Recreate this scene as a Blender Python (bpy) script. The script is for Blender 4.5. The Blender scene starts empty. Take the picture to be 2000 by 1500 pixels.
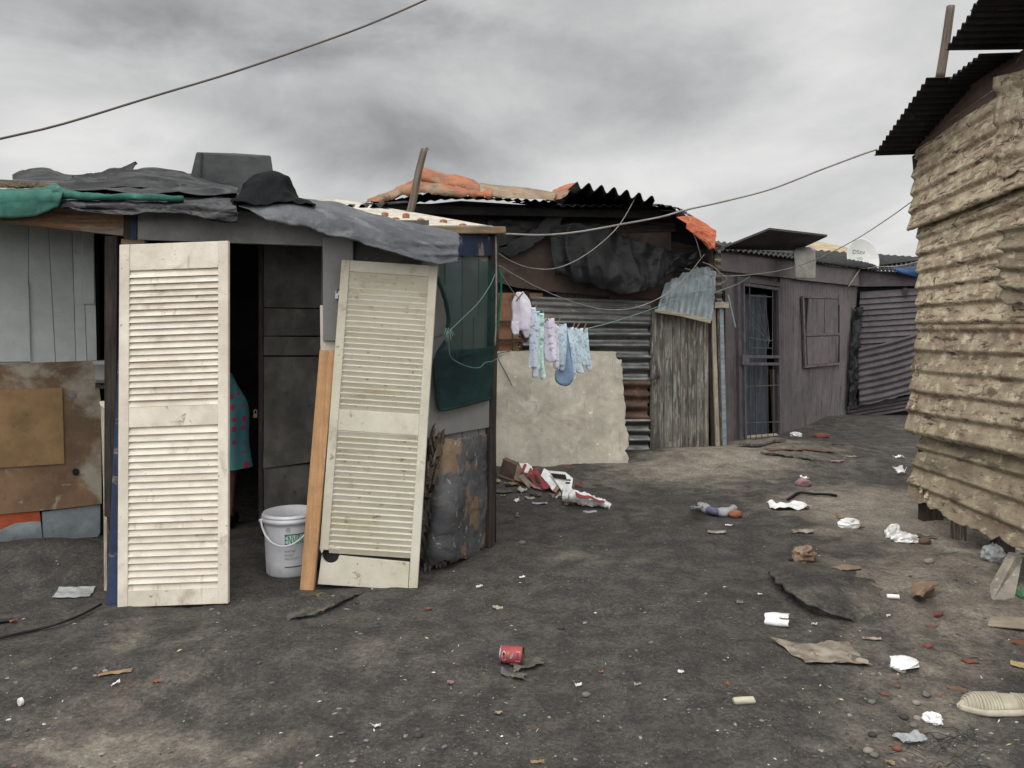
import bpy, bmesh, math, random
from mathutils import Vector, noise, Matrix
V = Vector
random.seed(7)
SC = bpy.context.scene
COL = SC.collection
FPX, EYE, HOR = 1504.0, 1.565, 635.0          # focal length in photo pixels, eye height, horizon row

# ------------------------------------------------------------------ placing
def W(px, py, d):
    return V(((px-1000)/FPX*d, d, EYE+(HOR-py)/FPX*d))
def fb(x, y, z=0.0, o=4):
    return noise.fractal(V((x, y, z)), 1.0, 2.0, o)
def sstep(a, b, x):
    t = max(0.0, min(1.0, (x-a)/(b-a))); return t*t*(3-2*t)
BUMPS = [  # x, y, rx, ry, height
    (2.25, 8.75, 1.5, .75, .13), (3.3, 9.7, 1.3, .8, .10), (-3.2, 4.95, .75, .42, .15), (-2.5, 5.1, .7, .4, .06),
    (3.3, 6.0, 1.3, .35, .05), (2.9, 7.0, 1.2, .5, .05), (.2, 8.0, .8, .5, .05), (-1.2, 3.6, 1.0, .35, .035), (2.9, 4.6, .6, .9, .05),
    (5.4, 12.3, 2.2, 1.0, .10),
]
def gz(x, y):
    h = .026*fb(x*.55, y*.55, 3.1)+.020*fb(x*1.7, y*1.7, 7.7)+.006*(1-2*abs(noise.noise(V((x*3.1, y*2.2, 4)))))
    for bx, by, rx, ry, hh in BUMPS:
        q = ((x-bx)/rx)**2+((y-by)/ry)**2
        if q < 6: h += hh*math.exp(-q*1.3)
    # hard lump of old tarmac with a sharp front-left lip
    dx, dy = x-2.10, y-4.62
    q = (dx/.58)**2+(dy/.68)**2+.22*fb(x*3, y*3, 1.0)
    if q < 1:
        h += .02*(1-q)
    # broken lip in front of the doorway
    if -1.9 < x < -.7:
        e = 4.22+.22*(x+1.3)+.045*fb(x*5, 2.0, 0)
        if y > e: h += .008*math.exp(-(y-e)*3.2)*sstep(-1.9, -1.65, x)*sstep(-.7, -.95, x)
    return h
def G(px, py, up=0.0):
    d = FPX*EYE/(py-HOR)
    for _ in range(6):
        x = (px-1000)/FPX*d
        d = FPX*(EYE-gz(x, d)-up)/(py-HOR)
    x = (px-1000)/FPX*d
    return V((x, d, gz(x, d)+up))
class Plane:
    """upright plane through two photo columns at given distances"""
    def __init__(s, pa, da, pb, db):
        s.a = V(((pa-1000)/FPX*da, da)); s.b = V(((pb-1000)/FPX*db, db))
        s.t = (s.b-s.a).normalized(); s.n = V((s.t.y, -s.t.x))
        if s.n.dot(-s.a) < 0: s.n = -s.n
    def __call__(s, px, py, off=0.0):
        u = (px-1000)/FPX
        a = s.a+s.n*off
        d = (a.x*s.t.y-a.y*s.t.x)/(u*s.t.y-s.t.x)
        return W(px, py, d)
    def d(s, px): return s(px, 600).y

# ------------------------------------------------------------------ meshes
def resample(pts, n, smooth=True):
    pts = [V(p) for p in pts]
    if len(pts) == 1: return pts*(n+1)
    if smooth and len(pts) > 2:
        fine = []
        for k in range(len(pts)-1):
            p1, p2 = pts[k], pts[k+1]
            p0 = pts[k-1] if k else p1*2-p2
            p3 = pts[k+2] if k+2 < len(pts) else p2*2-p1
            for m in range(8):
                t = m/8
                fine.append(.5*((2*p1)+(p2-p0)*t+(2*p0-5*p1+4*p2-p3)*t*t+(3*p1-p0-3*p2+p3)*t**3))
        fine.append(pts[-1]); pts = fine
    acc = [0.0]
    for a, b in zip(pts, pts[1:]): acc.append(acc[-1]+(b-a).length)
    L = acc[-1] or 1.0
    out, k = [], 0
    for i in range(n+1):
        q = L*i/n
        while k < len(acc)-2 and acc[k+1] < q: k += 1
        seg = acc[k+1]-acc[k]
        out.append(pts[k].lerp(pts[k+1], 0 if seg < 1e-9 else min(1, (q-acc[k])/seg)))
    return out
CAM = V((0, 0, EYE))
class MB:
    def __init__(s): s.v = []; s.f = []; s.uv = []; s.c = []
    def face(s, idx, uvs=None): s.f.append(tuple(idx)); s.uv.append(uvs or [(0, 0)]*len(idx))
    def hexa(s, p, uo=0.0):
        """8 corners: 0-3 front ring (bl br tr tl), 4-7 the same at the back"""
        b = len(s.v); s.v += [V(q) for q in p]
        for q in ((0, 1, 2, 3), (5, 4, 7, 6), (4, 0, 3, 7), (1, 5, 6, 2), (3, 2, 6, 7), (4, 5, 1, 0)):
            w = ((p[q[1]]-p[q[0]]).length); h = ((p[q[3]]-p[q[0]]).length)
            s.face([b+i for i in q], [(uo, uo), (uo+w, uo), (uo+w, uo+h), (uo, uo+h)])
        return s
    def box(s, c, sx, sy, sz, rot=None):
        R = rot or Matrix.Identity(3)
        p = [V(c)+R@V((x*sx/2, y*sy/2, z*sz/2)) for y in (-1, 1) for x, z in ((-1, -1), (1, -1), (1, 1), (-1, 1))]
        return s.hexa(p, random.random()*3)
    def beam(s, a, b, w, h, up=V((0, 0, 1)), w2=None, h2=None):
        a, b = V(a), V(b); t = (b-a).normalized()
        x = t.cross(up)
        if x.length < 1e-4: x = t.cross(V((0, 1, 0)))
        x.normalize(); z = x.cross(t)
        w2 = w2 or w; h2 = h2 or h
        o = len(s.v); L = (b-a).length; r = random.random()*5
        for p, ww, hh in ((a, w, h), (b, w2, h2)):
            for i, j in ((-1, -1), (1, -1), (1, 1), (-1, 1)): s.v.append(p+x*(i*ww/2)+z*(j*hh/2))
        for k in range(4):
            q = (k+1) % 4; ww = w if k % 2 == 0 else h
            s.face((o+k, o+q, o+4+q, o+4+k), [(r, k*.31), (r, k*.31+ww), (r+L, k*.31+ww), (r+L, k*.31)])
        s.face((o+3, o+2, o+1, o), [(0, 0), (w, 0), (w, h), (0, h)]); s.face((o+4, o+5, o+6, o+7), [(0, 0), (w, 0), (w, h), (0, h)])
        return s
    def panel(s, pts, th, bow=0):
        """flat outline (photo-facing, any winding) given a thickness away from the viewer"""
        pts = [V(p) for p in pts]; n = V((0, 0, 0))
        for i in range(len(pts)): n += (pts[i]-pts[0]).cross(pts[(i+1) % len(pts)]-pts[0])
        n.normalize()
        if n.dot(CAM-pts[0]) < 0: pts.reverse(); n = -n
        ex = V((0, 0, 1)).cross(n)
        if ex.length < .2: ex = V((1, 0, 0))
        ex.normalize(); ez = n.cross(ex)
        o = len(s.v); m = len(pts)
        uv = [((p-pts[0]).dot(ex), (p-pts[0]).dot(ez)) for p in pts]
        w_, h_ = max(q[0] for q in uv)-min(q[0] for q in uv), max(q[1] for q in uv)-min(q[1] for q in uv)
        if h_ > 1.4*w_: uv = [(q[1], q[0]) for q in uv]
        r1, r2 = random.random()*7, random.random()*7; uv = [(q[0]+r1, q[1]+r2) for q in uv]
        s.v += pts+[p-n*th for p in pts]
        s.face(range(o, o+m), uv); s.face(range(o+2*m-1, o+m-1, -1), uv[::-1])
        for i in range(m):
            j = (i+1) % m; L = (pts[j]-pts[i]).length
            s.face((o+j, o+i, o+m+i, o+m+j), [(L, 0), (0, 0), (0, th), (L, th)])
        return s
    def tube(s, pts, r, n=8, seg=None, cap=True, flat=1.0):
        pts = resample(pts, seg or max(2, (len(pts)-1)*6)); o = len(s.v); m = len(pts); L = 0
        rr = r if callable(r) else (lambda t: r)
        pn = None
        for i, p in enumerate(pts):
            t = (pts[min(i+1, m-1)]-pts[max(i-1, 0)]).normalized()
            x = t.cross(V((0, 0, 1))) if abs(t.z) < .95 else t.cross(V((0, 1, 0)))
            if pn is not None: x = pn-t*pn.dot(t)
            x.normalize(); pn = x; z = x.cross(t)
            q = rr(i/(m-1))
            for k in range(n):
                a = 2*math.pi*k/n
                s.v.append(p+x*(math.cos(a)*q)+z*(math.sin(a)*q*flat))
            if i:
                l = (pts[i]-pts[i-1]).length
                for k in range(n):
                    k2 = (k+1) % n
                    s.face((o+(i-1)*n+k, o+(i-1)*n+k2, o+i*n+k2, o+i*n+k), [(L, k*.02), (L, k*.02+.02), (L+l, k*.02+.02), (L+l, k*.02)])
                L += l
        if cap:
            s.face(range(o+n-1, o-1, -1)); s.face(range(o+(m-1)*n, o+m*n))
        return s
    def lathe(s, prof, n, M=None, a0=0, a1=2*math.pi):
        M = M or Matrix.Identity(4); o = len(s.v); full = abs(a1-a0-2*math.pi) < 1e-6; m = n if full else n+1
        for r, z in prof:
            for k in range(m):
                a = a0+(a1-a0)*k/n
                s.v.append(M@V((r*math.cos(a), r*math.sin(a), z)))
        L = 0
        for i in range(1, len(prof)):
            l = math.hypot(prof[i][0]-prof[i-1][0], prof[i][1]-prof[i-1][1])
            for k in range(n):
                k2 = (k+1) % m
                s.face((o+(i-1)*m+k, o+(i-1)*m+k2, o+i*m+k2, o+i*m+k), [(k/n, L), ((k+1)/n, L), ((k+1)/n, L+l), (k/n, L+l)])
            L += l
        return s
    def loft(s, rows, nu, nv, disp=None, rag=None, ragf=9.0, smooth=True, closed=False, seed=0.0):
        """rows of points, top row first; disp(s,t) in metres towards the viewer; rag = edge raggedness in metres (l r t b)"""
        R = [resample(r, nu, smooth) for r in rows]
        C = [resample([R[k][i] for k in range(len(R))], nv, smooth) for i in range(nu+1)]
        wid = sum((R[k][i+1]-R[k][i]).length for k in range(len(R)) for i in range(nu))/len(R)
        hei = sum((C[i][j+1]-C[i][j]).length for i in range(nu+1) for j in range(nv))/(nu+1)
        def ev(u, v):
            x = min(max(u, 0), 1)*nu; y = min(max(v, 0), 1)*nv
            i = min(int(x), nu-1); j = min(int(y), nv-1); a, b = x-i, y-j
            return (C[i][j]*(1-a)+C[i+1][j]*a)*(1-b)+(C[i][j+1]*(1-a)+C[i+1][j+1]*a)*b
        rag = rag or {}
        def jag(side, x, ln):
            a = rag.get(side, 0)
            if not a: return 0.0
            q = {'l': 1.3, 'r': 5.9, 't': 9.1, 'b': 13.7}[side]+seed
            return a/ln*max(0.0, .5+.9*fb(x*ragf, q, q, 5))
        o = len(s.v); g = []
        for j in range(nv+1):
            for i in range(nu+1):
                u, v = i/nu, j/nv
                u0, u1 = jag('l', v*hei, wid), 1-jag('r', v*hei, wid)
                v0, v1 = jag('t', u*wid, hei), 1-jag('b', u*wid, hei)
                uu, vv = u0+(u1-u0)*u, v0+(v1-v0)*v
                p = ev(uu, vv)
                if disp:
                    e = .02
                    n = (ev(uu+e, vv)-ev(uu-e, vv)).cross(ev(uu, vv+e)-ev(uu, vv-e))
                    if n.length > 1e-12:
                        n.normalize()
                        if not closed and n.dot(CAM-p) < 0: n = -n
                        p = p+n*disp(uu*wid, vv*hei)
                s.v.append(p); g.append((uu*wid, (1-vv)*hei))
        for j in range(nv):
            for i in range(nu):
                q = (j*(nu+1)+i, (j+1)*(nu+1)+i, (j+1)*(nu+1)+i+1, j*(nu+1)+i+1)
                s.face([o+k for k in q], [g[k] for k in q])
        return s
    def build(s, name, m, parent=None, label=None, cat=None, group=None, kind=None, smooth=False, solid=0, bevel=0, origin=None, world=False):
        if parent is not None: org = V(parent['_w'])
        elif origin is not None: org = V(origin)
        else:
            xs = [p.x for p in s.v]; ys = [p.y for p in s.v]; zs = [p.z for p in s.v]
            org = V(((min(xs)+max(xs))/2, (min(ys)+max(ys))/2, min(zs)))
        me = bpy.data.meshes.new(name)
        me.from_pydata([tuple(p-org) for p in s.v], [], s.f)
        ul = me.uv_layers.new(name='UVMap')
        flat = [c for f in s.uv for q in f for c in q]
        if len(flat) == 2*len(me.loops): ul.data.foreach_set('uv', flat)
        if s.c:
            ca = me.color_attributes.new('tint', 'FLOAT_COLOR', 'POINT')
            ca.data.foreach_set('color', [c for q in s.c for c in (q[0], q[1], q[2], 1.0)])
        me.polygons.foreach_set('use_smooth', [smooth]*len(me.polygons))
        me.materials.append(m); me.update()
        o = bpy.data.objects.new(name, me); COL.objects.link(o)
        if parent is not None: o.parent = parent; o['_w'] = list(org)
        else: o.location = org; o['_w'] = list(org)
        if solid:
            q = o.modifiers.new('Solidify', 'SOLIDIFY'); q.thickness = solid; q.offset = 0
        if bevel:
            q = o.modifiers.new('Bevel', 'BEVEL'); q.width = bevel; q.segments = 2; q.limit_method = 'ANGLE'
        tag(o, label, cat, group, kind)
        return o
def tag(o, label=None, cat=None, group=None, kind=None):
    if label: o['label'] = label
    if cat: o['category'] = cat
    if group: o['group'] = group
    if kind: o['kind'] = kind
    return o
def thing(name, loc, label, cat, group=None):
    o = bpy.data.objects.new(name, None); COL.objects.link(o)
    o.location = loc; o['_w'] = list(loc); o.empty_display_size = .1
    return tag(o, label, cat, group)
class Fr:
    """a flat board's own frame: x along its width, z up its height, y away from the viewer"""
    def __init__(s, bl, br, tl):
        s.o = V(bl); s.w = (br-bl).length; s.h = (tl-bl).length
        s.x = (br-bl).normalized(); s.z = (tl-bl).normalized(); s.y = s.x.cross(s.z).normalized()
        if s.y.dot(V((0, 1, 0))) < 0: s.y = -s.y
    def p(s, x, y, z): return s.o+s.x*x+s.y*y+s.z*z
    def slab(s, mb, x0, x1, z0, z1, y0, y1):
        mb.hexa([s.p(x0, y0, z0), s.p(x1, y0, z0), s.p(x1, y0, z1), s.p(x0, y0, z1), s.p(x0, y1, z0), s.p(x1, y1, z0), s.p(x1, y1, z1), s.p(x0, y1, z1)], random.random()*4)
def wr(seed, amp, f, st=(1, 1), o=4):
    return lambda s, t: amp*fb(s*f*st[0]+seed*7.3, t*f*st[1]-seed*3.1, seed, o)
def fold(seed, amp, f, st=(1, 1), fine=.25):
    def q(s, t):
        a = noise.noise(V((s*f*st[0]+seed*3.7, t*f*st[1], seed)))
        b = noise.noise(V((s*f*2.3*st[0], t*f*2.3*st[1]+seed, seed+4)))
        return amp*((1-2.2*abs(a))+.5*(1-2.2*abs(b)))+amp*fine*fb(s*f*5, t*f*5, seed, 3)
    return q
def corr(amp, lam, vert=False, ph=0.0, extra=None):
    def q(s, t):
        x = s if vert else t
        return amp*math.sin(2*math.pi*x/lam+ph)+(extra(s, t) if extra else 0)
    return q
def textmesh(txt, size, align='LEFT'):
    c = bpy.data.curves.new('lettering', 'FONT'); c.body = txt; c.size = size; c.align_x = align; c.resolution_u = 3
    o = bpy.data.objects.new('lettering', c); COL.objects.link(o)
    dg = bpy.context.evaluated_depsgraph_get(); dg.update()
    me = bpy.data.meshes.new_from_object(o.evaluated_get(dg))
    v = [p.co.copy() for p in me.vertices]; f = [tuple(p.vertices) for p in me.polygons]
    bpy.data.meshes.remove(me); bpy.data.objects.remove(o); bpy.data.curves.remove(c)
    return v, f
def add_text(mb, txt, size, fn, align='LEFT'):
    v, f = textmesh(txt, size, align); o = len(mb.v)
    mb.v += [fn(p.x, p.y) for p in v]
    for q in f: mb.face([o+i for i in q])
    return mb
# ------------------------------------------------------------------ materials
def lin(c):
    c /= 255.0
    return c/12.92 if c <= .04045 else ((c+.055)/1.055)**2.4
def S(r, g, b, k=1.0, ds=.14):
    c = (lin(r)*k, lin(g)*k, lin(b)*k); L = .25*c[0]+.65*c[1]+.1*c[2]
    return tuple(x+(L-x)*ds for x in c)
class NT:
    def __init__(s, tree): s.t = tree; s.n = tree.nodes; s.l = tree.links
    def new(s, kind, **kw):
        n = s.n.new(kind)
        for k, v in kw.items(): setattr(n, k, v)
        return n
    def put(s, sock, val):
        if isinstance(val, bpy.types.NodeSocket): s.l.new(val, sock)
        elif isinstance(val, (tuple, list)) and len(val) == 3 and sock.type == 'RGBA': sock.default_value = (*val, 1)
        else: sock.default_value = val
    def math(s, op, a, b=0.0, clamp=False):
        n = s.new('ShaderNodeMath', operation=op, use_clamp=clamp); s.put(n.inputs[0], a); s.put(n.inputs[1], b); return n.outputs[0]
    def noise(s, vec, scale, detail=6, rough=.55, dist=0.0):
        n = s.new('ShaderNodeTexNoise'); s.put(n.inputs['Vector'], vec); n.inputs['Scale'].default_value = scale
        n.inputs['Detail'].default_value = detail; n.inputs['Roughness'].default_value = rough; n.inputs['Distortion'].default_value = dist
        return n.outputs['Fac']
    def ramp(s, fac, lo, hi, a=0.0, b=1.0):
        n = s.new('ShaderNodeMapRange'); n.interpolation_type = 'SMOOTHSTEP'; s.put(n.inputs[0], fac)
        for i, v in ((1, lo), (2, hi), (3, a), (4, b)): s.put(n.inputs[i], v)
        return n.outputs[0]
    def mix(s, fac, a, b, mode='MIX'):
        n = s.new('ShaderNodeMix', data_type='RGBA', blend_type=mode); s.put(n.inputs[0], fac); s.put(n.inputs[6], a); s.put(n.inputs[7], b); return n.outputs[2]
    def mapping(s, vec, scale=(1, 1, 1), loc=(0, 0, 0)):
        n = s.new('ShaderNodeMapping'); s.put(n.inputs[0], vec); n.inputs['Scale'].default_value = scale; n.inputs['Location'].default_value = loc; return n.outputs[0]
_seed = [0]
def mat(name, c1, c2, sc=4.0, st=(1, 1, 1), co='UV', rough=.85, spots=(), bump=(.35, 40.0), metal=0.0, spec=.25, alpha=1.0, grain=.16, lo=.36, hi=.64, tint=False, trans=0.0, crease=None):
    m = bpy.data.materials.new(name); m.use_nodes = True
    t = NT(m.node_tree); b = t.n['Principled BSDF']
    _seed[0] += 1; q = (_seed[0]*3.17, _seed[0]*1.73, _seed[0]*.57)
    tc = t.new('ShaderNodeTexCoord').outputs[co]
    vec = t.mapping(tc, st, q)
    raw = t.mapping(tc, (1, 1, 1), (q[1], q[0], q[2]))
    f = t.ramp(t.noise(vec, sc, 9, .62), lo, hi)
    c = t.mix(f, c1, c2)
    if tint:
        a = t.new('ShaderNodeAttribute'); a.attribute_name = 'tint'
        c = t.mix(1.0, c, a.outputs['Color'], 'MULTIPLY')
    for i, sp in enumerate(spots):
        col, scale, l, h, amt = sp[:5]
        vv = t.mapping(tc, sp[5] if len(sp) > 5 else (1, 1, 1), (q[0]+i*5.3, q[2]+i*2.9, q[1]))
        c = t.mix(t.math('MULTIPLY', t.ramp(t.noise(vv, scale, 8, .6, .3), l, h), amt), c, col)
    if grain:
        g = t.ramp(t.noise(raw, 170, 4, .7), .25, .75, 1-grain, 1+grain)
        g2 = t.ramp(t.noise(raw, 11, 6, .6), .3, .7, 1-grain*.7, 1+grain*.7)
        n = t.new('ShaderNodeVectorMath', operation='SCALE'); t.put(n.inputs[0], c); t.put(n.inputs['Scale'], t.math('MULTIPLY', g, g2)); c = n.outputs[0]
    t.put(b.inputs['Base Color'], c)
    b.inputs['Metallic'].default_value = metal; b.inputs['Specular IOR Level'].default_value = spec
    t.put(b.inputs['Roughness'], t.ramp(t.noise(raw, 9, 5), .3, .7, max(.05, rough-.1), min(1, rough+.1)))
    if bump:
        hgt = t.math('ADD', t.noise(vec, bump[1], 6, .65), t.math('MULTIPLY', t.noise(raw, bump[1]*4, 3, .6), .3))
        if crease:
            wv = t.new('ShaderNodeVectorMath', operation='ADD'); t.put(wv.inputs[0], t.mapping(tc, (.8, 1.5, 1), q)); t.put(wv.inputs[1], t.math('MULTIPLY', t.noise(raw, 5, 3), .25))
            for sc_, k_ in ((crease[0], crease[1]), (crease[0]*2.7, crease[1]*.45)):
                vo = t.new('ShaderNodeTexVoronoi'); t.put(vo.inputs['Vector'], wv.outputs[0]); vo.inputs['Scale'].default_value = sc_
                hgt = t.math('ADD', hgt, t.math('MULTIPLY', vo.outputs['Distance'], k_))
        bn = t.new('ShaderNodeBump'); bn.inputs['Strength'].default_value = bump[0]; bn.inputs['Distance'].default_value = bump[2] if len(bump) > 2 else .01
        t.put(bn.inputs['Height'], hgt); t.l.new(bn.outputs[0], b.inputs['Normal'])
    if alpha < 1: b.inputs['Alpha'].default_value = alpha
    if trans: b.inputs['Transmission Weight'].default_value = trans
    return m
DIRT = S(70, 62, 52)
M = {}
def wood(n, a, b, **k):
    kw = dict(sc=3, st=(1, 16, 1), bump=(.35, 14), spots=((S(60, 50, 42), 5, .56, .7, .6, (1, 6, 1)),)); kw.update(k)
    M[n] = mat(n, a, b, **kw)
wood('new_pine', S(186, 138, 88, .70), S(200, 152, 100, .74), spots=((S(120, 80, 48), 26, .70, .76, .7), (S(110, 90, 70), 3, .6, .8, .6)))
wood('old_plank', S(120, 108, 94, .75), S(78, 70, 62, .8), spots=((S(176, 166, 148, .75), 6, .55, .66, .7, (1, 9, 1)), (S(48, 42, 38), 8, .58, .7, .8, (1, 12, 1))))
wood('grey_timber', S(128, 122, 112, .8), S(90, 84, 76, .8))
wood('brown_timber', S(150, 112, 76, .8), S(104, 86, 68, .8), spots=((S(150, 142, 128, .8), 3, .5, .62, .7, (1, 5, 1)),))
wood('dark_timber', S(62, 54, 48), S(40, 36, 34))
wood('edge_timber', S(150, 126, 96, .85), S(116, 98, 78, .85))
wood('lintel_timber', S(186, 174, 152, .8), S(150, 138, 118, .8), spots=((S(90, 78, 62), 7, .6, .7, .6, (1, 5, 1)),))
wood('roof_pole', S(120, 108, 94, .8), S(92, 82, 72, .8))
wood('peg_wood', S(176, 140, 98, .9), S(140, 104, 70, .9), sc=20, bump=None)
M['door_paint'] = mat('door_paint', S(224, 214, 198, .88), S(204, 193, 176, .86), sc=2.2, rough=.55, bump=(.15, 60), grain=.07,
    spots=((S(150, 132, 110, .9), 5, .56, .74, .65), (S(80, 70, 60), 38, .66, .71, .7), (S(160, 144, 120), 1.4, .52, .72, .55), (S(96, 84, 70), 12, .66, .71, .6), (S(120, 104, 84), 3, .60, .74, .5, (6, 1, 1))))
M['door_paint_yellow'] = mat('door_paint_yellow', S(198, 192, 176, .88), S(184, 177, 157, .86), sc=2.0, rough=.6, bump=(.15, 60), grain=.06,
    spots=((S(194, 186, 156, .88), 1.1, .5, .62, .5), (S(110, 96, 72), 22, .61, .70, .7), (S(144, 130, 104), 5, .55, .72, .6), (S(86, 76, 62), 40, .66, .71, .6)))
M['blue_board'] = mat('blue_board', S(44, 58, 86), S(34, 42, 62), sc=3, spots=((S(120, 110, 100), 5, .56, .66, .8, (3, 1, 1)), (S(48, 40, 38), 8, .6, .7, .7)))
M['fascia_grey'] = mat('fascia_grey', S(138, 138, 134, .8), S(118, 119, 117, .8), sc=1.6, spots=((S(70, 68, 64), 4, .6, .8, .6, (.6, 3, 1)),))
M['grey_siding'] = mat('grey_siding', S(196, 201, 196, .9), S(178, 184, 181, .9), sc=1.6, grain=.06, spots=((S(80, 80, 78), 26, .70, .75, .7), (S(150, 150, 144, .8), 2, .58, .8, .5), (S(70, 68, 64), 4, .63, .8, .5, (3, .6, 1))))
M['grey_panel'] = mat('grey_panel', S(150, 150, 148, .8), S(132, 132, 130, .8), sc=1.4, grain=.05, bump=(.1, 50), spots=((S(60, 56, 52), 30, .73, .77, .8), (S(100, 98, 92), 3, .58, .8, .5)))
M['brown_board'] = mat('brown_board', S(138, 106, 76, .9), S(106, 84, 64, .9), sc=1.8, grain=.1, spots=((S(172, 164, 148, .85), 2.3, .48, .62, .85), (S(66, 50, 38), 5, .6, .72, .7), (S(170, 160, 144, .8), 7, .62, .68, .7)))
M['tan_board'] = mat('tan_board', S(160, 126, 82, .85), S(138, 108, 70, .85), sc=3.0, grain=.1, spots=((S(92, 70, 46), 6, .62, .74, .5),))
M['orange_metal'] = mat('orange_metal', S(190, 88, 38, .9), S(168, 76, 34, .9), sc=4)
M['pale_blue_metal'] = mat('pale_blue_metal', S(142, 152, 156, .85), S(120, 130, 134, .85), sc=3, spots=((S(60, 58, 56), 4, .56, .66, .8), (S(84, 80, 74), 9, .6, .7, .5)))
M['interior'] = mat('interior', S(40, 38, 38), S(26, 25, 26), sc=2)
M['interior_board'] = mat('interior_board', S(96, 93, 87, .9), S(70, 68, 64, .9), sc=2.5, spots=((S(40, 36, 34), 8, .62, .7, .7), (S(108, 102, 92), 3, .56, .7, .5)), bump=(.25, 30))
M['black_plastic'] = mat('black_plastic', S(28, 29, 33), S(20, 21, 25), sc=6, rough=.34, spec=.3, crease=(7, 2.6), bump=(.4, 14), spots=((S(96, 94, 92), 16, .68, .74, .5), (S(52, 52, 54), 3, .54, .7, .5)))
M['black_sheet'] = mat('black_sheet', S(30, 31, 34), S(20, 21, 24), sc=4, rough=.40, spec=.22, crease=(2.6, 3.0), bump=(.32, 10), spots=((S(48, 48, 48), 4, .58, .72, .4), (S(40, 38, 36), 9, .62, .7, .5)))
M['black_cloth'] = mat('black_cloth', S(19, 20, 23), S(13, 14, 16), sc=6, rough=.8, spec=.08, spots=((S(90, 90, 90), 30, .74, .78, .5),))
M['grey_plastic'] = mat('grey_plastic', S(80, 82, 88, .8), S(64, 66, 72, .8), sc=3, rough=.48, spec=.35, crease=(5, 3.2), bump=(.42, 12), spots=((S(108, 108, 110, .9), 5, .55, .66, .6, (1, 3, 1)), (S(52, 52, 54), 14, .68, .73, .8)))
M['grey_cloth'] = mat('grey_cloth', S(74, 75, 77, .8), S(60, 61, 63, .8), sc=3, rough=.95, bump=(.3, 90), spots=((S(110, 106, 96, .8), 3, .58, .7, .5),))
M['green_cloth'] = mat('green_cloth', S(46, 112, 96, .8), S(34, 86, 76, .8), sc=5, rough=.8, bump=(.4, 60), spots=((S(16, 60, 52), 5, .56, .7, .6), (S(70, 140, 120), 8, .6, .7, .5)))
M['green_net'] = mat('green_net', S(24, 68, 64), S(16, 50, 50), sc=4, rough=.85, bump=(.4, 130), alpha=.36, spots=((S(40, 88, 80), 6, .58, .7, .5),))
M['green_net_thick'] = mat('green_net_thick', S(22, 56, 54), S(14, 40, 42), sc=4, rough=.85, bump=(.4, 130), alpha=.8, spots=((S(40, 88, 80), 6, .6, .7, .5),))
M['straw'] = mat('straw', S(150, 126, 92, .8), S(112, 92, 66, .8), sc=12)
M['orange_tarp'] = mat('orange_tarp', S(176, 100, 54, .8), S(140, 84, 54, .8), sc=4, rough=.6, crease=(4, 5.0), bump=(.6, 30), spots=((S(140, 120, 96, .8), 1.5, .46, .56, .9), (S(80, 60, 48), 6, .58, .68, .7)))
M['tan_tarp'] = mat('tan_tarp', S(150, 132, 108, .85), S(126, 106, 84, .85), sc=3, rough=.7, crease=(4, 5.0), bump=(.6, 30), spots=((S(170, 104, 72, .8), 3, .6, .68, .6), (S(84, 70, 58), 6, .6, .7, .6)))
M['orange_tarp_bright'] = mat('orange_tarp_bright', S(204, 104, 58, .85), S(186, 90, 52, .85), sc=5, rough=.55, crease=(5, 5.0), bump=(.6, 30))
M['white_roof'] = mat('white_roof', S(196, 190, 176, .85), S(172, 164, 150, .85), sc=3, spots=((S(150, 104, 66), 7, .64, .7, .8), (S(120, 114, 104), 3, .56, .7, .5)))
M['rust_cap'] = mat('rust_cap', S(150, 98, 56), S(110, 70, 42), sc=20)
M['dark_roof'] = mat('dark_roof', S(38, 38, 40), S(27, 27, 29), sc=3, rough=.7, spots=((S(84, 80, 76, .8), 3, .62, .72, .5), (S(84, 60, 44), 5, .62, .7, .6)))
M['galvanised'] = mat('galvanised', S(118, 119, 117), S(86, 87, 87), sc=3, st=(1, 6, 1), rough=.45, metal=.75, spec=.5, spots=((S(160, 160, 154), 9, .62, .7, .6, (1, 3, 1)), (S(70, 62, 54), 4, .6, .74, .5)), bump=(.15, 20))
M['galvanised_dull'] = mat('galvanised_dull', S(132, 132, 128, .85), S(106, 106, 104, .85), sc=3, st=(1, 8, 1), rough=.6, metal=.35, spots=((S(176, 174, 166, .9), 9, .62, .7, .7, (1, 3, 1)), (S(66, 60, 54), 5, .6, .72, .5, (1, 5, 1))))
M['rusty_metal'] = mat('rusty_metal', S(104, 78, 62), S(74, 58, 50), sc=4, st=(1, 5, 1), rough=.7, metal=.2, spots=((S(140, 100, 74), 6, .56, .66, .6),))
M['pale_flap'] = mat('pale_flap', S(150, 162, 168, .9), S(124, 136, 142, .9), sc=4, st=(6, 1, 1), rough=.6, metal=.2, spots=((S(176, 178, 172, .9), 12, .62, .7, .7), (S(70, 72, 76), 4, .58, .7, .6, (3, 1, 1)), (S(80, 66, 52), 9, .66, .72, .7)))
wood('weathered_door', S(132, 126, 118, .78), S(88, 84, 80, .78), sc=2.5, st=(.9, 5, 1), bump=(.6, 14),
    spots=((S(172, 168, 152, .78), 4, .52, .6, .75, (1, 9, 1)), (S(60, 52, 46), 4, .57, .68, .7, (1, 7, 1)), (S(84, 124, 92, .8), 5, .68, .74, .5), (S(142, 106, 78, .8), 2, .6, .7, .5, (1, 6, 1))))
M['brown_wall'] = mat('brown_wall', S(92, 76, 68, .9), S(70, 60, 56, .9), sc=2.2, spots=((S(110, 88, 72), 3, .56, .68, .6), (S(44, 38, 36), 5, .6, .7, .7)))
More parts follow.
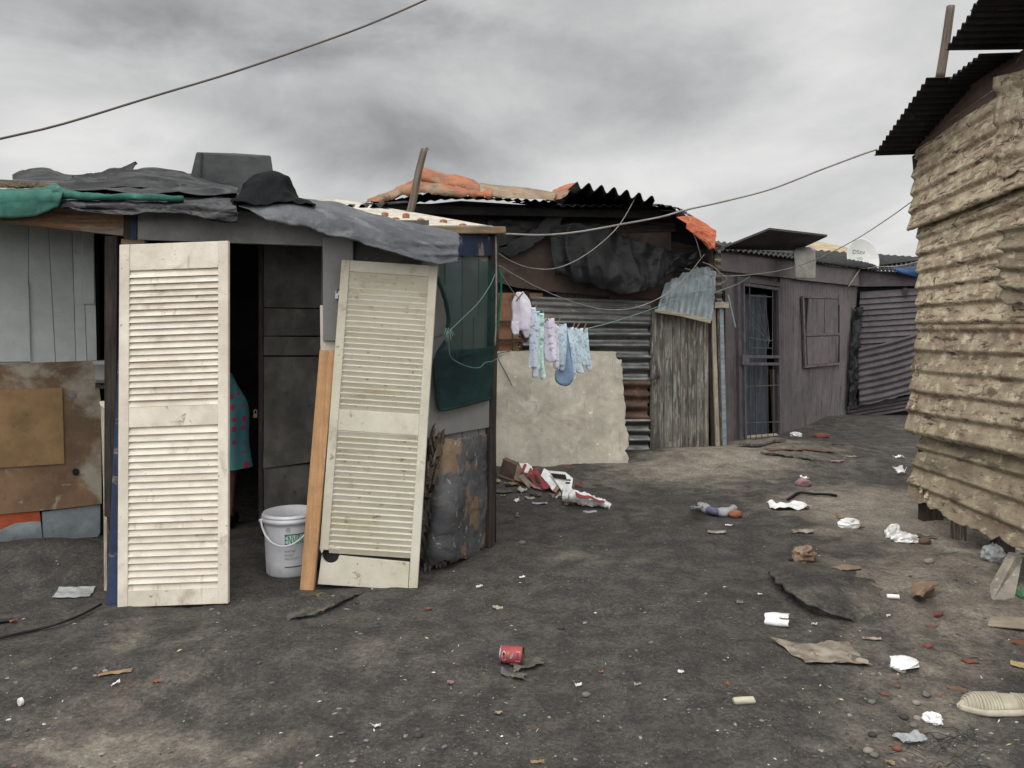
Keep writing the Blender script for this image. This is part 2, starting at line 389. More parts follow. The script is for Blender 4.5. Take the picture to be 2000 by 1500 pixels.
M['card_pane'] = mat('card_pane', S(162, 118, 84, .85), S(138, 100, 72, .85), sc=3, spots=((S(110, 82, 62), 7, .6, .7, .5), (S(176, 136, 100, .9), 4, .56, .66, .5, (3, 1, 1))))
M['concrete'] = mat('concrete', S(184, 177, 160, .9), S(154, 148, 134, .9), sc=2.4, rough=.95, bump=(.5, 12), grain=.1, lo=.3, hi=.7,
    spots=((S(200, 194, 180, .95), 5, .54, .70, .5, (1.6, 1, 1)), (S(128, 120, 104, .9), 3, .55, .74, .6, (1, 1.6, 1)), (S(110, 100, 84, .9), 5, .58, .74, .4, (6, .6, 1)), (S(216, 208, 192, .95), 11, .66, .69, .8), (S(120, 110, 92), 24, .7, .74, .5), (S(150, 132, 104), 2, .6, .72, .5, (1, 7, 1))))
M['purple_paint'] = mat('purple_paint', S(104, 95, 95), S(90, 83, 84), sc=1.5, rough=.7, grain=.08, bump=(.15, 30), spots=((S(66, 60, 62), 2.2, .52, .66, .7, (4, .6, 1)), (S(120, 110, 104), 2, .56, .7, .55, (5, .5, 1)), (S(60, 54, 54), 30, .70, .75, .6), (S(84, 70, 62), 7, .62, .7, .5)))
M['purple_dark'] = mat('purple_dark', S(92, 84, 88), S(76, 70, 74), sc=2, rough=.65, bump=(.2, 30), spots=((S(104, 90, 84), 4, .6, .72, .5, (1, 4, 1)),))
M['purple_light'] = mat('purple_light', S(114, 105, 103), S(98, 90, 90), sc=1.5, rough=.7, grain=.08, spots=((S(66, 60, 60), 18, .70, .75, .6), (S(130, 118, 110), 2, .58, .74, .4)))
M['gate_metal'] = mat('gate_metal', S(98, 90, 94), S(78, 72, 76), sc=5, rough=.6, metal=.1)
M['blue_grey_door'] = mat('blue_grey_door', S(74, 82, 92), S(54, 62, 72), sc=2, st=(1, 8, 1), spots=((S(120, 130, 128), 3, .64, .7, .6, (1, 5, 1)), (S(36, 38, 44), 4, .58, .7, .6, (1, 9, 1))))
M['plywood_dark'] = mat('plywood_dark', S(88, 82, 76, .8), S(70, 66, 62, .8), sc=3)
M['pale_sheet'] = mat('pale_sheet', S(166, 162, 154, .85), S(146, 142, 134, .85), sc=3, spots=((S(110, 104, 96), 4, .58, .7, .5),))
M['tan_roof'] = mat('tan_roof', S(176, 158, 124, .85), S(152, 134, 104, .85), sc=3)
M['dish_white'] = mat('dish_white', S(206, 206, 200, .9), S(196, 196, 192, .9), sc=2, rough=.5, grain=.03, bump=None)
M['dark_print'] = mat('dark_print', S(60, 62, 64), S(60, 62, 64), grain=0, bump=None)
M['blue_tarp'] = mat('blue_tarp', S(40, 74, 116), S(30, 56, 92), sc=5, rough=.6)
M['plaster_tin'] = mat('plaster_tin', S(198, 180, 150, .92), S(158, 138, 112, .9), sc=3.2, st=(1, 2.6, 1), rough=.9, bump=(.55, 46, .008), grain=.2, lo=.34, hi=.66,
    spots=((S(214, 202, 172, .96), 9, .52, .60, .7, (1, 2, 1)), (S(112, 92, 74), 6, .54, .62, .8, (1, 4.5, 1)), (S(70, 58, 52), 4, .58, .66, .9, (1, 7, 1)), (S(84, 70, 62), 9, .62, .65, .9), (S(150, 112, 80), 4, .63, .70, .6), (S(208, 194, 160, .95), 30, .58, .64, .6), (S(96, 80, 66), 34, .64, .68, .7)))
M['plaster_tin_mid'] = mat('plaster_tin_mid', S(184, 168, 140, .92), S(142, 124, 102, .9), sc=3.2, st=(1, 2.2, 1), rough=.9, bump=(.65, 44, .009), grain=.2, lo=.34, hi=.66,
    spots=((S(206, 194, 164, .95), 8, .54, .61, .7, (1, 1.6, 1)), (S(104, 86, 70), 6, .54, .63, .8, (1, 3, 1)), (S(70, 58, 52), 4.5, .59, .67, .9, (1, 5, 1)), (S(140, 104, 78), 4, .62, .70, .5), (S(92, 78, 66), 30, .63, .67, .7)))
M['plaster_tin_dark'] = mat('plaster_tin_dark', S(164, 149, 122, .9), S(126, 112, 94, .9), sc=3, st=(1, 2.4, 1), rough=.95, bump=(.7, 40, .010), grain=.2, lo=.34, hi=.66,
    spots=((S(194, 180, 148, .92), 8, .55, .64, .75, (1, 2, 1)), (S(84, 72, 62), 5, .56, .66, .75, (1, 4, 1)), (S(124, 88, 66), 5, .64, .7, .6), (S(90, 78, 66), 32, .63, .67, .7)))
M['brown_fascia'] = mat('brown_fascia', S(104, 84, 76, .9), S(82, 66, 60, .9), sc=3, st=(1, 5, 1), spots=((S(150, 130, 106), 5, .64, .7, .6),))
M['peeling_board'] = mat('peeling_board', S(92, 92, 94, .9), S(68, 68, 72, .9), sc=4, rough=.8, bump=(.5, 30),
    spots=((S(132, 108, 82, .8), 2.6, .53, .545, .95, (1, .8, 1)), (S(120, 118, 114, .8), 5, .6, .62, .6), (S(150, 148, 142, .9), 15, .61, .64, .75), (S(52, 48, 46), 5, .58, .66, .6), (S(112, 86, 60), 8, .63, .66, .8)))
M['board_layers'] = mat('board_layers', S(104, 92, 80, .9), S(70, 64, 58, .9), sc=6, st=(1, 5, 1), rough=.95, bump=(.6, 24), spots=((S(150, 130, 104, .9), 9, .58, .66, .7, (1, 4, 1)), (S(44, 40, 38), 7, .58, .66, .7, (1, 6, 1))))
M['bucket_white'] = mat('bucket_white', S(212, 212, 216, .92), S(200, 200, 206, .9), sc=3, co='Object', rough=.4, spec=.45, grain=.04, bump=(.04, 30), spots=((S(150, 148, 146), 5, .62, .76, .5), (S(120, 116, 110), 40, .72, .76, .5)))
M['green_print'] = mat('green_print', S(34, 88, 70), S(26, 72, 60), grain=.1, sc=40, bump=None)
M['pale_print'] = mat('pale_print', S(168, 206, 190), S(168, 206, 190), grain=.05, bump=None)
M['grey_print'] = mat('grey_print', S(110, 124, 120), S(110, 124, 120), grain=0, bump=None)
M['cable_grey'] = mat('cable_grey', S(150, 145, 140, .9), S(120, 114, 108, .9), sc=8, rough=.6, bump=None)
M['cable_dark'] = mat('cable_dark', S(92, 84, 78), S(70, 64, 60), sc=6, rough=.6, bump=None)
M['cable_black'] = mat('cable_black', S(26, 25, 26), S(20, 20, 22), sc=6, rough=.5, bump=None)
M['cord_green'] = mat('cord_green', S(28, 130, 92), S(20, 100, 74), sc=6, rough=.5, bump=None)
M['cord_pale'] = mat('cord_pale', S(128, 160, 148, .85), S(92, 136, 124, .85), sc=6, rough=.5, bump=None)
M['rusty_steel'] = mat('rusty_steel', S(86, 64, 54), S(60, 48, 44), sc=12, rough=.8, metal=.2)
M['steel'] = mat('steel', S(170, 168, 164), S(130, 128, 124), sc=12, rough=.35, metal=.9, spec=.5, bump=None)
M['brass'] = mat('brass', S(150, 128, 70), S(120, 100, 56), sc=12, rough=.4, metal=.8, bump=None)
def cloth(n, a, b, spots=(), **k):
    kw = dict(sc=5, rough=.95, bump=(.25, 60), grain=.05, spots=spots); kw.update(k)
    M[n] = mat(n, a, b, **kw)
cloth('white_cotton', S(238, 234, 246, .95), S(228, 222, 238, .93))
cloth('blue_print', S(222, 230, 246, .95), S(210, 222, 242, .93), ((S(130, 140, 196), 30, .56, .60, .8),))
cloth('mint_print', S(196, 234, 226, .95), S(180, 226, 216, .93), ((S(60, 130, 130), 34, .56, .60, .7), (S(230, 242, 238), 24, .54, .60, .8)))
cloth('lilac_print', S(232, 229, 242, .95), S(222, 218, 236, .93), ((S(140, 130, 170), 30, .57, .61, .7),))
cloth('pale_blue_knit', S(212, 230, 240, .95), S(190, 214, 228, .93), ((S(130, 160, 186), 42, .54, .60, .7),))
cloth('blue_cotton', S(144, 172, 204, .92), S(124, 154, 188, .9))
cloth('teal_dress', S(84, 158, 166, .9), S(76, 148, 158, .9), sc=3, bump=None)
M['skin'] = mat('skin', S(122, 80, 60), S(104, 68, 52), sc=8, co='Object', rough=.5, bump=None, grain=.04)
M['hair'] = mat('hair', S(24, 20, 20), S(14, 12, 12), sc=60, co='Object', rough=.7)
M['pink_print'] = mat('pink_print', S(188, 68, 112), S(170, 56, 96), sc=20, bump=None)
M['dark_top'] = mat('dark_top', S(30, 30, 38), S(22, 22, 28), sc=6, co='Object')
def dress_mat():
    m = M['teal_dress']; t = NT(m.node_tree); b = t.n['Principled BSDF']
    c = b.inputs['Base Color'].links[0].from_socket
    vo = t.new('ShaderNodeTexVoronoi'); t.put(vo.inputs['Vector'], t.mapping(t.new('ShaderNodeTexCoord').outputs['UV'], (1, .9, 1))); vo.inputs['Scale'].default_value = 12; vo.inputs['Randomness'].default_value = .35
    f = t.math('LESS_THAN', t.math('ADD', vo.outputs['Distance'], t.math('MULTIPLY', t.noise(t.new('ShaderNodeTexCoord').outputs['UV'], 60, 2), .22)), .40)
    t.put(b.inputs['Base Color'], t.mix(f, c, S(186, 62, 108)))
dress_mat()
# litter
def lit(n, a, b=None, k=.9, **kw):
    b = b or tuple(max(0, x*.88) for x in a)
    if max(a)-min(a) > 40: k *= .58
    q = dict(sc=9, rough=.8, bump=(.3, 60), co='Object', grain=.08); q.update(kw)
    M[n] = mat(n, S(*a, k, .3), S(*b, k, .3), **q)
lit('paper_white', (236, 234, 232)); lit('paper_dirty', (196, 186, 170), spots=((S(120, 108, 92), 20, .58, .68, .6),))
lit('cardboard', (184, 150, 112)); lit('cardboard_pale', (204, 184, 150)); lit('cardboard_brown', (150, 110, 80))
lit('cardboard_dark', (74, 56, 46)); lit('soil_card', (158, 144, 122), (112, 100, 84), spots=((S(70, 64, 58), 14, .52, .62, .8),))
lit('brick_red', (164, 92, 66), spots=((S(110, 76, 60), 20, .58, .66, .6),)); lit('orange_peel', (206, 112, 62))
lit('red_print', (206, 70, 70)); lit('pink_wrap', (206, 150, 158)); lit('yellow_bit', (214, 184, 92))
lit('red_tin', (214, 62, 66), rough=.4); lit('tin_metal', (190, 184, 172), rough=.35, metal=.8); lit('tin_inside', (120, 104, 66), rough=.4, metal=.5)
lit('navy_print', (44, 48, 120)); lit('silver_print', (160, 200, 208)); lit('orange_print', (232, 142, 50)); lit('white_print', (236, 232, 230)); lit('black_print', (32, 32, 36))
lit('dark_scrap', (92, 88, 80), rough=.7); lit('bread_crust', (186, 152, 116), (136, 96, 72), spots=((S(70, 44, 34), 30, .54, .64, .8), (S(150, 50, 44), 18, .62, .68, .7)))
lit('corn_husk', (188, 182, 150)); lit('shoe_rubber', (186, 178, 152), (164, 154, 128), rough=.7); lit('grey_plastic_film', (176, 180, 180), alpha=.75, rough=.3)
lit('clear_plastic', (206, 210, 214), alpha=.42, rough=.12, bump=None); lit('violet_label', (130, 126, 170)); lit('stone_grey', (112, 108, 102)); lit('stone_dark', (60, 58, 56)); lit('green_glass', (60, 150, 84), rough=.2)
lit('wood_bit', (196, 160, 104)); lit('shell_white', (226, 216, 214)); lit('blue_bit', (110, 150, 176)); lit('rubber_black', (34, 34, 36)); lit('burnt', (40, 40, 42))
lit('concrete_bit', (150, 140, 122), spots=((S(196, 190, 172), 24, .58, .66, .6),)); lit('grass_dry', (150, 140, 70))
# soil
def soil():
    m = bpy.data.materials.new('soil'); m.use_nodes = True; t = NT(m.node_tree); b = t.n['Principled BSDF']
    tc = t.new('ShaderNodeTexCoord').outputs['Object']
    at = t.new('ShaderNodeAttribute'); at.attribute_name = 'tint'
    sep = t.new('ShaderNodeSeparateColor'); t.l.new(at.outputs['Color'], sep.inputs[0])
    fine = t.noise(tc, 46, 8, .7)
    mid = t.noise(tc, 5.5, 9, .65, .4)
    big = t.noise(tc, 1.1, 6, .6)
    dark = t.mix(t.ramp(mid, .36, .66), S(62, 60, 58), S(82, 78, 73))
    pale = t.mix(t.ramp(mid, .36, .66), S(118, 110, 99), S(142, 132, 118))
    f = t.math('ADD', sep.outputs[0], t.math('MULTIPLY', t.math('SUBTRACT', big, .5), 1.5))
    f = t.math('ADD', f, t.math('MULTIPLY', t.math('SUBTRACT', mid, .5), .5))
    c = t.mix(t.ramp(f, .12, .95), dark, pale)
    c = t.mix(t.math('MULTIPLY', t.ramp(t.noise(tc, 3.4, 9, .66, .6), .56, .74), .5), c, S(44, 43, 43))
    c = t.mix(t.math('MULTIPLY', t.ramp(t.noise(tc, 2.6, 7, .6), .60, .74), .35), c, S(112, 92, 78))
    # grit: pale and dark grains
    for sc, col, th, am in ((95, S(128, 121, 111), .93, .55), (180, S(120, 114, 106), .90, .5), (120, S(34, 33, 33), .84, .6)):
        vo = t.new('ShaderNodeTexVoronoi'); t.put(vo.inputs['Vector'], tc); vo.inputs['Scale'].default_value = sc
        sc_ = t.new('ShaderNodeSeparateColor'); t.l.new(vo.outputs['Color'], sc_.inputs[0])
        g = t.math('MULTIPLY', t.math('GREATER_THAN', sc_.outputs[0], th), t.ramp(vo.outputs['Distance'], .42, .22))
        c = t.mix(t.math('MULTIPLY', g, am), c, col)
    k = t.ramp(fine, .28, .72, .62, 1.38)
    n = t.new('ShaderNodeVectorMath', operation='SCALE'); t.put(n.inputs[0], c); t.put(n.inputs['Scale'], k)
    t.put(b.inputs['Base Color'], n.outputs[0]); b.inputs['Roughness'].default_value = .95; b.inputs['Specular IOR Level'].default_value = .12
    h = t.math('ADD', t.math('MULTIPLY', t.noise(tc, 22, 9, .75), .75), t.math('MULTIPLY', fine, .45))
    h = t.math('ADD', h, t.math('MULTIPLY', t.noise(tc, 130, 4, .6), .22))
    bn = t.new('ShaderNodeBump'); bn.inputs['Strength'].default_value = .75; bn.inputs['Distance'].default_value = .03
    t.put(bn.inputs['Height'], h); t.l.new(bn.outputs[0], b.inputs['Normal'])
    return m
M['soil'] = soil()
M['pebbles'] = mat('pebbles', (1, 1, 1), (.7, .7, .7), sc=30, co='Object', tint=True, bump=None, rough=.9)
# ------------------------------------------------------------------ camera, sky, sun
cam = bpy.data.objects.new('camera', bpy.data.cameras.new('camera')); COL.objects.link(cam)
cam.location = (0, 0, EYE); cam.rotation_euler = (math.radians(90), 0, 0)
cam.data.sensor_width = 36; cam.data.lens = 36*FPX/2000; cam.data.shift_y = -(750-HOR)/2000
cam.data.clip_start = .05; cam.data.clip_end = 2000
SC.camera = cam
EL, AZ = 55, 232          # sun behind the cloud: height, compass bearing from +Y clockwise
def world():
    w = bpy.data.worlds.new('World'); SC.world = w; w.use_nodes = True
    t = NT(w.node_tree); bg = t.n['Background']
    sky = t.new('ShaderNodeTexSky', sky_type='NISHITA'); sky.sun_disc = False
    sky.sun_elevation = math.radians(EL); sky.sun_rotation = math.radians(AZ)
    d = t.new('ShaderNodeTexCoord').outputs['Generated']
    nv = t.new('ShaderNodeVectorMath', operation='NORMALIZE'); t.put(nv.inputs[0], d)
    s = t.new('ShaderNodeSeparateXYZ'); t.l.new(nv.outputs[0], s.inputs[0]); x, y, z = s.outputs
    k = t.math('ADD', t.math('MAXIMUM', z, 0.0), .22)
    cb = t.new('ShaderNodeCombineXYZ'); t.put(cb.inputs[0], t.math('DIVIDE', x, k)); t.put(cb.inputs[1], t.math('DIVIDE', y, k)); cb.inputs[2].default_value = 4.7
    big = t.noise(cb.outputs[0], .85, 10, .56, .5)
    low = t.noise(t.mapping(nv.outputs[0], (1, 1, 1.9), (9, 4, 2)), 3.6, 13, .60, .35)
    def blob(cx, cz, rx, rz):
        wob = t.math('MULTIPLY', t.math('SUBTRACT', low, .5), 1.2)
        q = t.math('ADD', t.math('POWER', t.math('ABSOLUTE', t.math('DIVIDE', t.math('SUBTRACT', x, cx), rx)), 2), t.math('POWER', t.math('ABSOLUTE', t.math('DIVIDE', t.math('SUBTRACT', z, cz), rz)), 2))
        q = t.math('ADD', q, wob)
        return t.math('MULTIPLY', t.ramp(q, 1.5, .1), t.math('GREATER_THAN', y, 0))
    v = t.ramp(big, .30, .72, .48, .74)
    v = t.math('ADD', v, t.math('MULTIPLY', t.math('SUBTRACT', low, .5), .46))
    v = t.math('SUBTRACT', v, t.math('MULTIPLY', blob(-.10, .28, .42, .09), .15))
    v = t.math('SUBTRACT', v, t.math('MULTIPLY', blob(-.45, .39, .36, .09), .24))
    v = t.math('ADD', v, t.math('MULTIPLY', blob(-.42, .19, .16, .06), .20))
    v = t.math('ADD', v, t.math('MULTIPLY', t.ramp(z, .24, .07), .20))
    v = t.math('MAXIMUM', v, .2)
    # sky out of view, overhead and behind the viewer, brightened to light the scene
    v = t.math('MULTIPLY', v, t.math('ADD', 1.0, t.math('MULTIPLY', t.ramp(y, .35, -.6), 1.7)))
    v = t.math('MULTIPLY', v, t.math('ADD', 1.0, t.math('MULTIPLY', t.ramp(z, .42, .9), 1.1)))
    tone = t.mix(t.ramp(v, .3, .8), (.985, .99, 1.005), (1.0, 1.0, .985))
    sc = t.new('ShaderNodeVectorMath', operation='SCALE'); t.put(sc.inputs[0], tone); t.put(sc.inputs['Scale'], t.math('MULTIPLY', v, 10.0))
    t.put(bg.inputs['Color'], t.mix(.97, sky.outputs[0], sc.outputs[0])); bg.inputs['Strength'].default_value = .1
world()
sun = bpy.data.objects.new('sun', bpy.data.lights.new('sun', 'SUN')); COL.objects.link(sun)
sun.data.energy = 1.2; sun.data.angle = math.radians(50); sun.data.color = (1, .96, .9)
a, e = math.radians(AZ), math.radians(EL)
sun.rotation_euler = V((math.sin(a)*math.cos(e), math.cos(a)*math.cos(e), math.sin(e))).to_track_quat('Z', 'Y').to_euler()
SC.view_settings.view_transform = 'Standard'; SC.view_settings.look = 'None'; SC.view_settings.gamma = 1; SC.view_settings.exposure = 0.0
try: SC.cycles.max_bounces = 6; SC.cycles.diffuse_bounces = 4; SC.cycles.transparent_max_bounces = 12; SC.cycles.use_denoising = True
except Exception: pass

# ------------------------------------------------------------------ ground
def lines(a, b, step, lo, hi, grow=1.35):
    L = []; x = a
    while x < b: L.append(x); x += step
    L.append(b)
    s = step
    while L[-1] < hi: s *= grow; L.append(L[-1]+s)
    s = step
    while L[0] > lo: s *= grow; L.insert(0, L[0]-s)
    return L
SOIL = [  # photo px, py, radii, how sandy
    (1420, 905, 190, 45, .85), (1180, 930, 160, 30, .25), (250, 1480, 420, 90, .55), (1850, 1060, 200, 110, .7), (1880, 1250, 240, 150, .55), (1650, 985, 170, 40, .5),
    (260, 1250, 260, 60, .32), (1720, 1010, 130, 30, .55), (1300, 1010, 120, 60, .3), (1850, 1420, 180, 120, .35), (1080, 1090, 90, 25, .45), (760, 1260, 160, 50, .25), (1750, 880, 100, 40, .1), (1640, 1150, 80, 40, .2)]
def ground():
    X = lines(-4.2, 5.2, .032, -160, 160); Y = lines(2.3, 9.2, .032, -60, 400, 1.12)
    nx, ny = len(X), len(Y); v = []; c = []
    for y in Y:
        for x in X:
            near = -6 < x < 9 and 1 < y < 18
            z = gz(x, y) if near else 0
            if near and y < 10 and -4.5 < x < 5.5:
                z += .007*fb(x*9, y*9, 5, 3)+.010*max(0, fb(x*4, y*4, 9, 4)-.1)
            s = 0.0
            if y > .5:
                px, py = 1000+x/y*FPX, HOR+EYE/y*FPX
                for a, b, rx, ry, am in SOIL:
                    q = ((px-a)/rx)**2+((py-b)/ry)**2
                    if q < 5: s += am*math.exp(-q)
            v.append((x, y, z)); c.append(min(1, s))
    f = [(j*nx+i, j*nx+i+1, (j+1)*nx+i+1, (j+1)*nx+i) for j in range(ny-1) for i in range(nx-1)]
    me = bpy.data.meshes.new('ground'); me.from_pydata(v, [], f)
    ca = me.color_attributes.new('tint', 'FLOAT_COLOR', 'POINT'); ca.data.foreach_set('color', [q for k in c for q in (k, k, k, 1.0)])
    me.polygons.foreach_set('use_smooth', [True]*len(f)); me.materials.append(M['soil']); me.update()
    o = bpy.data.objects.new('ground', me); COL.objects.link(o)
    tag(o, 'dark trodden soil of the alley with sandy patches', 'ground', kind='structure')
ground()
# ------------------------------------------------------------------ front shack
PF = Plane(0, 4.55, 640, 4.85)          # front beam and doorway
PL = Plane(0, 5.25, 195, 5.60)          # recessed board wall on the left
PG = Plane(625, 4.86, 835, 4.97)        # wall behind the leaning door
PR = Plane(835, 4.95, 962, 5.46)        # angled end wall
def front_shack():
    r = thing('shack', W(600, 1100, 6.0)*1.0, 'low patched shack with open dark doorway, white roof sheet and plastic-draped edge', 'shack', 'shacks along the alley')
    # recessed wall: grey siding above, brown board, blue panels at the foot
    def strip(pts, m, name, par=r, pl=PL, off=0.0, th=.02, bev=.002, lab=None):
        return MB().panel([pl(x, y, off) for x, y in pts], th).build(name, M[m], par, label=lab, bevel=bev)
    base = MB()
    for x0, x1, xa, xb in ((-420, -160, -420, -165), (-158.5, -32, -162.5, -36), (-31, 56, -35, 55), (57, 92, 56, 110), (93, 139, 111, 149), (140, 158, 150, 171), (159, 183, 172, 190)):
        base.panel([PL(x0, 410), PL(x1, 410), PL(xb, 740), PL(xa, 740)], .02)
    base.build('siding_wall', M['grey_siding'], r, bevel=.002)
    strip([(160, 412), (183, 412), (184, 594), (162, 594)], 'grey_siding', 'siding_strip', off=.025)
    strip([(-60, 549), (50, 548), (56, 556), (60, 706), (-60, 708)], 'grey_siding', 'hatch_cover', off=.022, th=.012)
    bb = strip([(-420, 735), (-60, 715), (60, 709), (188, 704), (197, 780), (199, 984), (120, 994), (-60, 1010), (-420, 1042)], 'brown_board', 'brown_panel', off=.03, th=.022)
    strip([(-420, 790), (0, 762), (122, 757), (126, 906), (0, 914), (-420, 950)], 'tan_board', 'inner_board', par=bb, off=.043, th=.012)
    mb = MB()
    for cx, cy, rr in ((148, 922, 7), ):
        mb.panel([PL(cx+rr*math.cos(a), cy+rr*math.sin(a), .037) for a in [k*math.pi/8 for k in range(16)]], .006)
    mb.build('knot_hole', M['cable_black'], bb)
    mb = MB(); mb.panel([PL(141+7*math.cos(a), 771+6*math.sin(a), .038) for a in [k*math.pi/6 for k in range(12)]], .007)
    mb.build('plug', M['grey_panel'], bb)
    strip([(-420, 1030), (-60, 1000), (76, 985), (80, 1020), (30, 1024), (0, 1036), (-60, 1046), (-420, 1072)], 'orange_metal', 'orange_strip', off=.012, th=.01)
    strip([(-420, 1070), (-60, 1042), (0, 1036), (30, 1022), (70, 1018), (80, 1020), (84, 1064), (0, 1084), (-60, 1096), (-420, 1120)], 'pale_blue_metal', 'foot_panel', off=.016, th=.008)
    strip([(82, 1000), (196, 985), (196, 1040), (186, 1058), (160, 1060), (140, 1066), (116, 1056), (84, 1062)], 'pale_blue_metal', 'foot_panel', off=.006, th=.008)
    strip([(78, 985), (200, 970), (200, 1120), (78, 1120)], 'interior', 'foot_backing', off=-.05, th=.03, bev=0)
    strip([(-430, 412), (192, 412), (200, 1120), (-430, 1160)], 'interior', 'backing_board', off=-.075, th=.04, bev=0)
    # beams over the front
    MB().panel([PF(-300, 352), PF(60, 396), PF(245, 405), PF(241, 461), PF(60, 441), PF(-300, 398)], .06).build('front_beam', M['brown_timber'], r, bevel=.006)
    MB().panel([PF(241, 400, .01), PF(258, 402, .01), PF(258, 468, .01), PF(241, 466, .01)], .06).build('beam_block', M['dark_timber'], r, bevel=.003)
    MB().panel([PF(257, 402, .012), PF(268, 402, .012), PF(266, 468, .012), PF(255, 468, .012)], .05).build('blue_batten', M['blue_board'], r)
    MB().panel([PF(269, 400, .006), PF(640, 420, .006), PF(640, 481, .006), PF(268, 468, .006)], .05).build('fascia_board', M['fascia_grey'], r, bevel=.003)
    MB().panel([PF(236, 466, .0), PF(282, 470, .0), PF(282, 480, .0), PF(236, 478, .0)], .08).build('post_cap', M['edge_timber'], r, bevel=.003)
    MB().beam(PF(220, 462, -.05), PF(219, 1150, -.05), .07, .07).build('door_post', M['dark_timber'], r, bevel=.003)
    # wall right of the doorway
    mb = MB(); mb.panel([PG(628, 430), PG(838, 430), PG(838, 1112), PG(640, 1120), PG(628, 1120)], .03).build('wall_board', M['interior_board'], r)
    gp = MB().panel([PG(630, 462, .04), PG(690, 462, .04), PG(690, 668, .04), PG(631, 666, .04)], .04).build('grey_panel', M['grey_panel'], r, bevel=.006)
    MB().panel([PG(625, 596, .012), PG(690, 600, .012), PG(690, 690, .012), PG(626, 690, .012)], .03).build('white_batten', M['door_paint'], r, bevel=.002)
    latch = MB(); latch.box(PG(661, 576, .055), .035, .02, .05); latch.box(PG(658, 580, .07), .02, .02, .022); latch.tube([PG(657, 572, .07), PG(661, 564, .08), PG(665, 572, .07)], .004, 6)
    latch.build('latch', M['steel'], gp, bevel=.003)
    # end wall: backing boards, grey board, blue board
    mb = MB()
    for x0, x1, m_ in ((830, 868, 0), (870, 902, 0), (904, 934, 0), (936, 962, 0)):
        mb.panel([PR(x0, 440), PR(x1, 440), PR(x1, 860), PR(x0, 860)], .03)
    mb.build('end_boards', M['grey_panel'], r, bevel=.003)
    MB().panel([PR(846, 560, .012), PR(900, 555, .012), PR(896, 640, .012), PR(846, 660, .012)], .012).build('pale_patch', M['grey_panel'], r)
    MB().panel([PR(926, 620, .012), PR(946, 618, .012), PR(946, 712, .012), PR(926, 716, .012)], .012).build('pale_batten', M['grey_panel'], r)
    MB().panel([PR(834, 700, .03), PR(963, 690, .03), PR(961, 834, .03), PR(834, 856, .03)], .03).build('grey_board', M['grey_panel'], r, bevel=.004)
    MB().panel([PR(898, 452, .03), PR(962, 462, .03), PR(962, 500, .03), PR(898, 500, .03)], .03).build('blue_board', M['blue_board'], r, bevel=.003)
    MB().beam(PR(964, 452, .015), PR(955, 1078, .02), .05, .07).build('corner_post', M['dark_timber'], r, bevel=.004)
    MB().panel([PR(815, 840, -.05), PR(962, 830, -.05), PR(958, 1085, -.05), PR(815, 1120, -.05)], .03).build('foot_backing', M['interior'], r)
    mb = MB(); mb.tube([PR(968, 462, .05), PR(969, 540, .05), PR(968, 640, .05), PR(966, 676, .05)], .007, 6)
    mb.build('conduit', M['cable_grey'], r, smooth=True)
    # inside: a board partition, the back and the far walls
    PI = Plane(510, 5.72, 640, 5.45)
    ip = MB()
    for a, b, c_, d_ in ((470, 600, 470, 602), (602, 656, 604, 655), (657, 694, 659, 694), (697, 884, 697, 879), (915, 1040, 902, 1040)):
        ip.panel([PI(511, a), PI(648, c_), PI(648, d_), PI(511, b)], .025)
    pt = ip.build('partition', M['interior_board'], r, bevel=.003)
    MB().panel([PI(514, 882, .02), PI(640, 877, .02), PI(640, 898, .02), PI(560, 909, .02), (PI(514, 915, .02))], .02).build('batten', M['interior_board'], pt, bevel=.002)
    MB().panel([PI(505, 470, .01), PI(513, 470, .01), PI(513, 1050, .01), PI(505, 1050, .01)], .05).build('partition_post', M['dark_timber'], pt)
    mb = MB()
    P0, P1, P2, P3 = W(-380, 1100, 4.95), V((-6.0, 8.4, 0)), V((-1.9, 8.3, 0)), W(962, 1070, 5.46)
    for a, b in ((P0, P1), (P1, P2), (P2, P3)):
        a = V((a.x, a.y, -.1)); b = V((b.x, b.y, -.1)); n = (b-a).cross(V((0, 0, 1))).normalized()*.03
        hh = {round(P0.x, 2): 2.2, round(P1.x, 2): 2.8, round(P2.x, 2): 2.95, round(P3.x, 2): 2.2}; ha = hh[round(a.x, 2)]+.06; hb = hh[round(b.x, 2)]+.06
        mb.hexa([a, b, b+V((0, 0, hb)), a+V((0, 0, ha)), a-n, b-n, b-n+V((0, 0, hb)), a-n+V((0, 0, ha))])
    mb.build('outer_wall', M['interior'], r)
    # roof: dark deck, white corrugated sheet with rusty caps, timber edge
    deck = MB().loft([[W(-420, 372, 8.9), W(0, 384, 8.7), W(300, 386, 8.5), W(560, 391, 8.35), W(668, 397, 8.3)],
                      [W(-420, 388, 4.5), W(60, 400, 4.56), W(450, 404, 4.74), W(640, 432, 4.84), W(825, 452, 4.97), W(968, 452, 5.42)]], 40, 20, smooth=False)
    rf = deck.build('roof_deck', M['dark_roof'], r, solid=.03)
    A, B_, C_, D_ = W(986, 446, 5.44), W(825, 443, 4.93), W(600, 402, 4.78), W(660, 394, 8.0)
    sh = MB().loft([[W(430, 392, 8.0), D_+V((0, 0, .03))], [C_+V((0, 0, .0)), B_, A]], 90, 16, disp=lambda s, t: .003*math.sin(s*2*math.pi/.09), smooth=False)
    ws = sh.build('roof_sheet', M['white_roof'], r, smooth=True, solid=.004)
    caps = [(752, 417), (793, 419), (773, 427), (822, 429), (866, 431), (904, 439)]
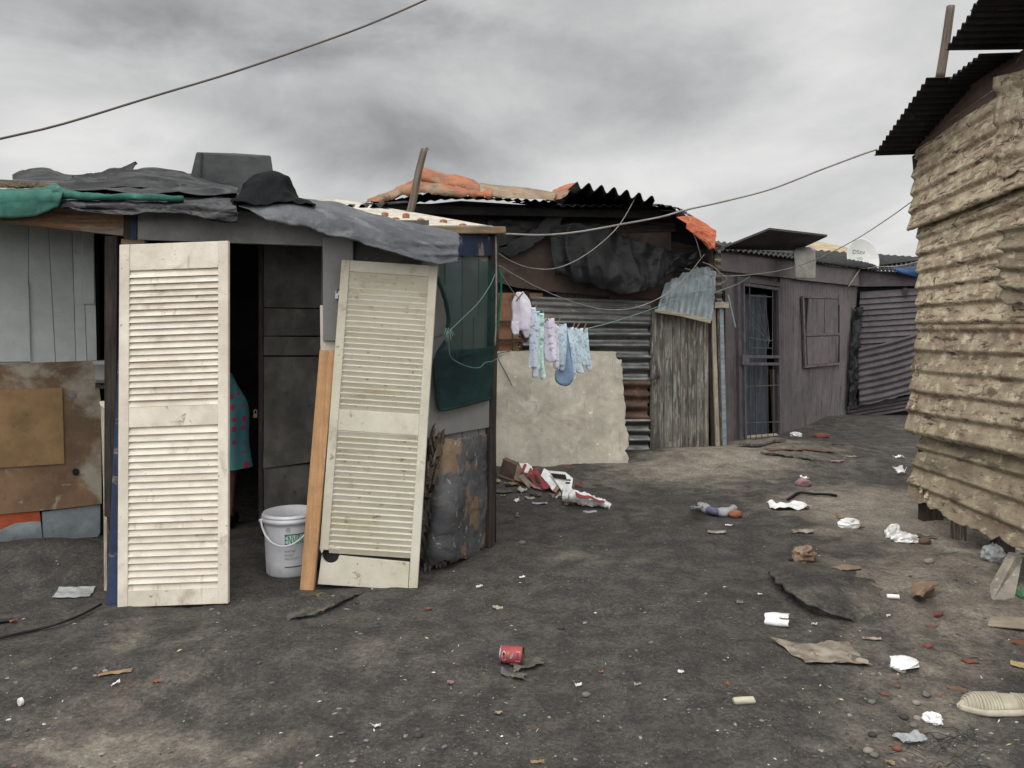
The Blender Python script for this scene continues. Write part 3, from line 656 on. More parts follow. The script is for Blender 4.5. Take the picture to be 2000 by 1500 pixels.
    for px, py in caps:
        t = (py-394)/52
        d = 4.98+(1-min(1, t))*2.1*.75+max(0, px-825)/160*.35
        mb = MB(); mb.lathe([(.027, -.03), (.027, .002), (.016, .008), (.001, .009)], 10, Matrix.Translation(W(px, py, d)))
        mb.build('roof_cap', M['rust_cap'], ws, smooth=True)
    MB().beam(W(822, 449, 4.93), W(984, 450, 5.42), .05, .05).build('roof_edge', M['edge_timber'], r, bevel=.006)
    mb = MB().loft([[W(640, 408, 8.1), W(700, 404, 8.1), W(800, 396, 8.0)], [W(625, 398, 6.9), W(690, 404, 6.9), W(760, 400, 6.8)]], 40, 3, disp=corr(.022, .14, True))
    mb.build('ridge_sheet', M['dark_roof'], r, smooth=True, solid=.004)
    return r
SHACK = front_shack()

# ------------------------------------------------------------------ things on and around it
def louvre_door(name, bl, br, tl, paint, zs, st, tilt, counts, label, bottom=True, lift=0.0, th=.03):
    f = Fr(bl, br, tl); H_, Wd = f.h, f.w; k = H_/707.0
    r = thing(name, f.p(Wd/2, 0, 0), label, 'louvred door', 'louvred doors leaning on the shack')
    top, u0, u1, l0, l1 = [H_-q*k for q in zs]
    for nm, x0, x1, z0 in (('stile', 0, st, 0 if bottom else .16*0+.20), ('stile', Wd-st, Wd, 0)):
        mb = MB(); f.slab(mb, x0, x1, z0, H_, 0, th); mb.build(nm, paint, r, bevel=.003)
    for z0, z1 in ((u0, H_), (l0, u1)) + (((0, l1),) if bottom else ()):
        mb = MB(); f.slab(mb, st, Wd-st, z0, z1, .003, th-.004); mb.build('rail', paint, r, bevel=.002)
    for z0, z1, n in ((u1, u0, counts[0]), (l1, l0, counts[1])):
        mb = MB(); p = (z1-z0)/n
        for i in range(n):
            zb = z0+i*p; x0, x1 = st, Wd-st; o = random.uniform(-.0012, .0012)
            lo, hi = (zb-.004, zb+p+.003)
            if tilt > 0: y0, y1 = .002+o, .021+o          # lower edge nearer
            else: y0, y1 = .021+o, .004+o
            if tilt < 0:
                mb.hexa([f.p(x0, .020+o, lo), f.p(x1, .020+o, lo), f.p(x1, .002+o, hi-.007), f.p(x0, .002+o, hi-.007), f.p(x0, .03, lo), f.p(x1, .03, lo), f.p(x1, .022, hi+.004), f.p(x0, .022, hi+.004)], random.random()*6); continue
            mb.hexa([f.p(x0, y0, lo), f.p(x1, y0, lo), f.p(x1, y1, hi), f.p(x0, y1, hi), f.p(x0, y0+.006, lo), f.p(x1, y0+.006, lo), f.p(x1, y1+.006, hi), f.p(x0, y1+.006, hi)], random.random()*6)
        mb.build('louvre_slats', paint, r)
    return r, f
def doors():
    bl, br, tl = W(229, 1187, 4.27), W(445, 1179, 4.27), W(233, 478, 4.34)
    louvre_door('louvred_door', bl, br, tl, M['door_paint'], (0, 52, 319, 360, 675), .057, 1, (21, 24), 'upright white louvred door standing left of the dark doorway')
    bl, br, tl = W(619, 1141, 4.56), W(815, 1154, 4.56), W(667, 507, 4.76)
    r, f = louvre_door('louvred_door', bl, br, tl, M['door_paint_yellow'], (0, 25, 332, 378, 640), .053, -1, (25, 21), 'yellowed louvred door leaning to the right with a broken bottom rail and hole', bottom=False)
    # the broken foot: board with a round bite out of its corner, stile stub above it
    k = f.h/646.0
    cx, cz, rr = .066, f.h-588*k, .052
    arc = [f.p(cx+rr*math.cos(a), .001, cz+rr*math.sin(a)) for a in [math.pi*1.03+j*(math.pi*.95)/9 for j in range(10)]]
    mb = MB(); mb.panel([f.p(.004, .001, .0), f.p(f.w-.056, .001, .0), f.p(f.w-.056, .001, cz-.016)]+arc[::-1], .028)
    mb.build('bottom_rail', M['door_paint_yellow'], r, bevel=.002)
    arc = [f.p(max(0, cx+rr*math.cos(a)), .001, cz+rr*math.sin(a)) for a in [math.pi*.35+j*(math.pi*.6)/8 for j in range(9)]]
    mb = MB(); mb.panel([f.p(0, .001, .215), f.p(.053, .001, .215), f.p(.12, .004, .20)]+arc, .027)
    mb.build('stile_stub', M['door_paint_yellow'], r, bevel=.002)
    MB().panel([f.p(.0, .032, .0), f.p(f.w, .032, .0), f.p(f.w, .032, .3), f.p(0, .032, .3)], .01).build('backing', M['interior'], r)
doors()
mb = MB().panel([W(640, 684, 4.74), W(655, 684, 4.74), W(612, 1154, 4.52), W(585, 1153, 4.52), W(624, 683, 4.74)], .04)
mb.build('timber_plank', M['new_pine'], label='bare orange-brown pine plank leaning between bucket and yellowed louvred door', cat='plank', bevel=.004)
mb = MB().panel([W(230, 700, 4.42), W(234, 560, 4.45), W(237, 560, 4.45), W(232, 1186, 4.30), W(206, 1188, 4.30), W(216, 1020, 4.35)], .03)
mb.build('blue_board', M['blue_board'], label='narrow blue painted board behind the upright white louvred door', cat='board', bevel=.003)
mb = MB().panel([W(196, 790, 4.75), W(207, 790, 4.75), W(212, 880, 4.72), W(208, 960, 4.7), W(209, 1192, 4.5), W(203, 1192, 4.5), W(202, 960, 4.7)], .035)
b = mb.build('split_batten', M['lintel_timber'], label='pale split timber batten beside the blue board, left of the doorway', cat='batten', bevel=.003)
mb = MB(); mb.panel([W(194, 784, 4.74), W(222, 784, 4.74), W(220, 795, 4.74), W(212, 790, 4.74), (W(205, 798, 4.74)), W(196, 792, 4.74)], .03); mb.build('batten_head', M['door_paint'], b)
mb = MB(); T = Matrix.Translation(W(212, 746, 5.2))
mb.lathe([(.001, 0), (.075, 0), (.085, .11), (.09, .115), (.095, .12), (.095, .145), (.088, .145), (.08, .02)], 20, T)
mb.build('plastic_tub', M['grey_panel'], label='small pale plastic tub behind the white louvred door', cat='tub', smooth=True)
mb = MB(); mb.panel([W(186, 747, 5.3), W(236, 747, 5.3), W(236, 753, 5.1), W(186, 753, 5.1)], .02); mb.build('shelf_board', M['dark_timber'], SHACK)

def bucket():
    c = G(553, 1131); c = V((c.x, c.y+.145, c.z)); R0, R1, h = .143, .160, .385
    r = thing('bucket', c, 'white plastic paint bucket with green lettering standing in the doorway', 'bucket')
    T = Matrix.Translation(c)
    pr = [(.001, .004), (R0-.01, 0), (R0, .012)]+[(R0+(R1-R0)*t, .012+(h-.012)*t) for t in [.2, .4, .6, .8, .86]]
    pr += [(R1+.012, h*.865), (R1+.014, h*.93), (R1+.006, h*.935), (R1+.006, h*.955), (R1+.011, h*.957), (R1+.011, h*.972), (R1+.004, h*.975), (R1+.004, h), (R1-.004, h)]
    pr += [(R1-.008, h*.8), (R0-.006, .02), (.001, .016)]
    MB().lathe(pr, 56, T).build('bucket_body', M['bucket_white'], r, smooth=True)
    def onto(a0, z0, e=.0015):
        def q(x, y):
            z = z0+y; rad = R0+(R1-R0)*(z/h)+e
            a = math.radians(-90)+a0+x/rad
            return c+V((rad*math.cos(a), rad*math.sin(a), z))
        return q
    def bar(x0, x1, y0, y1, a0, z0, m, e=.0012, name='print'):
        mb = MB(); fn = onto(a0, z0, e); n = 24
        for i in range(n):
            xa, xb = x0+(x1-x0)*i/n, x0+(x1-x0)*(i+1)/n
            o = len(mb.v); mb.v += [fn(xa, y0), fn(xb, y0), fn(xb, y1), fn(xa, y1)]; mb.face((o, o+1, o+2, o+3))
        mb.build(name, M[m], r)
    a = math.radians(4)
    bar(0, .17, 0, .0065, a, .268, 'green_print', name='printed_line'); bar(0, .17, 0, .0065, a, .068, 'green_print', name='printed_line')
    bar(0, .17, 0, .062, a, .202, 'pale_print', .0008, 'printed_panel')
    mb = MB(); add_text(mb, 'ENVIRO', .0621, lambda x, y: onto(a, .212, .002)(x*.6, y*1.28)); mb.build('lettering', M['green_print'], r)
    mb = MB()
    for i, w_ in enumerate(('WATER', 'BASED', 'PRODUCT')): add_text(mb, w_, .019, lambda x, y, i=i: onto(a, .163-i*.0235, .002)(x, y))
    mb.build('lettering', M['grey_print'], r)
    mb = MB(); fn = onto(a, .302, .0018)
    for k in range(20):
        b0, b1 = 2*math.pi*k/20, 2*math.pi*(k+1)/20; o = len(mb.v)
        mb.v += [fn(.022+.013*math.cos(b0), .013*math.sin(b0)), fn(.022+.013*math.cos(b1), .013*math.sin(b1)), fn(.022+.0095*math.cos(b1), .0095*math.sin(b1)), fn(.022+.0095*math.cos(b0), .0095*math.sin(b0))]; mb.face((o, o+1, o+2, o+3))
    o = len(mb.v); mb.v += [fn(.016, .002), fn(.021, -.005), fn(.03, .007), fn(.028, .008), (fn(.021, -.001)), fn(.018, .004)]; mb.face(range(o, o+6))
    mb.build('emblem', M['grey_print'], r)
    # handle: hinged at two ears, dropped against the front
    mb = MB(); P = []
    for k in range(25):
        u = -1+2*k/24; ang = math.radians(-90)+math.radians(4)+u*math.radians(62)
        z = h*.90-.135*math.cos(u*math.pi/2)**.8 if abs(u) < 1 else h*.90
        rad = R1+.019
        P.append(c+V((rad*math.cos(ang), rad*math.sin(ang), z)))
    mb.tube(P, .0065, 8, 60, flat=.7)
    hd = mb.build('handle', M['bucket_white'], r, smooth=True)
    for u in (0, -1):
        mb = MB(); mb.tube([P[u]+V((0, .02, 0)), P[u]+V((0, -.006, 0))], .013, 10); mb.build('ear', M['bucket_white'], hd, smooth=True)
bucket()

def person():
    b = V((-2.29, 6.02, gz(-2.29, 6.02)))
    r = thing('person', b, 'person in turquoise dress with pink motifs standing inside the dark doorway, back turned', 'person')
    vs = []; es = []; rad = []
    def add(x, y, z, q, p=None):
        vs.append((x, y, z)); rad.append(q)
        if p is not None: es.append((p, len(vs)-1))
        return len(vs)-1
    pel = add(.0, 0, .96, (.15, .12)); w_ = add(.05, -.02, 1.10, (.13, .10), pel); ch = add(.15, -.06, 1.26, (.14, .11), w_); nb = add(.21, -.10, 1.37, (.09, .07), ch)
    nk = add(.24, -.13, 1.43, (.05, .05), nb); hd = add(.27, -.16, 1.51, (.075, .09), nk); tp = add(.28, -.16, 1.60, (.07, .085), hd)
    for s in (-1, 1):
        hp = add(s*.09, 0, .86, (.095, .1), pel); kn = add(s*.085, -.01, .48, (.055, .06), hp); an = add(s*.08, .02, .09, (.034, .038), kn); add(s*.09, -.10, .03, (.034, .024), an)
        sh = add(s*.15+.24, -.08, 1.34, (.05, .05), nb); el = add(s*.19+.17, .06, 1.10, (.038, .038), sh); wrs = add(s*.205, -.03, .90, (.026, .026), el)
        pm = add(s*.20, -.05, .84, (.034, .018), wrs)
        for i, (fx, fl) in enumerate(((-.022, .062), (-.008, .07), (.008, .066), (.02, .052))):
            k1 = add(s*.20+fx*.6, -.05+fx, .80, (.009, .009), pm); add(s*.198+fx*.6, -.035+fx, .80-fl, (.007, .007), k1)
        t1 = add(s*.18, -.085, .835, (.010, .010), pm); add(s*.178, -.10, .80, (.008, .008), t1)
    me = bpy.data.meshes.new('body'); me.from_pydata(vs, es, []); me.update(); me.materials.append(M['skin'])
    o = bpy.data.objects.new('body', me); COL.objects.link(o); o.parent = r
    o.rotation_euler.z = math.radians(180)
    sk = o.modifiers.new('Skin', 'SKIN'); sk.use_smooth_shade = True
    for i, q in enumerate(rad): me.skin_vertices[0].data[i].radius = q
    me.skin_vertices[0].data[0].use_root = True
    o.modifiers.new('Sub', 'SUBSURF').levels = 1; o.modifiers['Sub'].render_levels = 2
    def ring(z, rx, ry, cx=0.0, n=28, ph=0):
        return [b+V((cx+rx*math.cos(a)*(1+.04*math.cos(7*a+ph)), ry*math.sin(a)*(1+.04*math.cos(7*a+ph)), z)) for a in [2*math.pi*k/n for k in range(n)]]+[b+V((cx+rx*1.0*(1+.04*math.cos(ph)), 0, z))]
    rows = [ring(1.19, .13, .13, -.04), ring(1.08, .155, .14, -.01), ring(.96, .20, .17, .012), ring(.84, .215, .185, .015), ring(.66, .215, .19, .012), ring(.46, .235, .20, .02)]
    rows = [[q+V((-.0, 0, 0)) for q in R_] for R_ in rows]
    mb = MB().loft(rows, 56, 30, disp=lambda s, t: .006*fb(s*6, t*3, 1), closed=True)
    dr = mb.build('dress', M['teal_dress'], r, smooth=True)
    rows = [ring(1.44, .05, .06, -.22), ring(1.37, .15, .11, -.20), ring(1.25, .155, .13, -.14), ring(1.12, .15, .14, -.06)]
    MB().loft(rows, 40, 12, closed=True).build('dark_top', M['dark_top'], r, smooth=True)
    mb = MB(); mb.lathe([(.001, .11), (.06, .095), (.098, .04), (.105, -.02), (.09, -.10), (.05, -.13)], 20, Matrix.Translation(b+V((-.27, .13, 1.57))))
    mb.build('hair', M['hair'], r, smooth=True)
    for s in (-1, 1):
        mb = MB(); p = b+V((s*.085+.0, .03, .02)); mb.tube([p+V((0, .06, .02)), p+V((0, 0, .03)), p+V((.02, -.10, .015)), p+V((.02, -.17, .005))], lambda t: .045-.012*t, 10)
        mb.build('shoe', M['cable_black'], r, smooth=True)
person()

def padlock():
    p = W(499, 812, 5.5)
    r = thing('padlock', p, 'small brass padlock hanging on the edge of the dark board inside the doorway', 'padlock')
    mb = MB(); mb.box(p+V((0, 0, 0)), .028, .014, .03); mb.build('lock_body', M['brass'], r, bevel=.003)
    mb = MB(); mb.tube([p+V((-.009, 0, .014)), p+V((-.009, 0, .034)), p+V((0, 0, .044)), p+V((.009, 0, .034)), p+V((.009, 0, .014))], .003, 8); mb.build('shackle', M['steel'], r, smooth=True)
padlock()

# plastics and cloths over the roof edge
def sheet(name, m, rows, nu, nv, label, cat, disp=None, rag=None, solid=.003, ragf=9, seed=0.0, group=None):
    return MB().loft(rows, nu, nv, disp, rag, ragf, seed=seed).build(name, M[m], label=label, cat=cat, smooth=True, solid=solid, group=group)
T_ = 'plastic sheet'
sheet('plastic_sheet', 'black_plastic', [[W(118, 388, 4.9), W(250, 384, 4.95), W(360, 386, 5.0), W(468, 384, 5.0)], [W(100, 399, 4.5), W(230, 396, 4.53), W(360, 398, 4.58), W(468, 402, 4.6)],
      [W(130, 408, 4.46), W(240, 412, 4.48), W(350, 412, 4.52), W(470, 418, 4.56)], [W(170, 417, 4.46), W(250, 421, 4.48), W(340, 421, 4.5), W(420, 436, 4.52), W(466, 436, 4.56)]],
      120, 40, 'wrinkled black plastic sheet draped over the front roof beam below the green cloth', T_, fold(3, .020, 2.6, (.8, 3.2), .12), dict(b=.02, r=.02))
sheet('shade_cloth', 'green_cloth', [[W(-160, 366, 4.9), W(0, 374, 4.9), W(70, 372, 4.9), W(112, 362, 4.85)], [W(-160, 376, 4.5), W(0, 378, 4.5), W(60, 376, 4.5), W(125, 380, 4.46)],
      [W(-160, 404, 4.45), W(0, 402, 4.45), W(60, 398, 4.45), W(118, 400, 4.44)], [W(-160, 430, 4.44), W(0, 429, 4.44), W(66, 427, 4.44), W(112, 404, 4.44)]],
      90, 40, 'green shade cloth hanging in a flap at the left end of the roof edge', 'shade cloth', fold(6, .014, 3), dict(b=.015))
mb = MB().tube([W(112, 374, 4.5), W(140, 382, 4.47), W(190, 385, 4.47), W(260, 385, 4.49), W(320, 387, 4.5), W(358, 388, 4.52)], lambda t: .030*(1-.25*t)+.012*math.exp(-(t-.06)**2*200), 14, 70, flat=.8)
for i, p in enumerate(mb.v): mb.v[i] = p+V((0, 0, .010*fb(p.x*9, p.z*9, p.y*9)))
mb.build('rolled_shade_cloth', M['green_cloth'], label='rolled length of green shade cloth lying along the roof edge above black plastic', cat='shade cloth', smooth=True)
sheet('plastic_sheet', 'grey_plastic', [[W(470, 398, 5.2), W(580, 394, 5.3), W(650, 401, 5.2), W(720, 424, 5.05), W(800, 440, 4.98), W(880, 458, 5.0)], [W(466, 405, 4.66), W(560, 403, 4.68), W(680, 424, 4.74), W(800, 446, 4.82), W(897, 464, 4.86)],
      [W(466, 408, 4.56), W(560, 416, 4.58), W(680, 440, 4.62), W(800, 466, 4.68), W(899, 478, 4.76)], [W(470, 412, 4.54), W(545, 440, 4.55), W(650, 468, 4.57), W(750, 492, 4.6), W(840, 518, 4.66), W(894, 517, 4.7)]],
      150, 60, 'grey plastic sheet hanging from the roof edge above the leaning yellowed door', T_, fold(11, .020, 1.9, (.7, 2.4), .14), dict(b=.02, r=.015))
sheet('black_cloth', 'black_cloth', [[W(455, 398, 5.2), W(500, 372, 5.3), W(540, 362, 5.4), W(600, 402, 5.4)], [W(462, 396, 4.9), W(500, 352, 5.0), W(528, 342, 5.0), W(560, 358, 5.0), W(584, 392, 5.0), W(612, 410, 5.0)],
      [W(456, 404, 4.6), W(490, 376, 4.7), W(530, 352, 4.8), W(570, 386, 4.8), W(618, 412, 4.76)], [W(452, 402, 4.55), W(480, 406, 4.55), W(540, 404, 4.58), W(580, 408, 4.6), W(616, 413, 4.62)]],
      70, 50, 'crumpled black cloth heaped over the roof edge above the doorway', 'cloth', fold(8, .03, 2.6, (1.5, .8), .08), dict(r=.03))
sheet('plastic_sheet', 'black_sheet', [[W(26, 360, 7.0), W(90, 350, 7.1), W(190, 356, 7.2)], [W(30, 350, 6.5), W(52, 339, 6.5), W(84, 333, 6.5), W(120, 345, 6.5), W(190, 356, 6.5)], [W(28, 360, 6.0), W(80, 352, 6.0), W(130, 356, 6.0), W(196, 362, 6.0)], [W(20, 372, 5.5), W(90, 369, 5.5), W(200, 372, 5.5)]],
      70, 40, 'dark plastic sheet humped over the far left end of the roof', T_, fold(14, .03, 1.8, (.7, 2.0), .08), dict(r=.05))
sheet('plastic_sheet', 'black_sheet', [[W(140, 362, 7.4), W(260, 352, 7.5), W(450, 372, 7.6)], [W(140, 358, 6.6), W(196, 350, 6.6), W(222, 342, 6.6), W(252, 346, 6.7), W(300, 342, 6.7), W(330, 348, 6.7), W(455, 374, 6.7)], [W(146, 362, 6.0), W(200, 364, 5.9), W(240, 354, 5.9), W(320, 364, 5.9), W(460, 384, 5.9)], [W(130, 374, 5.3), W(200, 372, 5.3), W(300, 377, 5.3), W(380, 378, 5.3), W(464, 388, 5.2)], [W(30, 390, 4.75), W(140, 394, 4.75), W(260, 397, 4.75), W(360, 399, 4.75), W(464, 402, 4.75)]],
      120, 60, 'black plastic sheet heaped in long folds along the top of the low roof', T_, fold(23, .055, 1.7, (.55, 2.3), .06), dict(t=.03))
MB().tube([W(205, 366, 5.5), W(300, 360, 5.5), W(400, 374, 5.4), W(470, 384, 5.2)], lambda t: .028+.012*math.sin(t*9), 10, 60, flat=.6).build('plastic_roll', M['black_plastic'], label='thin twisted roll of black plastic running along the roof behind the green roll', cat=T_, smooth=True)
sheet('plastic_flap', 'black_sheet', [[W(265, 316, 6.3), W(266, 321, 6.3)], [W(228, 332, 6.2), W(258, 338, 6.2)], [W(190, 346, 6.1), W(250, 350, 6.1)], [W(160, 358, 6.0), W(256, 366, 5.9)]], 18, 26, 'stiff pointed black plastic flap sticking up from the roof heap', 'plastic flap', fold(2, .012, 3))
sheet('plastic_sheet', 'black_sheet', [[W(200, 360, 5.7), W(280, 352, 5.8), W(350, 354, 5.8), W(430, 374, 5.8)], [W(196, 366, 5.3), W(236, 352, 5.3), W(290, 350, 5.35), W(350, 362, 5.35), W(450, 380, 5.3)], [W(210, 378, 5.0), W(300, 378, 5.0), W(380, 384, 5.0), W(470, 388, 4.95)]],
      80, 34, 'smaller black plastic fold lying in front of the cloth-covered box on the roof', T_, fold(21, .035, 2.0, (.7, 2), .1), dict(t=.03, b=.03))
def roof_box():
    r = thing('covered_box', W(448, 385, 6.7), 'large box under grey cloth standing on the roof of the front shack', 'covered box')
    d0, d1 = 6.5, 7.2
    rows = []
    def ring(pts, n=1): return pts+[pts[0]]
    top = [W(384, 297, d0), W(528, 305, d0), W(520, 306, d1), W(392, 300, d1)]
    mid = [W(374, 335, d0), W(533, 342, d0), W(522, 338, d1), W(386, 335, d1)]
    bot = [W(362, 388, d0), W(540, 388, d0), W(524, 388, d1), W(380, 388, d1)]
    cap = [W(452, 299, 6.8), W(456, 299, 6.8), W(456, 299.5, 6.84), W(452, 299.5, 6.84)]
    def dens(q, n=10):
        out = []
        for i in range(4):
            for k in range(n): out.append(q[i].lerp(q[(i+1) % 4], k/n))
        return out+[q[0]]
    mb = MB(); R_ = [dens(q) for q in (cap, top, mid, bot)]
    o = 0
    for i, row in enumerate(R_):
        for j, p in enumerate(row): mb.v.append(p+V((.012*fb(p.x*4, p.z*4, p.y*3), .012*fb(p.x*5, p.z*4, 3), .008*fb(p.x*5, p.y*5, 2))))
    n = len(R_[0])
    for i in range(3):
        for j in range(n-1): mb.face((i*n+j, (i+1)*n+j, (i+1)*n+j+1, i*n+j+1), [(j*.05, i*.2), (j*.05, i*.2+.2), (j*.05+.05, i*.2+.2), (j*.05+.05, i*.2)])
    o_ = mb.build('cloth_cover', M['grey_cloth'], r, bevel=.012)
    mb = MB()
    f0 = [W(392, 299, d0-.012), W(395, 299, d0-.012), W(391, 388, d0-.03), W(388, 388, d0-.03)]
    mb.panel(f0, .004); mb.build('seam', M['black_sheet'], r)
roof_box()
for a, b, w_, lb in (((-60, 360, 5.6), (205, 366, 5.3), .10, 'weathered loose board with straw on it, lying along the left roof edge'), ((-80, 352, 6.0), (130, 360, 5.7), .09, 'weathered loose board lying behind the strawy one on the low roof')):
    MB().beam(W(*a), W(*b), w_, .025).build('roof_board', M['grey_timber'], label=lb, cat='board', bevel=.004, group='loose boards on the roof')
mb = MB(); R3 = random.Random(5)
for k in range(420):
    px = R3.uniform(-30, 195); q = W(px, 358+px*.05+R3.uniform(-2, 8), R3.uniform(5.25, 5.6)); a = R3.uniform(0, 6.28); l = R3.uniform(.03, .10)
    dv = V((math.cos(a), .5*math.sin(a), R3.uniform(-.2, .35)))*l
    mb.tube([q, q+dv*.5+V((0, 0, .005)), q+dv], .0016, 3, 2)
mb.build('straw', M['straw'], label='dry straw scattered over the loose roof boards', cat='straw', kind='stuff')
def pole(name, a, b, r0, m, label, nail=False):
    mb = MB().tube([a, a.lerp(b, .3)+V((.006, 0, 0)), a.lerp(b, .7)+V((-.004, 0, 0)), b], lambda t: r0*(1-.12*t), 10, 18)
    mb.build(name, M[m], label=label, cat='pole', smooth=True)
pole('wooden_pole', W(795, 436, 6.6), W(829, 291, 6.6), .034, 'roof_pole', 'thin weathered wooden pole slanting up from the white roof sheet')
mb = MB().tube([W(829, 292, 6.6), W(834, 289, 6.6), W(837, 293, 6.6)], .004, 6); mb.build('wire_hook', M['rusty_steel'], bpy.data.objects['wooden_pole'], smooth=True)

# peeling chipboard and its loose layers
def peeling():
    r = thing('chipboard_stack', W(885, 1100, 5.2), 'bulging grey peeling chipboard with frayed layers under the end of the front shack', 'chipboard')
    def disp(s, t): return .003*fb(s*7, t*7, 2)+.005*(1 if fb(s*5+3, t*4, 8) > .08 else 0)+.006*abs(fb(s*2, t*2, 4))
    rows = [[W(846, 868, 5.10), W(862, 858, 4.93), W(890, 852, 4.98), W(925, 848, 5.2), W(948, 845, 5.42), (W(950, 845, 5.6))],
            [W(838, 930, 5.05), W(858, 930, 4.86), W(890, 928, 4.90), W(925, 925, 5.16), W(950, 920, 5.40), W(953, 920, 5.6)],
            [W(832, 1000, 5.02), W(850, 1004, 4.82), W(885, 1004, 4.86), W(920, 998, 5.12), W(949, 990, 5.38), W(953, 990, 5.6)],
            [W(824, 1062, 5.0), W(842, 1075, 4.80), W(880, 1078, 4.84), W(915, 1072, 5.10), W(945, 1055, 5.38), W(952, 1050, 5.6)],
            [W(818, 1092, 5.0), W(840, 1106, 4.86), W(880, 1100, 4.90), W(915, 1090, 5.14), W(945, 1070, 5.40), W(952, 1064, 5.6)]]
    MB().loft(rows, 90, 110, disp, dict(b=.05, t=.03), 14).build('chipboard_face', M['peeling_board'], r, smooth=True, solid=.012)
    R4 = random.Random(12); mb = MB()
    for k in range(170):
        t = R4.random(); px = 838-t*24+R4.uniform(-8, 24); py = 858+t*238+R4.uniform(-6, 6)
        p = W(px, py, R4.uniform(4.84, 4.98)); h = R4.uniform(.03, .13); w_ = R4.uniform(.012, .045); tl = R4.uniform(-.35, .35)
        ax = V((w_*R4.uniform(.5, 1), R4.uniform(-.025, .035), R4.uniform(-.012, .012))); az = V((h*math.sin(tl), R4.uniform(-.03, .02), h*math.cos(tl)))
        mb.panel([p, p+ax, p+ax*.9+az*.6, p+ax*.7+az, p+az*.8-ax*.1], .006)
    mb.build('frayed_edge', M['board_layers'], r); mb = MB()
    for k in range(34):
        px = R4.uniform(826, 930); p = W(px, 1098-(px-826)*.22+R4.uniform(-10, 4), 4.86+(px-850)*.0052 if px > 850 else 4.86); l = R4.uniform(.03, .08)
        mb.panel([p, p+V((R4.uniform(.015, .05), .01, R4.uniform(-.01, .02))), p+V((R4.uniform(0, .03), -R4.uniform(0, .04), -l))], .005)
    mb.build('splinter_fringe', M['board_layers'], r)
peeling()

# green shade netting on the end wall
def netting():
    r = thing('shade_netting', PR(905, 790, .06), 'dark green shade netting tied across the end wall above the grey board', 'shade netting')
    q = lambda x, y, o=.05: PR(x, y, o)
    MB().loft([[q(846, 486, .10), q(880, 490, .06), q(920, 500), q(964, 506)], [q(852, 560, .14), q(890, 560, .10), q(930, 562), q(964, 562)], [q(872, 640, .14), q(905, 640, .08), q(935, 642), q(964, 640)],
               [q(852, 690, .12), q(890, 694, .09), q(930, 694), q(963, 690)]], 60, 60, fold(5, .012, 3), dict(l=.03, t=.03)).build('netting_upper', M['green_net'], r, smooth=True, solid=.002)
    MB().loft([[q(856, 684, .13), q(890, 682, .10), q(930, 680, .06), q(962, 676)], [q(850, 720, .11), q(890, 718, .09), q(930, 714, .06), q(962, 712)], [q(856, 772, .09), q(890, 768, .08), q(930, 757, .06), q(961, 748)],
               [q(857, 800, .08), q(890, 792, .08), q(930, 782, .06), q(960, 774)]], 50, 40, fold(9, .008, 3)).build('netting_lower', M['green_net_thick'], r, smooth=True, solid=.003)
    MB().tube([q(874, 660, .13), q(855, 690, .12), q(849, 716, .12), q(853, 762, .11), q(857, 796, .10), q(868, 800, .1), q(905, 792, .09), q(958, 778, .07)], .011, 8, 60).build('rolled_hem', M['green_net_thick'], r, smooth=True)
    MB().tube([q(848, 530, .14), q(868, 580, .15), q(876, 620, .15), q(872, 655, .14)], .013, 8, 30).build('rolled_hem', M['green_net_thick'], r, smooth=True)
    mb = MB(); R5 = random.Random(3); c = q(876, 650, .17)
    for k in range(26):
        a = R5.uniform(0, 6.28); l = R5.uniform(.015, .04)
        mb.tube([c, c+V((math.cos(a)*l*.5, -.02, math.sin(a)*l*.5+.02)), c+V((math.cos(a)*l*1.1, -.01, math.sin(a)*l*1.2-.02))], .0013, 4, 5)
    mb.build('knot', M['cord_pale'], r, smooth=True)
    MB().tube([q(876, 648, .17), q(905, 620, .16), q(935, 590, .13), q(958, 556, .1), q(967, 535, .08)], .0022, 5, 30).build('tie_cord', M['cord_pale'], r, smooth=True)
    MB().tube([q(876, 655, .17), q(878, 690, .14), q(888, 704, .13), q(915, 716, .12), q(936, 718, .1), q(948, 708, .09), q(960, 706, .08), q(972, 700, .1)], .0018, 5, 40).build('tie_cord', M['cord_pale'], r, smooth=True)
netting()
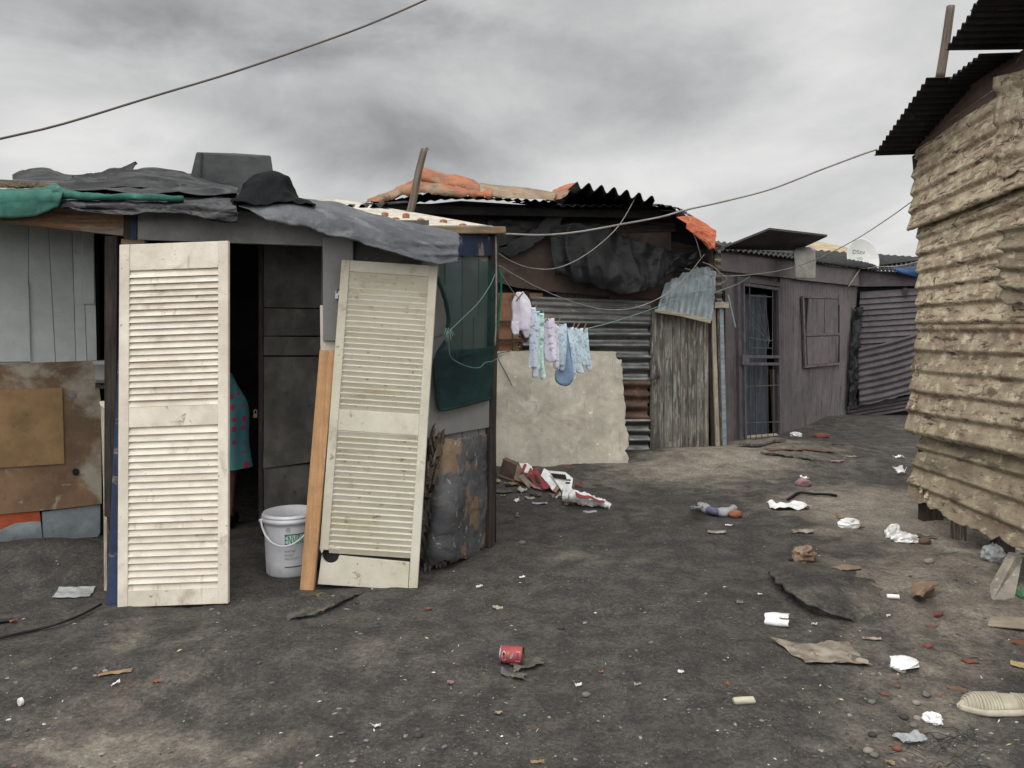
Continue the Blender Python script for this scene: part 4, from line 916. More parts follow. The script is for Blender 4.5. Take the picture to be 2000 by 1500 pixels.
# ------------------------------------------------------------------ middle shack
PM = Plane(960, 9.0, 1400, 9.4)
def middle():
    r = thing('shack', PM(1180, 900), 'patched shack with rusty corrugated walls, plank door and orange tarp on its roof', 'shack', 'shacks along the alley')
    q = lambda x, y, o=0.0: PM(x, y, o)
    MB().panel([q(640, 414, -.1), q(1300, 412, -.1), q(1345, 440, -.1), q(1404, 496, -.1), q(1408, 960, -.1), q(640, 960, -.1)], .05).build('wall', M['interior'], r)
    mb = MB()
    for px in (640, 1412):
        a = q(px, 950, -.1); b = a+V((.3 if px > 900 else -1.6, 4.0, 0)); n = V((.03, 0, 0))
        mb.hexa([a, b, b+V((0, 0, 2.6)), a+V((0, 0, 2.42)), a+n, b+n, b+n+V((0, 0, 2.6)), a+n+V((0, 0, 2.42))])
    mb.build('side_wall', M['interior'], r)
    for pts, m, o in (([(960, 440), (1085, 440), (1088, 560), (1080, 566), (1000, 560), (960, 545)], 'brown_wall', .0), ([(1086, 430), (1190, 440), (1190, 590), (1086, 590)], 'dark_timber', -.01), ([(1190, 446), (1311, 452), (1312, 560), (1190, 600)], 'brown_wall', .005),
                      ([(960, 548), (1010, 562), (1100, 572), (1290, 586), (1290, 560), (1080, 536), (960, 510)], 'brown_wall', .012), ([(1310, 470), (1400, 490), (1400, 560), (1310, 560)], 'dark_timber', -.03), ([(1240, 560), (1312, 560), (1312, 640), (1240, 640)], 'brown_wall', -.02)):
        MB().panel([q(x, y, o) for x, y in pts], .02).build('wall_board', M[m], r, bevel=.003)
    MB().panel([W(560, 418, 12.02), W(760, 406, 12.02), W(900, 392, 12.02), W(1090, 404, 12.02), W(1240, 402, 12.02), W(1330, 412, 12.02), W(1410, 486, 12.02), W(1410, 800, 12.02), W(560, 800, 12.02)], .04).build('back_wall', M['interior'], r)
    # barred window
    wn = MB().panel([q(958, 572, -.04), q(1060, 572, -.04), q(1060, 700, -.04), q(958, 700, -.04)], .02).build('window', M['card_pane'], r)
    MB().panel([q(1014, 568, -.02), q(1034, 568, -.02), q(1034, 600, -.02), q(1020, 604, -.02), q(1014, 700, -.02), q(1011, 700, -.02)], .02).build('window_frame', M['dark_timber'], wn, bevel=.003)
    mb = MB()
    for y in (629, 665): mb.beam(q(958, y, .01), q(1030, y, .01), .02, .035)
    mb.beam(q(972, 576, .018), q(972, 686, .018), .02, .022); mb.beam(q(1001, 576, .02), q(1001, 686, .02), .012, .012)
    mb.build('window_bars', M['rusty_steel'], wn)
    MB().panel([q(1014, 652, .0), q(1060, 652, .0), q(1060, 690, .0), q(1014, 690, .0)], .02).build('window_rail', M['rusty_metal'], wn)
    mb = MB()
    for cy in (655, 678):
        for k in range(7):
            a = k*.9; p = q(1007, cy, -.008); l = .045
            mb.panel([p, p+V((l*math.cos(a)-.012*math.sin(a), -.012, l*math.sin(a)+.012*math.cos(a))), p+V((l*1.3*math.cos(a), -.016, l*1.3*math.sin(a)))], .004)
    mb.build('yellow_paper', M['yellow_bit'], wn)
    # corrugated cladding
    def tin(pts4, m, name, lam=.076, amp=.012, off=.03, vert=False, rag=None, nu=60, nv=70, lab=None, ph=0, par=None):
        (a, b, c, d) = pts4
        return MB().loft([[q(*a, off), q(*b, off)], [q(*d, off), q(*c, off)]], nu, nv, corr(amp, lam, vert, ph, wr(3, .008, 4)), rag, 12).build(name, M[m], par or r, smooth=True, solid=.003, label=lab)
    tin(((1034, 579), (1272, 588), (1272, 632), (1034, 627)), 'galvanised_dull', 'corrugated_sheet', .072, .008, .05, rag=dict(l=.03), lab='dull upper corrugated sheet')
    tin(((1020, 624), (1272, 626), (1272, 750), (1020, 750)), 'galvanised', 'corrugated_sheet', .135, .022, .025, rag=dict(r=.03), nv=110, lab='shiny dark corrugated sheet')
    tin(((1180, 744), (1271, 744), (1270, 824), (1180, 824)), 'rusty_metal', 'corrugated_sheet', .135, .02, .035, rag=dict(r=.05, b=.01), lab='rusty corrugated sheet')
    tin(((1180, 818), (1271, 818), (1270, 905), (1180, 905)), 'galvanised', 'corrugated_sheet', .115, .02, .045, rag=dict(r=.03), lab='bright bottom corrugated sheet')
    # plank door
    dr = MB(); xs = [1273, 1283, 1297, 1313, 1329, 1344, 1360, 1375, 1384]
    for i, (a, b) in enumerate(zip(xs, xs[1:])):
        ya = 606+(a-1273)*.14; o = .05+random.uniform(-.008, .008)
        dr.panel([q(a+.4, ya, o), q(b-.4, ya+2, o), q(b-.6+.8, 890+random.uniform(-3, 4), o), q(a+.6, 890+random.uniform(-3, 4), o)], .03)
    door = dr.build('door', M['weathered_door'], r, bevel=.004)
    mb = MB(); mb.panel([q(1297, 718, .056), q(1299, 717, .056), q(1313, 758, .056), q(1311, 760, .056)], .006); mb.build('door_gash', M['cable_black'], door)
    mb = MB(); mb.tube([q(1266, 738, .06), q(1276, 741, .09), q(1284, 738, .09), q(1286, 730, .09), q(1283, 720, .08), q(1285, 714, .07)], .006, 6); mb.tube([q(1284, 742, .09), q(1287, 736, .1), q(1282, 733, .09), q(1281, 741, .1)], .007, 6)
    mb.build('wire_latch', M['rusty_steel'], door, smooth=True)
    MB().panel([q(1271, 606, .03), q(1276, 607, .03), q(1276, 892, .03), q(1270, 892, .03)], .06).build('door_jamb', M['grey_timber'], r, bevel=.004)
    # posts right of the door
    for a, b, c, d, m, o in ((1382, 616, 1391, 886, 'dark_timber', .03), (1388, 560, 1400, 886, 'lintel_timber', .06), (1398, 500, 1408, 882, 'old_plank', .03), (1405, 588, 1413, 880, 'pale_flap', .05)):
        MB().panel([q(a, b, o), q(a+8, b, o), q(c+7, d, o), q(c-1, d, o)], .06).build('door_post', M[m], r, bevel=.004)
    MB().panel([q(1396, 590, .09), q(1424, 590, .09), q(1424, 601, .09), q(1396, 602, .09)], .06).build('post_block', M['lintel_timber'], r, bevel=.003)
    MB().panel([q(1383, 476, .05), q(1394, 480, .05), q(1397, 560, .05), q(1386, 560, .05)], .06).build('short_post', M['old_plank'], r, bevel=.003)
    mb = MB()
    mb.loft([[q(1392, 470, .1), q(1408, 474, .1)], [q(1394, 600, .06), q(1412, 600, .06)]], 14, 30, corr(.02, .1, False), dict(l=.04, r=.03)); mb.build('rough_edge', M['old_plank'], r, smooth=True, solid=.01)
    # pale flap and its batten
    MB().loft([[q(1299, 552, .10), q(1330, 534, .10), q(1370, 516, .10), q(1398, 530, .10)], [q(1292, 575, .12), q(1330, 570, .12), q(1398, 568, .12)], [q(1283, 606, .14), q(1330, 616, .14), q(1391, 628, .14)]], 60, 40, corr(.008, .075, True, 0, wr(2, .02, 4)), dict(t=.05, r=.02, b=.012), 14).build('corrugated_flap', M['pale_flap'], r, smooth=True, solid=.003)
    MB().panel([q(1280, 603, .18), q(1335, 612, .18), q(1390, 623, .18), q(1388, 632, .18), q(1330, 618, .18), q(1279, 610, .18)], .05).build('door_lintel', M['lintel_timber'], r, bevel=.004)
    # roof: decks seen from below, big corrugated sheet, ragged right end
    deck = lambda rows, nu, nv, m='dark_roof', **k: MB().loft(rows, nu, nv, **k).build('roof_sheet', M[m], r, smooth=True, solid=.006)
    deck([[W(560, 414, 12), W(760, 402, 12), W(900, 388, 12), W(1090, 400, 12)], [W(640, 408, 8.5), W(715, 402, 8.5), W(780, 390, 8.45), W(850, 377, 8.4), W(940, 385, 8.4), W(1085, 394, 8.45)]], 110, 12, disp=corr(.014, .13, True), rag=dict(b=.06), ragf=3)
    deck([[W(1000, 396, 12), W(1240, 398, 12), W(1330, 408, 12)], [W(1050, 402, 8.6), W(1240, 402, 8.6), W(1300, 402, 8.7), W(1342, 414, 8.8)]], 90, 12, disp=corr(.014, .13, True), rag=dict(b=.07), ragf=3)
    deck([[W(1290, 414, 11), W(1350, 420, 11.5), W(1400, 480, 11.8)], [W(1290, 410, 8.7), W(1340, 418, 8.8), W(1376, 452, 8.95), W(1402, 494, 9.1)]], 30, 12, rag=dict(b=.06))
    deck([[W(1068, 410, 10.4), W(1160, 414, 10.4), W(1262, 418, 10.3)], [W(1126, 361, 8.3), W(1205, 374, 8.3), W(1279, 391, 8.3)]], 150, 10, disp=lambda s, t: .038*math.sin(2*math.pi*s/.176-1.2))
    MB().beam(q(700, 408, .3), q(1310, 420, .3), .07, .09).build('roof_beam', M['interior'], r)  # near-black colour stands in for the shade under the roof
    MB().panel([q(700, 396, .02), q(1320, 404, .02), q(1320, 452, .02), q(700, 470, .02)], .02).build('upper_board', M['dark_timber'], r)  # dark timber colour also carries the shade of the band below the roof
    return r
MID = middle()
def qm(x, y, o=0.0): return PM(x, y, o)
sheet('orange_tarp', 'orange_tarp', [[W(735, 398, 10.5), W(830, 362, 10.5), W(960, 372, 10.5)], [W(720, 392, 9.0), W(760, 381, 9.0), W(800, 362, 9.0), W(826, 354, 9.0), W(880, 364, 9.0), W(960, 374, 9.0)],
      [W(716, 398, 8.5), W(750, 386, 8.46), W(790, 371, 8.42), W(850, 366, 8.38), W(960, 380, 8.38)], [W(714, 404, 8.42), W(760, 395, 8.40), W(850, 382, 8.34), W(960, 391, 8.34)]],
      150, 50, 'faded orange tarpaulin folded over the roof of the middle shack', 'tarpaulin', fold(4, .03, 2.2, (1.2, 1.4), .15), dict(b=.04, l=.03), solid=.004)
sheet('tan_tarp', 'tan_tarp', [[W(938, 362, 9.2), W(1000, 368, 9.2), W(1088, 380, 9.2)], [W(936, 364, 8.7), W(1000, 372, 8.7), W(1086, 382, 8.7)], [W(938, 376, 8.42), W(1000, 381, 8.44), W(1084, 388, 8.5)], [W(940, 386, 8.36), W(1010, 393, 8.36), W(1080, 394, 8.4)]], 60, 30, 'dirty tan tarpaulin fold along the middle roof left of the raised sheet', 'tarpaulin', fold(9, .022, 2, (.7, 2), .1), dict(b=.02))
sheet('tarp_roll', 'orange_tarp', [[W(824, 331, 8.8), W(856, 340, 8.8), W(900, 348, 8.8), W(942, 362, 8.8)], [W(820, 336, 8.6), W(856, 348, 8.55), W(900, 356, 8.55), W(946, 368, 8.6)], [W(824, 350, 8.5), W(856, 360, 8.48), W(900, 368, 8.48), W(945, 374, 8.5)], [W(822, 352, 8.6), W(856, 358, 8.65), W(900, 366, 8.65), W(940, 372, 8.7)]],
      50, 30, 'bright folded orange tarpaulin roll lying highest on the middle roof beside the pole', 'tarpaulin', fold(7, .02, 2.2))
sheet('orange_tarp', 'orange_tarp', [[W(1082, 374, 9.3), W(1104, 362, 9.3), W(1125, 360, 9.3)], [W(1070, 388, 8.9), W(1095, 374, 8.9), W(1120, 368, 8.9)], [W(1066, 396, 8.6), W(1090, 392, 8.6), W(1108, 384, 8.6)]], 20, 16, 'small orange tarpaulin corner showing behind the raised corrugated roof sheet', 'tarpaulin', fold(3, .015, 3))
sheet('tarp_flap', 'orange_tarp_bright', [[W(1320, 426, 8.75), W(1340, 424, 8.8), W(1366, 432, 8.9), W(1396, 452, 9.0)], [W(1336, 438, 8.72), W(1365, 450, 8.8), W(1396, 462, 8.95)], [W(1352, 448, 8.7), W(1372, 464, 8.8), W(1395, 478, 8.9)], [W(1382, 474, 8.78), W(1390, 486, 8.82), W(1394, 492, 8.85)]],
      40, 34, 'bright orange tarpaulin corner hanging at the right end of the middle roof', 'tarpaulin', fold(5, .02, 3))
sheet('plastic_sheet', 'black_sheet', [[qm(1078, 446, .12), qm(1120, 440, .2), qm(1170, 444, .2), qm(1230, 470, .16), qm(1290, 490, .12), qm(1312, 498, .1)], [qm(1078, 490, .16), qm(1120, 490, .24), qm(1180, 484, .26), qm(1240, 505, .2), qm(1305, 512, .14)],
      [qm(1086, 522, .18), qm(1130, 536, .26), qm(1190, 530, .3), qm(1250, 530, .24), qm(1298, 528, .16)], [qm(1094, 530, .18), qm(1135, 552, .24), qm(1180, 570, .27), qm(1204, 578, .28), qm(1250, 568, .24), qm(1284, 556, .16)]],
      110, 80, 'large black plastic sheet sagging in folds on the middle shack wall', T_, fold(17, .07, 1.2, (1.7, .7), .08), dict(b=.045, r=.03), ragf=9)
sheet('plastic_sheet', 'black_sheet', [[qm(1296, 498, .14), qm(1330, 492, .16), qm(1365, 484, .16)], [qm(1280, 520, .16), qm(1330, 508, .18), qm(1378, 500, .16)], [qm(1278, 545, .16), qm(1310, 535, .16), qm(1372, 508, .14)]], 60, 30, 'torn black plastic strip bunched above the pale corrugated flap', T_, fold(31, .04, 3), dict(b=.05, t=.03), ragf=14)
sheet('plastic_sheet', 'grey_cloth', [[qm(1074, 404, .25), qm(1096, 402, .25), qm(1112, 410, .25)], [qm(1050, 440, .16), qm(1075, 440, .2), qm(1090, 448, .2)], [qm(1010, 468, .1), qm(1040, 462, .14), qm(1060, 470, .14)], [qm(966, 486, .06), qm(985, 496, .06), qm(1000, 505, .06)]],
      30, 50, 'twisted grey plastic strip hanging from the middle roof towards the front shack corner', T_, fold(12, .03, 2.5), dict(l=.04, r=.04))
M['grey_cloth_dark'] = M['black_sheet']
sheet('plastic_sheet', 'black_sheet', [[qm(950, 410, .03), qm(1010, 408, .03), qm(1075, 410, .03)], [qm(950, 450, .04), qm(1010, 450, .05), qm(1060, 440, .04)], [qm(950, 488, .04), qm(990, 480, .05), qm(1030, 466, .04)]], 40, 30, 'flat dark sheeting on the upper wall behind the twisted grey strip', T_, fold(13, .012, 3), dict(b=.03))
# leaning concrete slab
mb = MB()
R6 = random.Random(9)
edge = [(958, 915), (957, 800), (960, 686), (1060, 684), (1203, 686), (1205, 700), (1214, 703), (1216, 740), (1221, 790), (1222, 830), (1229, 850), (1228, 868), (1222, 880), (1230, 894), (1226, 908), (1150, 914), (1060, 916)]
def slab_pt(x, y): t = (916-y)/230; return W(x, y, 8.42+.45*t)
out = []
for (a, b) in zip(edge, edge[1:]+edge[:1]):
    A_, B_ = slab_pt(*a), slab_pt(*b); n = max(2, int((B_-A_).length/.035)); rough = .010 if (a[0] > 1190 or a[1] > 900) else .004
    for k in range(n):
        p = A_.lerp(B_, k/n); out.append(p+V((R6.uniform(-rough, rough), 0, R6.uniform(-rough, rough))))
mb.panel(out, .055)
mb.build('concrete_slab', M['concrete'], label='chipped beige concrete slab leaning against the middle shack below the washing', cat='slab', bevel=.006)
for i, (pts, r_) in enumerate((([(1000, 731), (1004, 738), (1000, 756), (1015, 760)], .004), ([(1000, 731), (997, 745), (1006, 770)], .003))): pass
mb = MB().tube([slab_pt(996, 686)+V((0, -.02, 0)), slab_pt(975, 690)+V((0, -.03, 0)), slab_pt(973, 700)+V((0, -.03, 0)), slab_pt(986, 724)+V((0, -.03, 0)), slab_pt(1000, 752)+V((0, -.03, 0))], .005, 5, 24)
mb.build('hanging_cord', M['cable_dark'], label='thin dark cord dangling in front of the concrete slab', cat='cord', smooth=True)
# ------------------------------------------------------------------ purple-grey shack at the back
PP = Plane(1405, 9.6, 1675, 13.3)
PQ = Plane(1650, 13.35, 1812, 13.0)
def purple():
    r = thing('shack', PP(1540, 850), 'purple-grey painted tin shack with barred security gate and shuttered window', 'shack', 'shacks along the alley')
    q = lambda x, y, o=0.0: PP(x, y, o)
    def tin(pl, pts, m, name, lam, amp, off=0.0, vert=True, nu=80, nv=24, rag=None, lab=None, th=.003):
        a, b, c, d = pts
        return MB().loft([[pl(*a, off), pl(*b, off)], [pl(*d, off), pl(*c, off)]], nu, nv, corr(amp, lam, vert, 0, wr(5, .006, 3)), rag, 10).build(name, M[m], r, smooth=True, solid=th, label=lab)
    tin(PP, ((1408, 515), (1447, 520), (1452, 885), (1412, 890)), 'purple_paint', 'corrugated_wall', .12, .010, vert=True, nu=40)
    tin(PP, ((1522, 520), (1676, 550), (1652, 830), (1530, 880)), 'purple_paint', 'corrugated_wall', .085, .006, nu=220)
    tin(PP, ((1445, 515), (1524, 525), (1524, 566), (1446, 558)), 'purple_paint', 'corrugated_wall', .075, .009, off=-.03, nu=90)
    MB().panel([q(1400, 480, -.35), q(1690, 510, -.35), q(1690, 850, -.35), q(1400, 900, -.35)], .03).build('inner_wall', M['interior'], r)
    mb = MB()
    for px, dx, dy in ((1402, -.8, 3.0), ):
        a = q(px, 890, -.02); a.z = -.1; b = a+V((dx, dy, 0))
        mb.hexa([a, b, b+V((0, 0, 2.55)), a+V((0, 0, 2.5)), a+V((.03, 0, 0)), b+V((.03, 0, 0)), b+V((.03, 0, 2.55)), a+V((.03, 0, 2.5))])
    mb.build('side_wall', M['interior'], r)
    MB().panel([q(1408, 487, .06), q(1558, 508, .06), q(1557, 545, .06), q(1408, 529, .06)], .035).build('fascia_board', M['purple_light'], r, bevel=.004)
    MB().panel([q(1556, 512, .075), q(1676, 524, .075), q(1678, 559, .075), q(1556, 546, .075)], .035).build('fascia_board', M['purple_light'], r, bevel=.004)
    MB().panel([PQ(1674, 528, .10), PQ(1812, 532, .10), PQ(1812, 558, .10), PQ(1674, 560, .10)], .035).build('fascia_board', M['purple_dark'], r, bevel=.004)
    # inner door, dark gap, and the barred gate before it
    mb = MB()
    for a, b in ((1452, 1463), (1463.5, 1475), (1475.5, 1487), (1487.5, 1498)): mb.panel([q(a, 575, -.10), q(b, 575, -.10), q(b, 860, -.10), q(a, 862, -.10)], .03)
    dr = mb.build('door', M['blue_grey_door'], r, bevel=.003)
    MB().panel([q(1508, 722, -.04), q(1514, 722, -.04), q(1521, 858, -.04), (q(1515, 858, -.04))], .04).build('leaning_lath', M['old_plank'], r, bevel=.003)
    gt = MB(); bw = .045
    def bar(x0, y0, x1, y1, w=.012, o=.07, mb=None): mb.beam(q(x0, y0, o), q(x1, y1, o), w, w)
    mb = MB()
    for x0, y0, x1, y1 in ((1451, 552, 1455, 868), (1519, 562, 1523, 856), (1450, 555, 1520, 565), (1452, 697, 1523, 697), (1452, 711, 1523, 711)): bar(x0, y0, x1, y1, .04, .06, mb)
    fr = mb.build('security_gate', M['gate_metal'], r, bevel=.004)
    mb = MB()
    for x0, y0, x1, y1 in ((1464, 560, 1464, 690), (1509, 563, 1509, 697), (1464, 577, 1509, 580), (1464, 679, 1509, 680), (1453, 755, 1522, 752), (1454, 826, 1521, 824)): bar(x0, y0, x1, y1, .012, .06, mb)
    for x1, y1 in ((1476, 578), (1493, 579), (1464, 603), (1464, 632), (1464, 659)): bar(1503, 666, x1, y1, .010, .065, mb)
    for x in (1465, 1476, 1487, 1499, 1510):
        bar(x, 713, x+1, 860, .009, .058, mb)
    mb.tube([q(1509, 665, .07), q(1503, 666, .07), (q(1500, 672, .07)), q(1500, 680, .07)], .007, 6, 12)
    mb.build('bars', M['gate_metal'], fr)
    MB().panel([q(1451, 693, .09), q(1464, 693, .09), q(1464, 713, .09), q(1451, 713, .09)], .05).build('lock_box', M['gate_metal'], fr, bevel=.003)
    mb = MB()
    for a, b in ((1441, 1448), (1445, 1450)): pass
    mb.panel([q(1441, 548, .05), q(1449, 549, .05), q(1454, 874, .05), q(1446, 876, .05)], .08); mb.panel([q(1441, 540, .05), q(1524, 552, .05), q(1524, 560, .05), q(1441, 550, .05)], .08); mb.panel([q(1521, 560, .03), q(1528, 562, .03), q(1532, 860, .03), q(1524, 862, .03)], .08)
    mb.build('gate_frame', M['purple_dark'], r, bevel=.004)
    MB().panel([q(1452, 856, .06), q(1522, 850, .06), q(1522, 858, .02), q(1452, 866, .02)], .05).build('threshold', M['lintel_timber'], r)
    # shutters
    MB().panel([q(1568, 579, .02), q(1640, 580, .02), q(1640, 712, .02), q(1573, 720, .02)], .01).build('window_recess', M['interior'], r)
    fr = MB()
    fr.panel([q(1568, 578, .05), q(1642, 580, .05), q(1642, 584, .05), q(1568, 582, .05)], .03); fr.panel([q(1570, 652, .05), q(1640, 650, .05), q(1640, 655, .05), q(1571, 657, .05)], .03); fr.panel([q(1572, 714, .05), q(1643, 708, .05), q(1643, 712, .05), q(1572, 719, .05)], .03)
    fr.panel([q(1568, 582, .05), q(1571, 582, .05), q(1576, 717, .05), q(1573, 717, .05)], .03)
    wf = fr.build('window', M['purple_paint'], r, bevel=.003)
    for pts in (([(1580, 583), (1610, 584), (1609, 652), (1576, 653)]), ([(1611, 584), (1637, 585), (1637, 651), (1611, 652)]), ([(1576, 658), (1638, 656), (1636, 708), (1578, 713)])):
        MB().panel([q(x, y, .045) for x, y in pts], .02).build('shutter', M['purple_paint'], wf, bevel=.003)
    MB().panel([q(1639, 575, .06), q(1641, 575, .06), q(1641, 595, .06), q(1639, 595, .06)], .02).build('shutter_hinge', M['purple_light'], wf)
    # right end: lapped boards above, loose corrugated sheet below
    y0, n = 562, 11
    boards = MB()
    for i in range(n):
        ya, yb = y0+i*11.2, y0+(i+1)*11.2+2; xl = 1682-i*2.2+random.uniform(-2, 2)
        a, b, c, d = PQ(xl, ya+8, .02), PQ(1815, ya-1, .02), PQ(1815, yb-1, .065), PQ(xl-1, yb+8, .065)
        boards.panel([a, b, c, d], .02)
    boards.build('lapped_boards', M['purple_dark'], r, bevel=.003)
    MB().panel([PQ(1640, 540, -.06), PQ(1830, 540, -.06), PQ(1830, 840, -.06), PQ(1640, 840, -.06)], .03).build('backing_board', M['interior'], r)
    a = MB().loft([[PQ(1672, 682, .10), PQ(1735, 668, .11), PQ(1808, 646, .11)], [PQ(1676, 794, .16), PQ(1735, 782, .18), PQ(1812, 760, .18)]], 60, 130, corr(.016, .108, False, 0, wr(4, .012, 3)), dict(l=.02, b=.02)).build('loose_corrugated_sheet', M['purple_dark'], r, smooth=True, solid=.003)
    mb = MB()
    for i in range(4):
        y = 782+i*7; mb.panel([PQ(1655, y+12, .03), PQ(1812, y-14, .03), PQ(1812, y-9, .06), PQ(1655, y+18, .06)], .02)
    mb.build('foot_boards', M['purple_dark'], r)
    mb = MB(); mb.loft([[PP(1664, 600, .02), PP(1680, 600, .06)], [PP(1655, 700, .02), PP(1674, 700, .08)], [PP(1650, 800, .03), PP(1668, 800, .06)]], 16, 60, fold(3, .05, 3), dict(r=.08, l=.04)); mb.build('torn_lining', M['black_sheet'], r, smooth=True, solid=.006)
    MB().panel([PQ(1764, 562, .09), PQ(1772, 562, .09), PQ(1773, 577, .09), PQ(1770, 579, .09), PQ(1768, 574, .09), PQ(1766, 579, .09), PQ(1763, 576, .09)], .01).build('hanging_rag', M['grey_cloth'], r)
    # roof
    mb = MB(); mb.loft([[W(1380, 470, 13.0), W(1560, 486, 15.5), W(1830, 505, 17.5)], [q(1396, 486, .14), q(1558, 507, .16), q(1680, 524, .16)]], 120, 10, corr(.02, .076, True)); mb.build('roof_sheet', M['dark_roof'], r, smooth=True, solid=.005)
    mb = MB(); mb.loft([[W(1640, 500, 17), W(1840, 508, 17)], [PQ(1676, 525, .2), PQ(1745, 531, .2), PQ(1815, 534, .2)]], 150, 8, corr(.025, .09, True)); mb.build('roof_sheet', M['dark_roof'], r, smooth=True, solid=.005)
    MB().tube([q(1560, 512, .11), q(1600, 514, .12), (q(1625, 519, .12)), PQ(1690, 524, .15), PQ(1712, 521, .16), PQ(1760, 519, .2), PQ(1815, 505, .3)], .008, 6, 50).build('roof_cable', M['cable_grey'], r, smooth=True)
    mb = MB(); mb.tube([q(1682, 522, .1), q(1670, 540, .13), (q(1657, 560, .1))], .012, 6, 10); mb.build('tie_wire', M['cable_grey'], r, smooth=True)
purple()
mb = MB().panel([W(1408, 490, 9.75), W(1503, 449, 9.3), W(1616, 462, 10.5), W(1556, 494, 11.2)], .01)
# a thick board lying askew on the roof, its under side towards the alley
mb = MB(); top = [W(1408, 487, 9.75), W(1503, 449, 9.3), W(1616, 462, 10.5), W(1556, 490, 11.2)]
mb.hexa([top[0], top[3], top[2], top[1]]+[p+V((0, 0, .028)) for p in (top[0], top[3], top[2], top[1])])
mb.build('roof_board', M['plywood_dark'], label='broad dark plywood board jutting out over the purple shack roof edge', cat='board', bevel=.003)
sheet('pale_sheet', 'pale_sheet', [[W(1556, 484, 10.9), W(1578, 483, 10.9), W(1592, 486, 10.9)], [W(1549, 492, 10.55), W(1572, 492, 10.6), W(1592, 496, 10.65)], [W(1551, 512, 10.42), W(1572, 514, 10.5), W(1593, 517, 10.6)], [W(1552, 544, 10.42), W(1575, 545, 10.5), W(1591, 545, 10.6)]], 16, 30, 'pale stiff sheet folded down over the purple fascia beside the dark plywood', 'sheet', fold(3, .008, 3))
mb = MB(); mb.hexa([W(1560, 500, 16), W(1655, 512, 16), W(1652, 487, 18), W(1592, 476, 18)]+[p+V((0, 0, .06)) for p in (W(1560, 500, 16), W(1655, 512, 16), W(1652, 487, 18), W(1592, 476, 18))])
mb.hexa([W(1648, 508, 16.2), W(1800, 528, 16.2), W(1790, 512, 18), W(1650, 487, 18)]+[p+V((0, 0, .05)) for p in (W(1648, 508, 16.2), W(1800, 528, 16.2), W(1790, 512, 18), W(1650, 487, 18))])
mb.build('roof', M['tan_roof'], thing('shack', V((6.9, 17, 0)), 'far shack whose tan roof shows behind the satellite dish', 'shack', 'shacks along the alley'))
mb = MB(); mb.hexa([V((6.2, 16.6, -.1)), V((9.3, 16.6, -.1)), V((9.3, 16.6, 2.6)), V((6.2, 16.6, 2.85)), V((6.2, 18, -.1)), V((9.3, 18, -.1)), V((9.3, 18, 2.6)), V((6.2, 18, 2.85))])
mb.build('wall', M['brown_wall'], bpy.data.objects['shack.003'])
sheet('blue_tarp', 'blue_tarp', [[PQ(1742, 524, .3), PQ(1790, 521, .3), PQ(1825, 519, .3)], [PQ(1752, 531, .32), PQ(1790, 532, .32), PQ(1825, 530, .32)], [PQ(1764, 536, .28), PQ(1795, 541, .28), PQ(1825, 540, .28)]], 30, 12, 'blue tarpaulin edge under the far roof next to the plastered tin shack', 'tarpaulin', fold(3, .02, 2))
def dish():
    c = W(1682, 507, 13.7)
    r = thing('satellite_dish', c-V((0, 0, .3)), 'white satellite dish with grey lettering standing on the purple shack roof', 'satellite dish')
    R_ = Matrix.Rotation(math.radians(8), 4, 'Z')@Matrix.Rotation(math.radians(78), 4, 'X')
    T = Matrix.Translation(c)@R_@Matrix.Diagonal((.98, 1.2, 1, 1))
    # bowl opens along its local +z, turned to face the alley
    pr = [(.001, 0)]+[(x, .20*x*x/.09*.3) for x in [.05*k for k in range(1, 7)]]+[(.312, .064), (.312, .056)]+[(x, .20*x*x/.09*.3-.012) for x in [.05*k for k in range(6, 0, -1)]]+[(.001, -.012)]
    MB().lathe(pr, 48, T).build('reflector', M['dish_white'], r, smooth=True)
    def fn(dx, dy, sx=1.0):
        return lambda x, y: T@V((dx+x*sx, (dy+y)/1.2, .067*((dx+x*sx)**2+((dy+y)/1.2)**2)/.09+.004))
    mb = MB(); add_text(mb, 'DStv', .105, fn(-.175, .10, 1.25)); mb.build('lettering', M['grey_print'], r)
    mb = MB(); add_text(mb, 'HD', .06, fn(-.085, .0, 1.3)); mb.build('lettering', M['grey_print'], r)
    MB().tube([c+V((0, .05, -.05)), c+V((0, .22, -.1)), c+V((0, .24, -.5))], .022, 10, 12).build('mast', M['cable_grey'], r, smooth=True)
    MB().tube([c+V((0, -.0, -.32)), c+V((.02, -.25, -.36)), c+V((.02, -.42, -.28))], .012, 8, 10).build('feed_arm', M['cable_grey'], r, smooth=True)
dish()

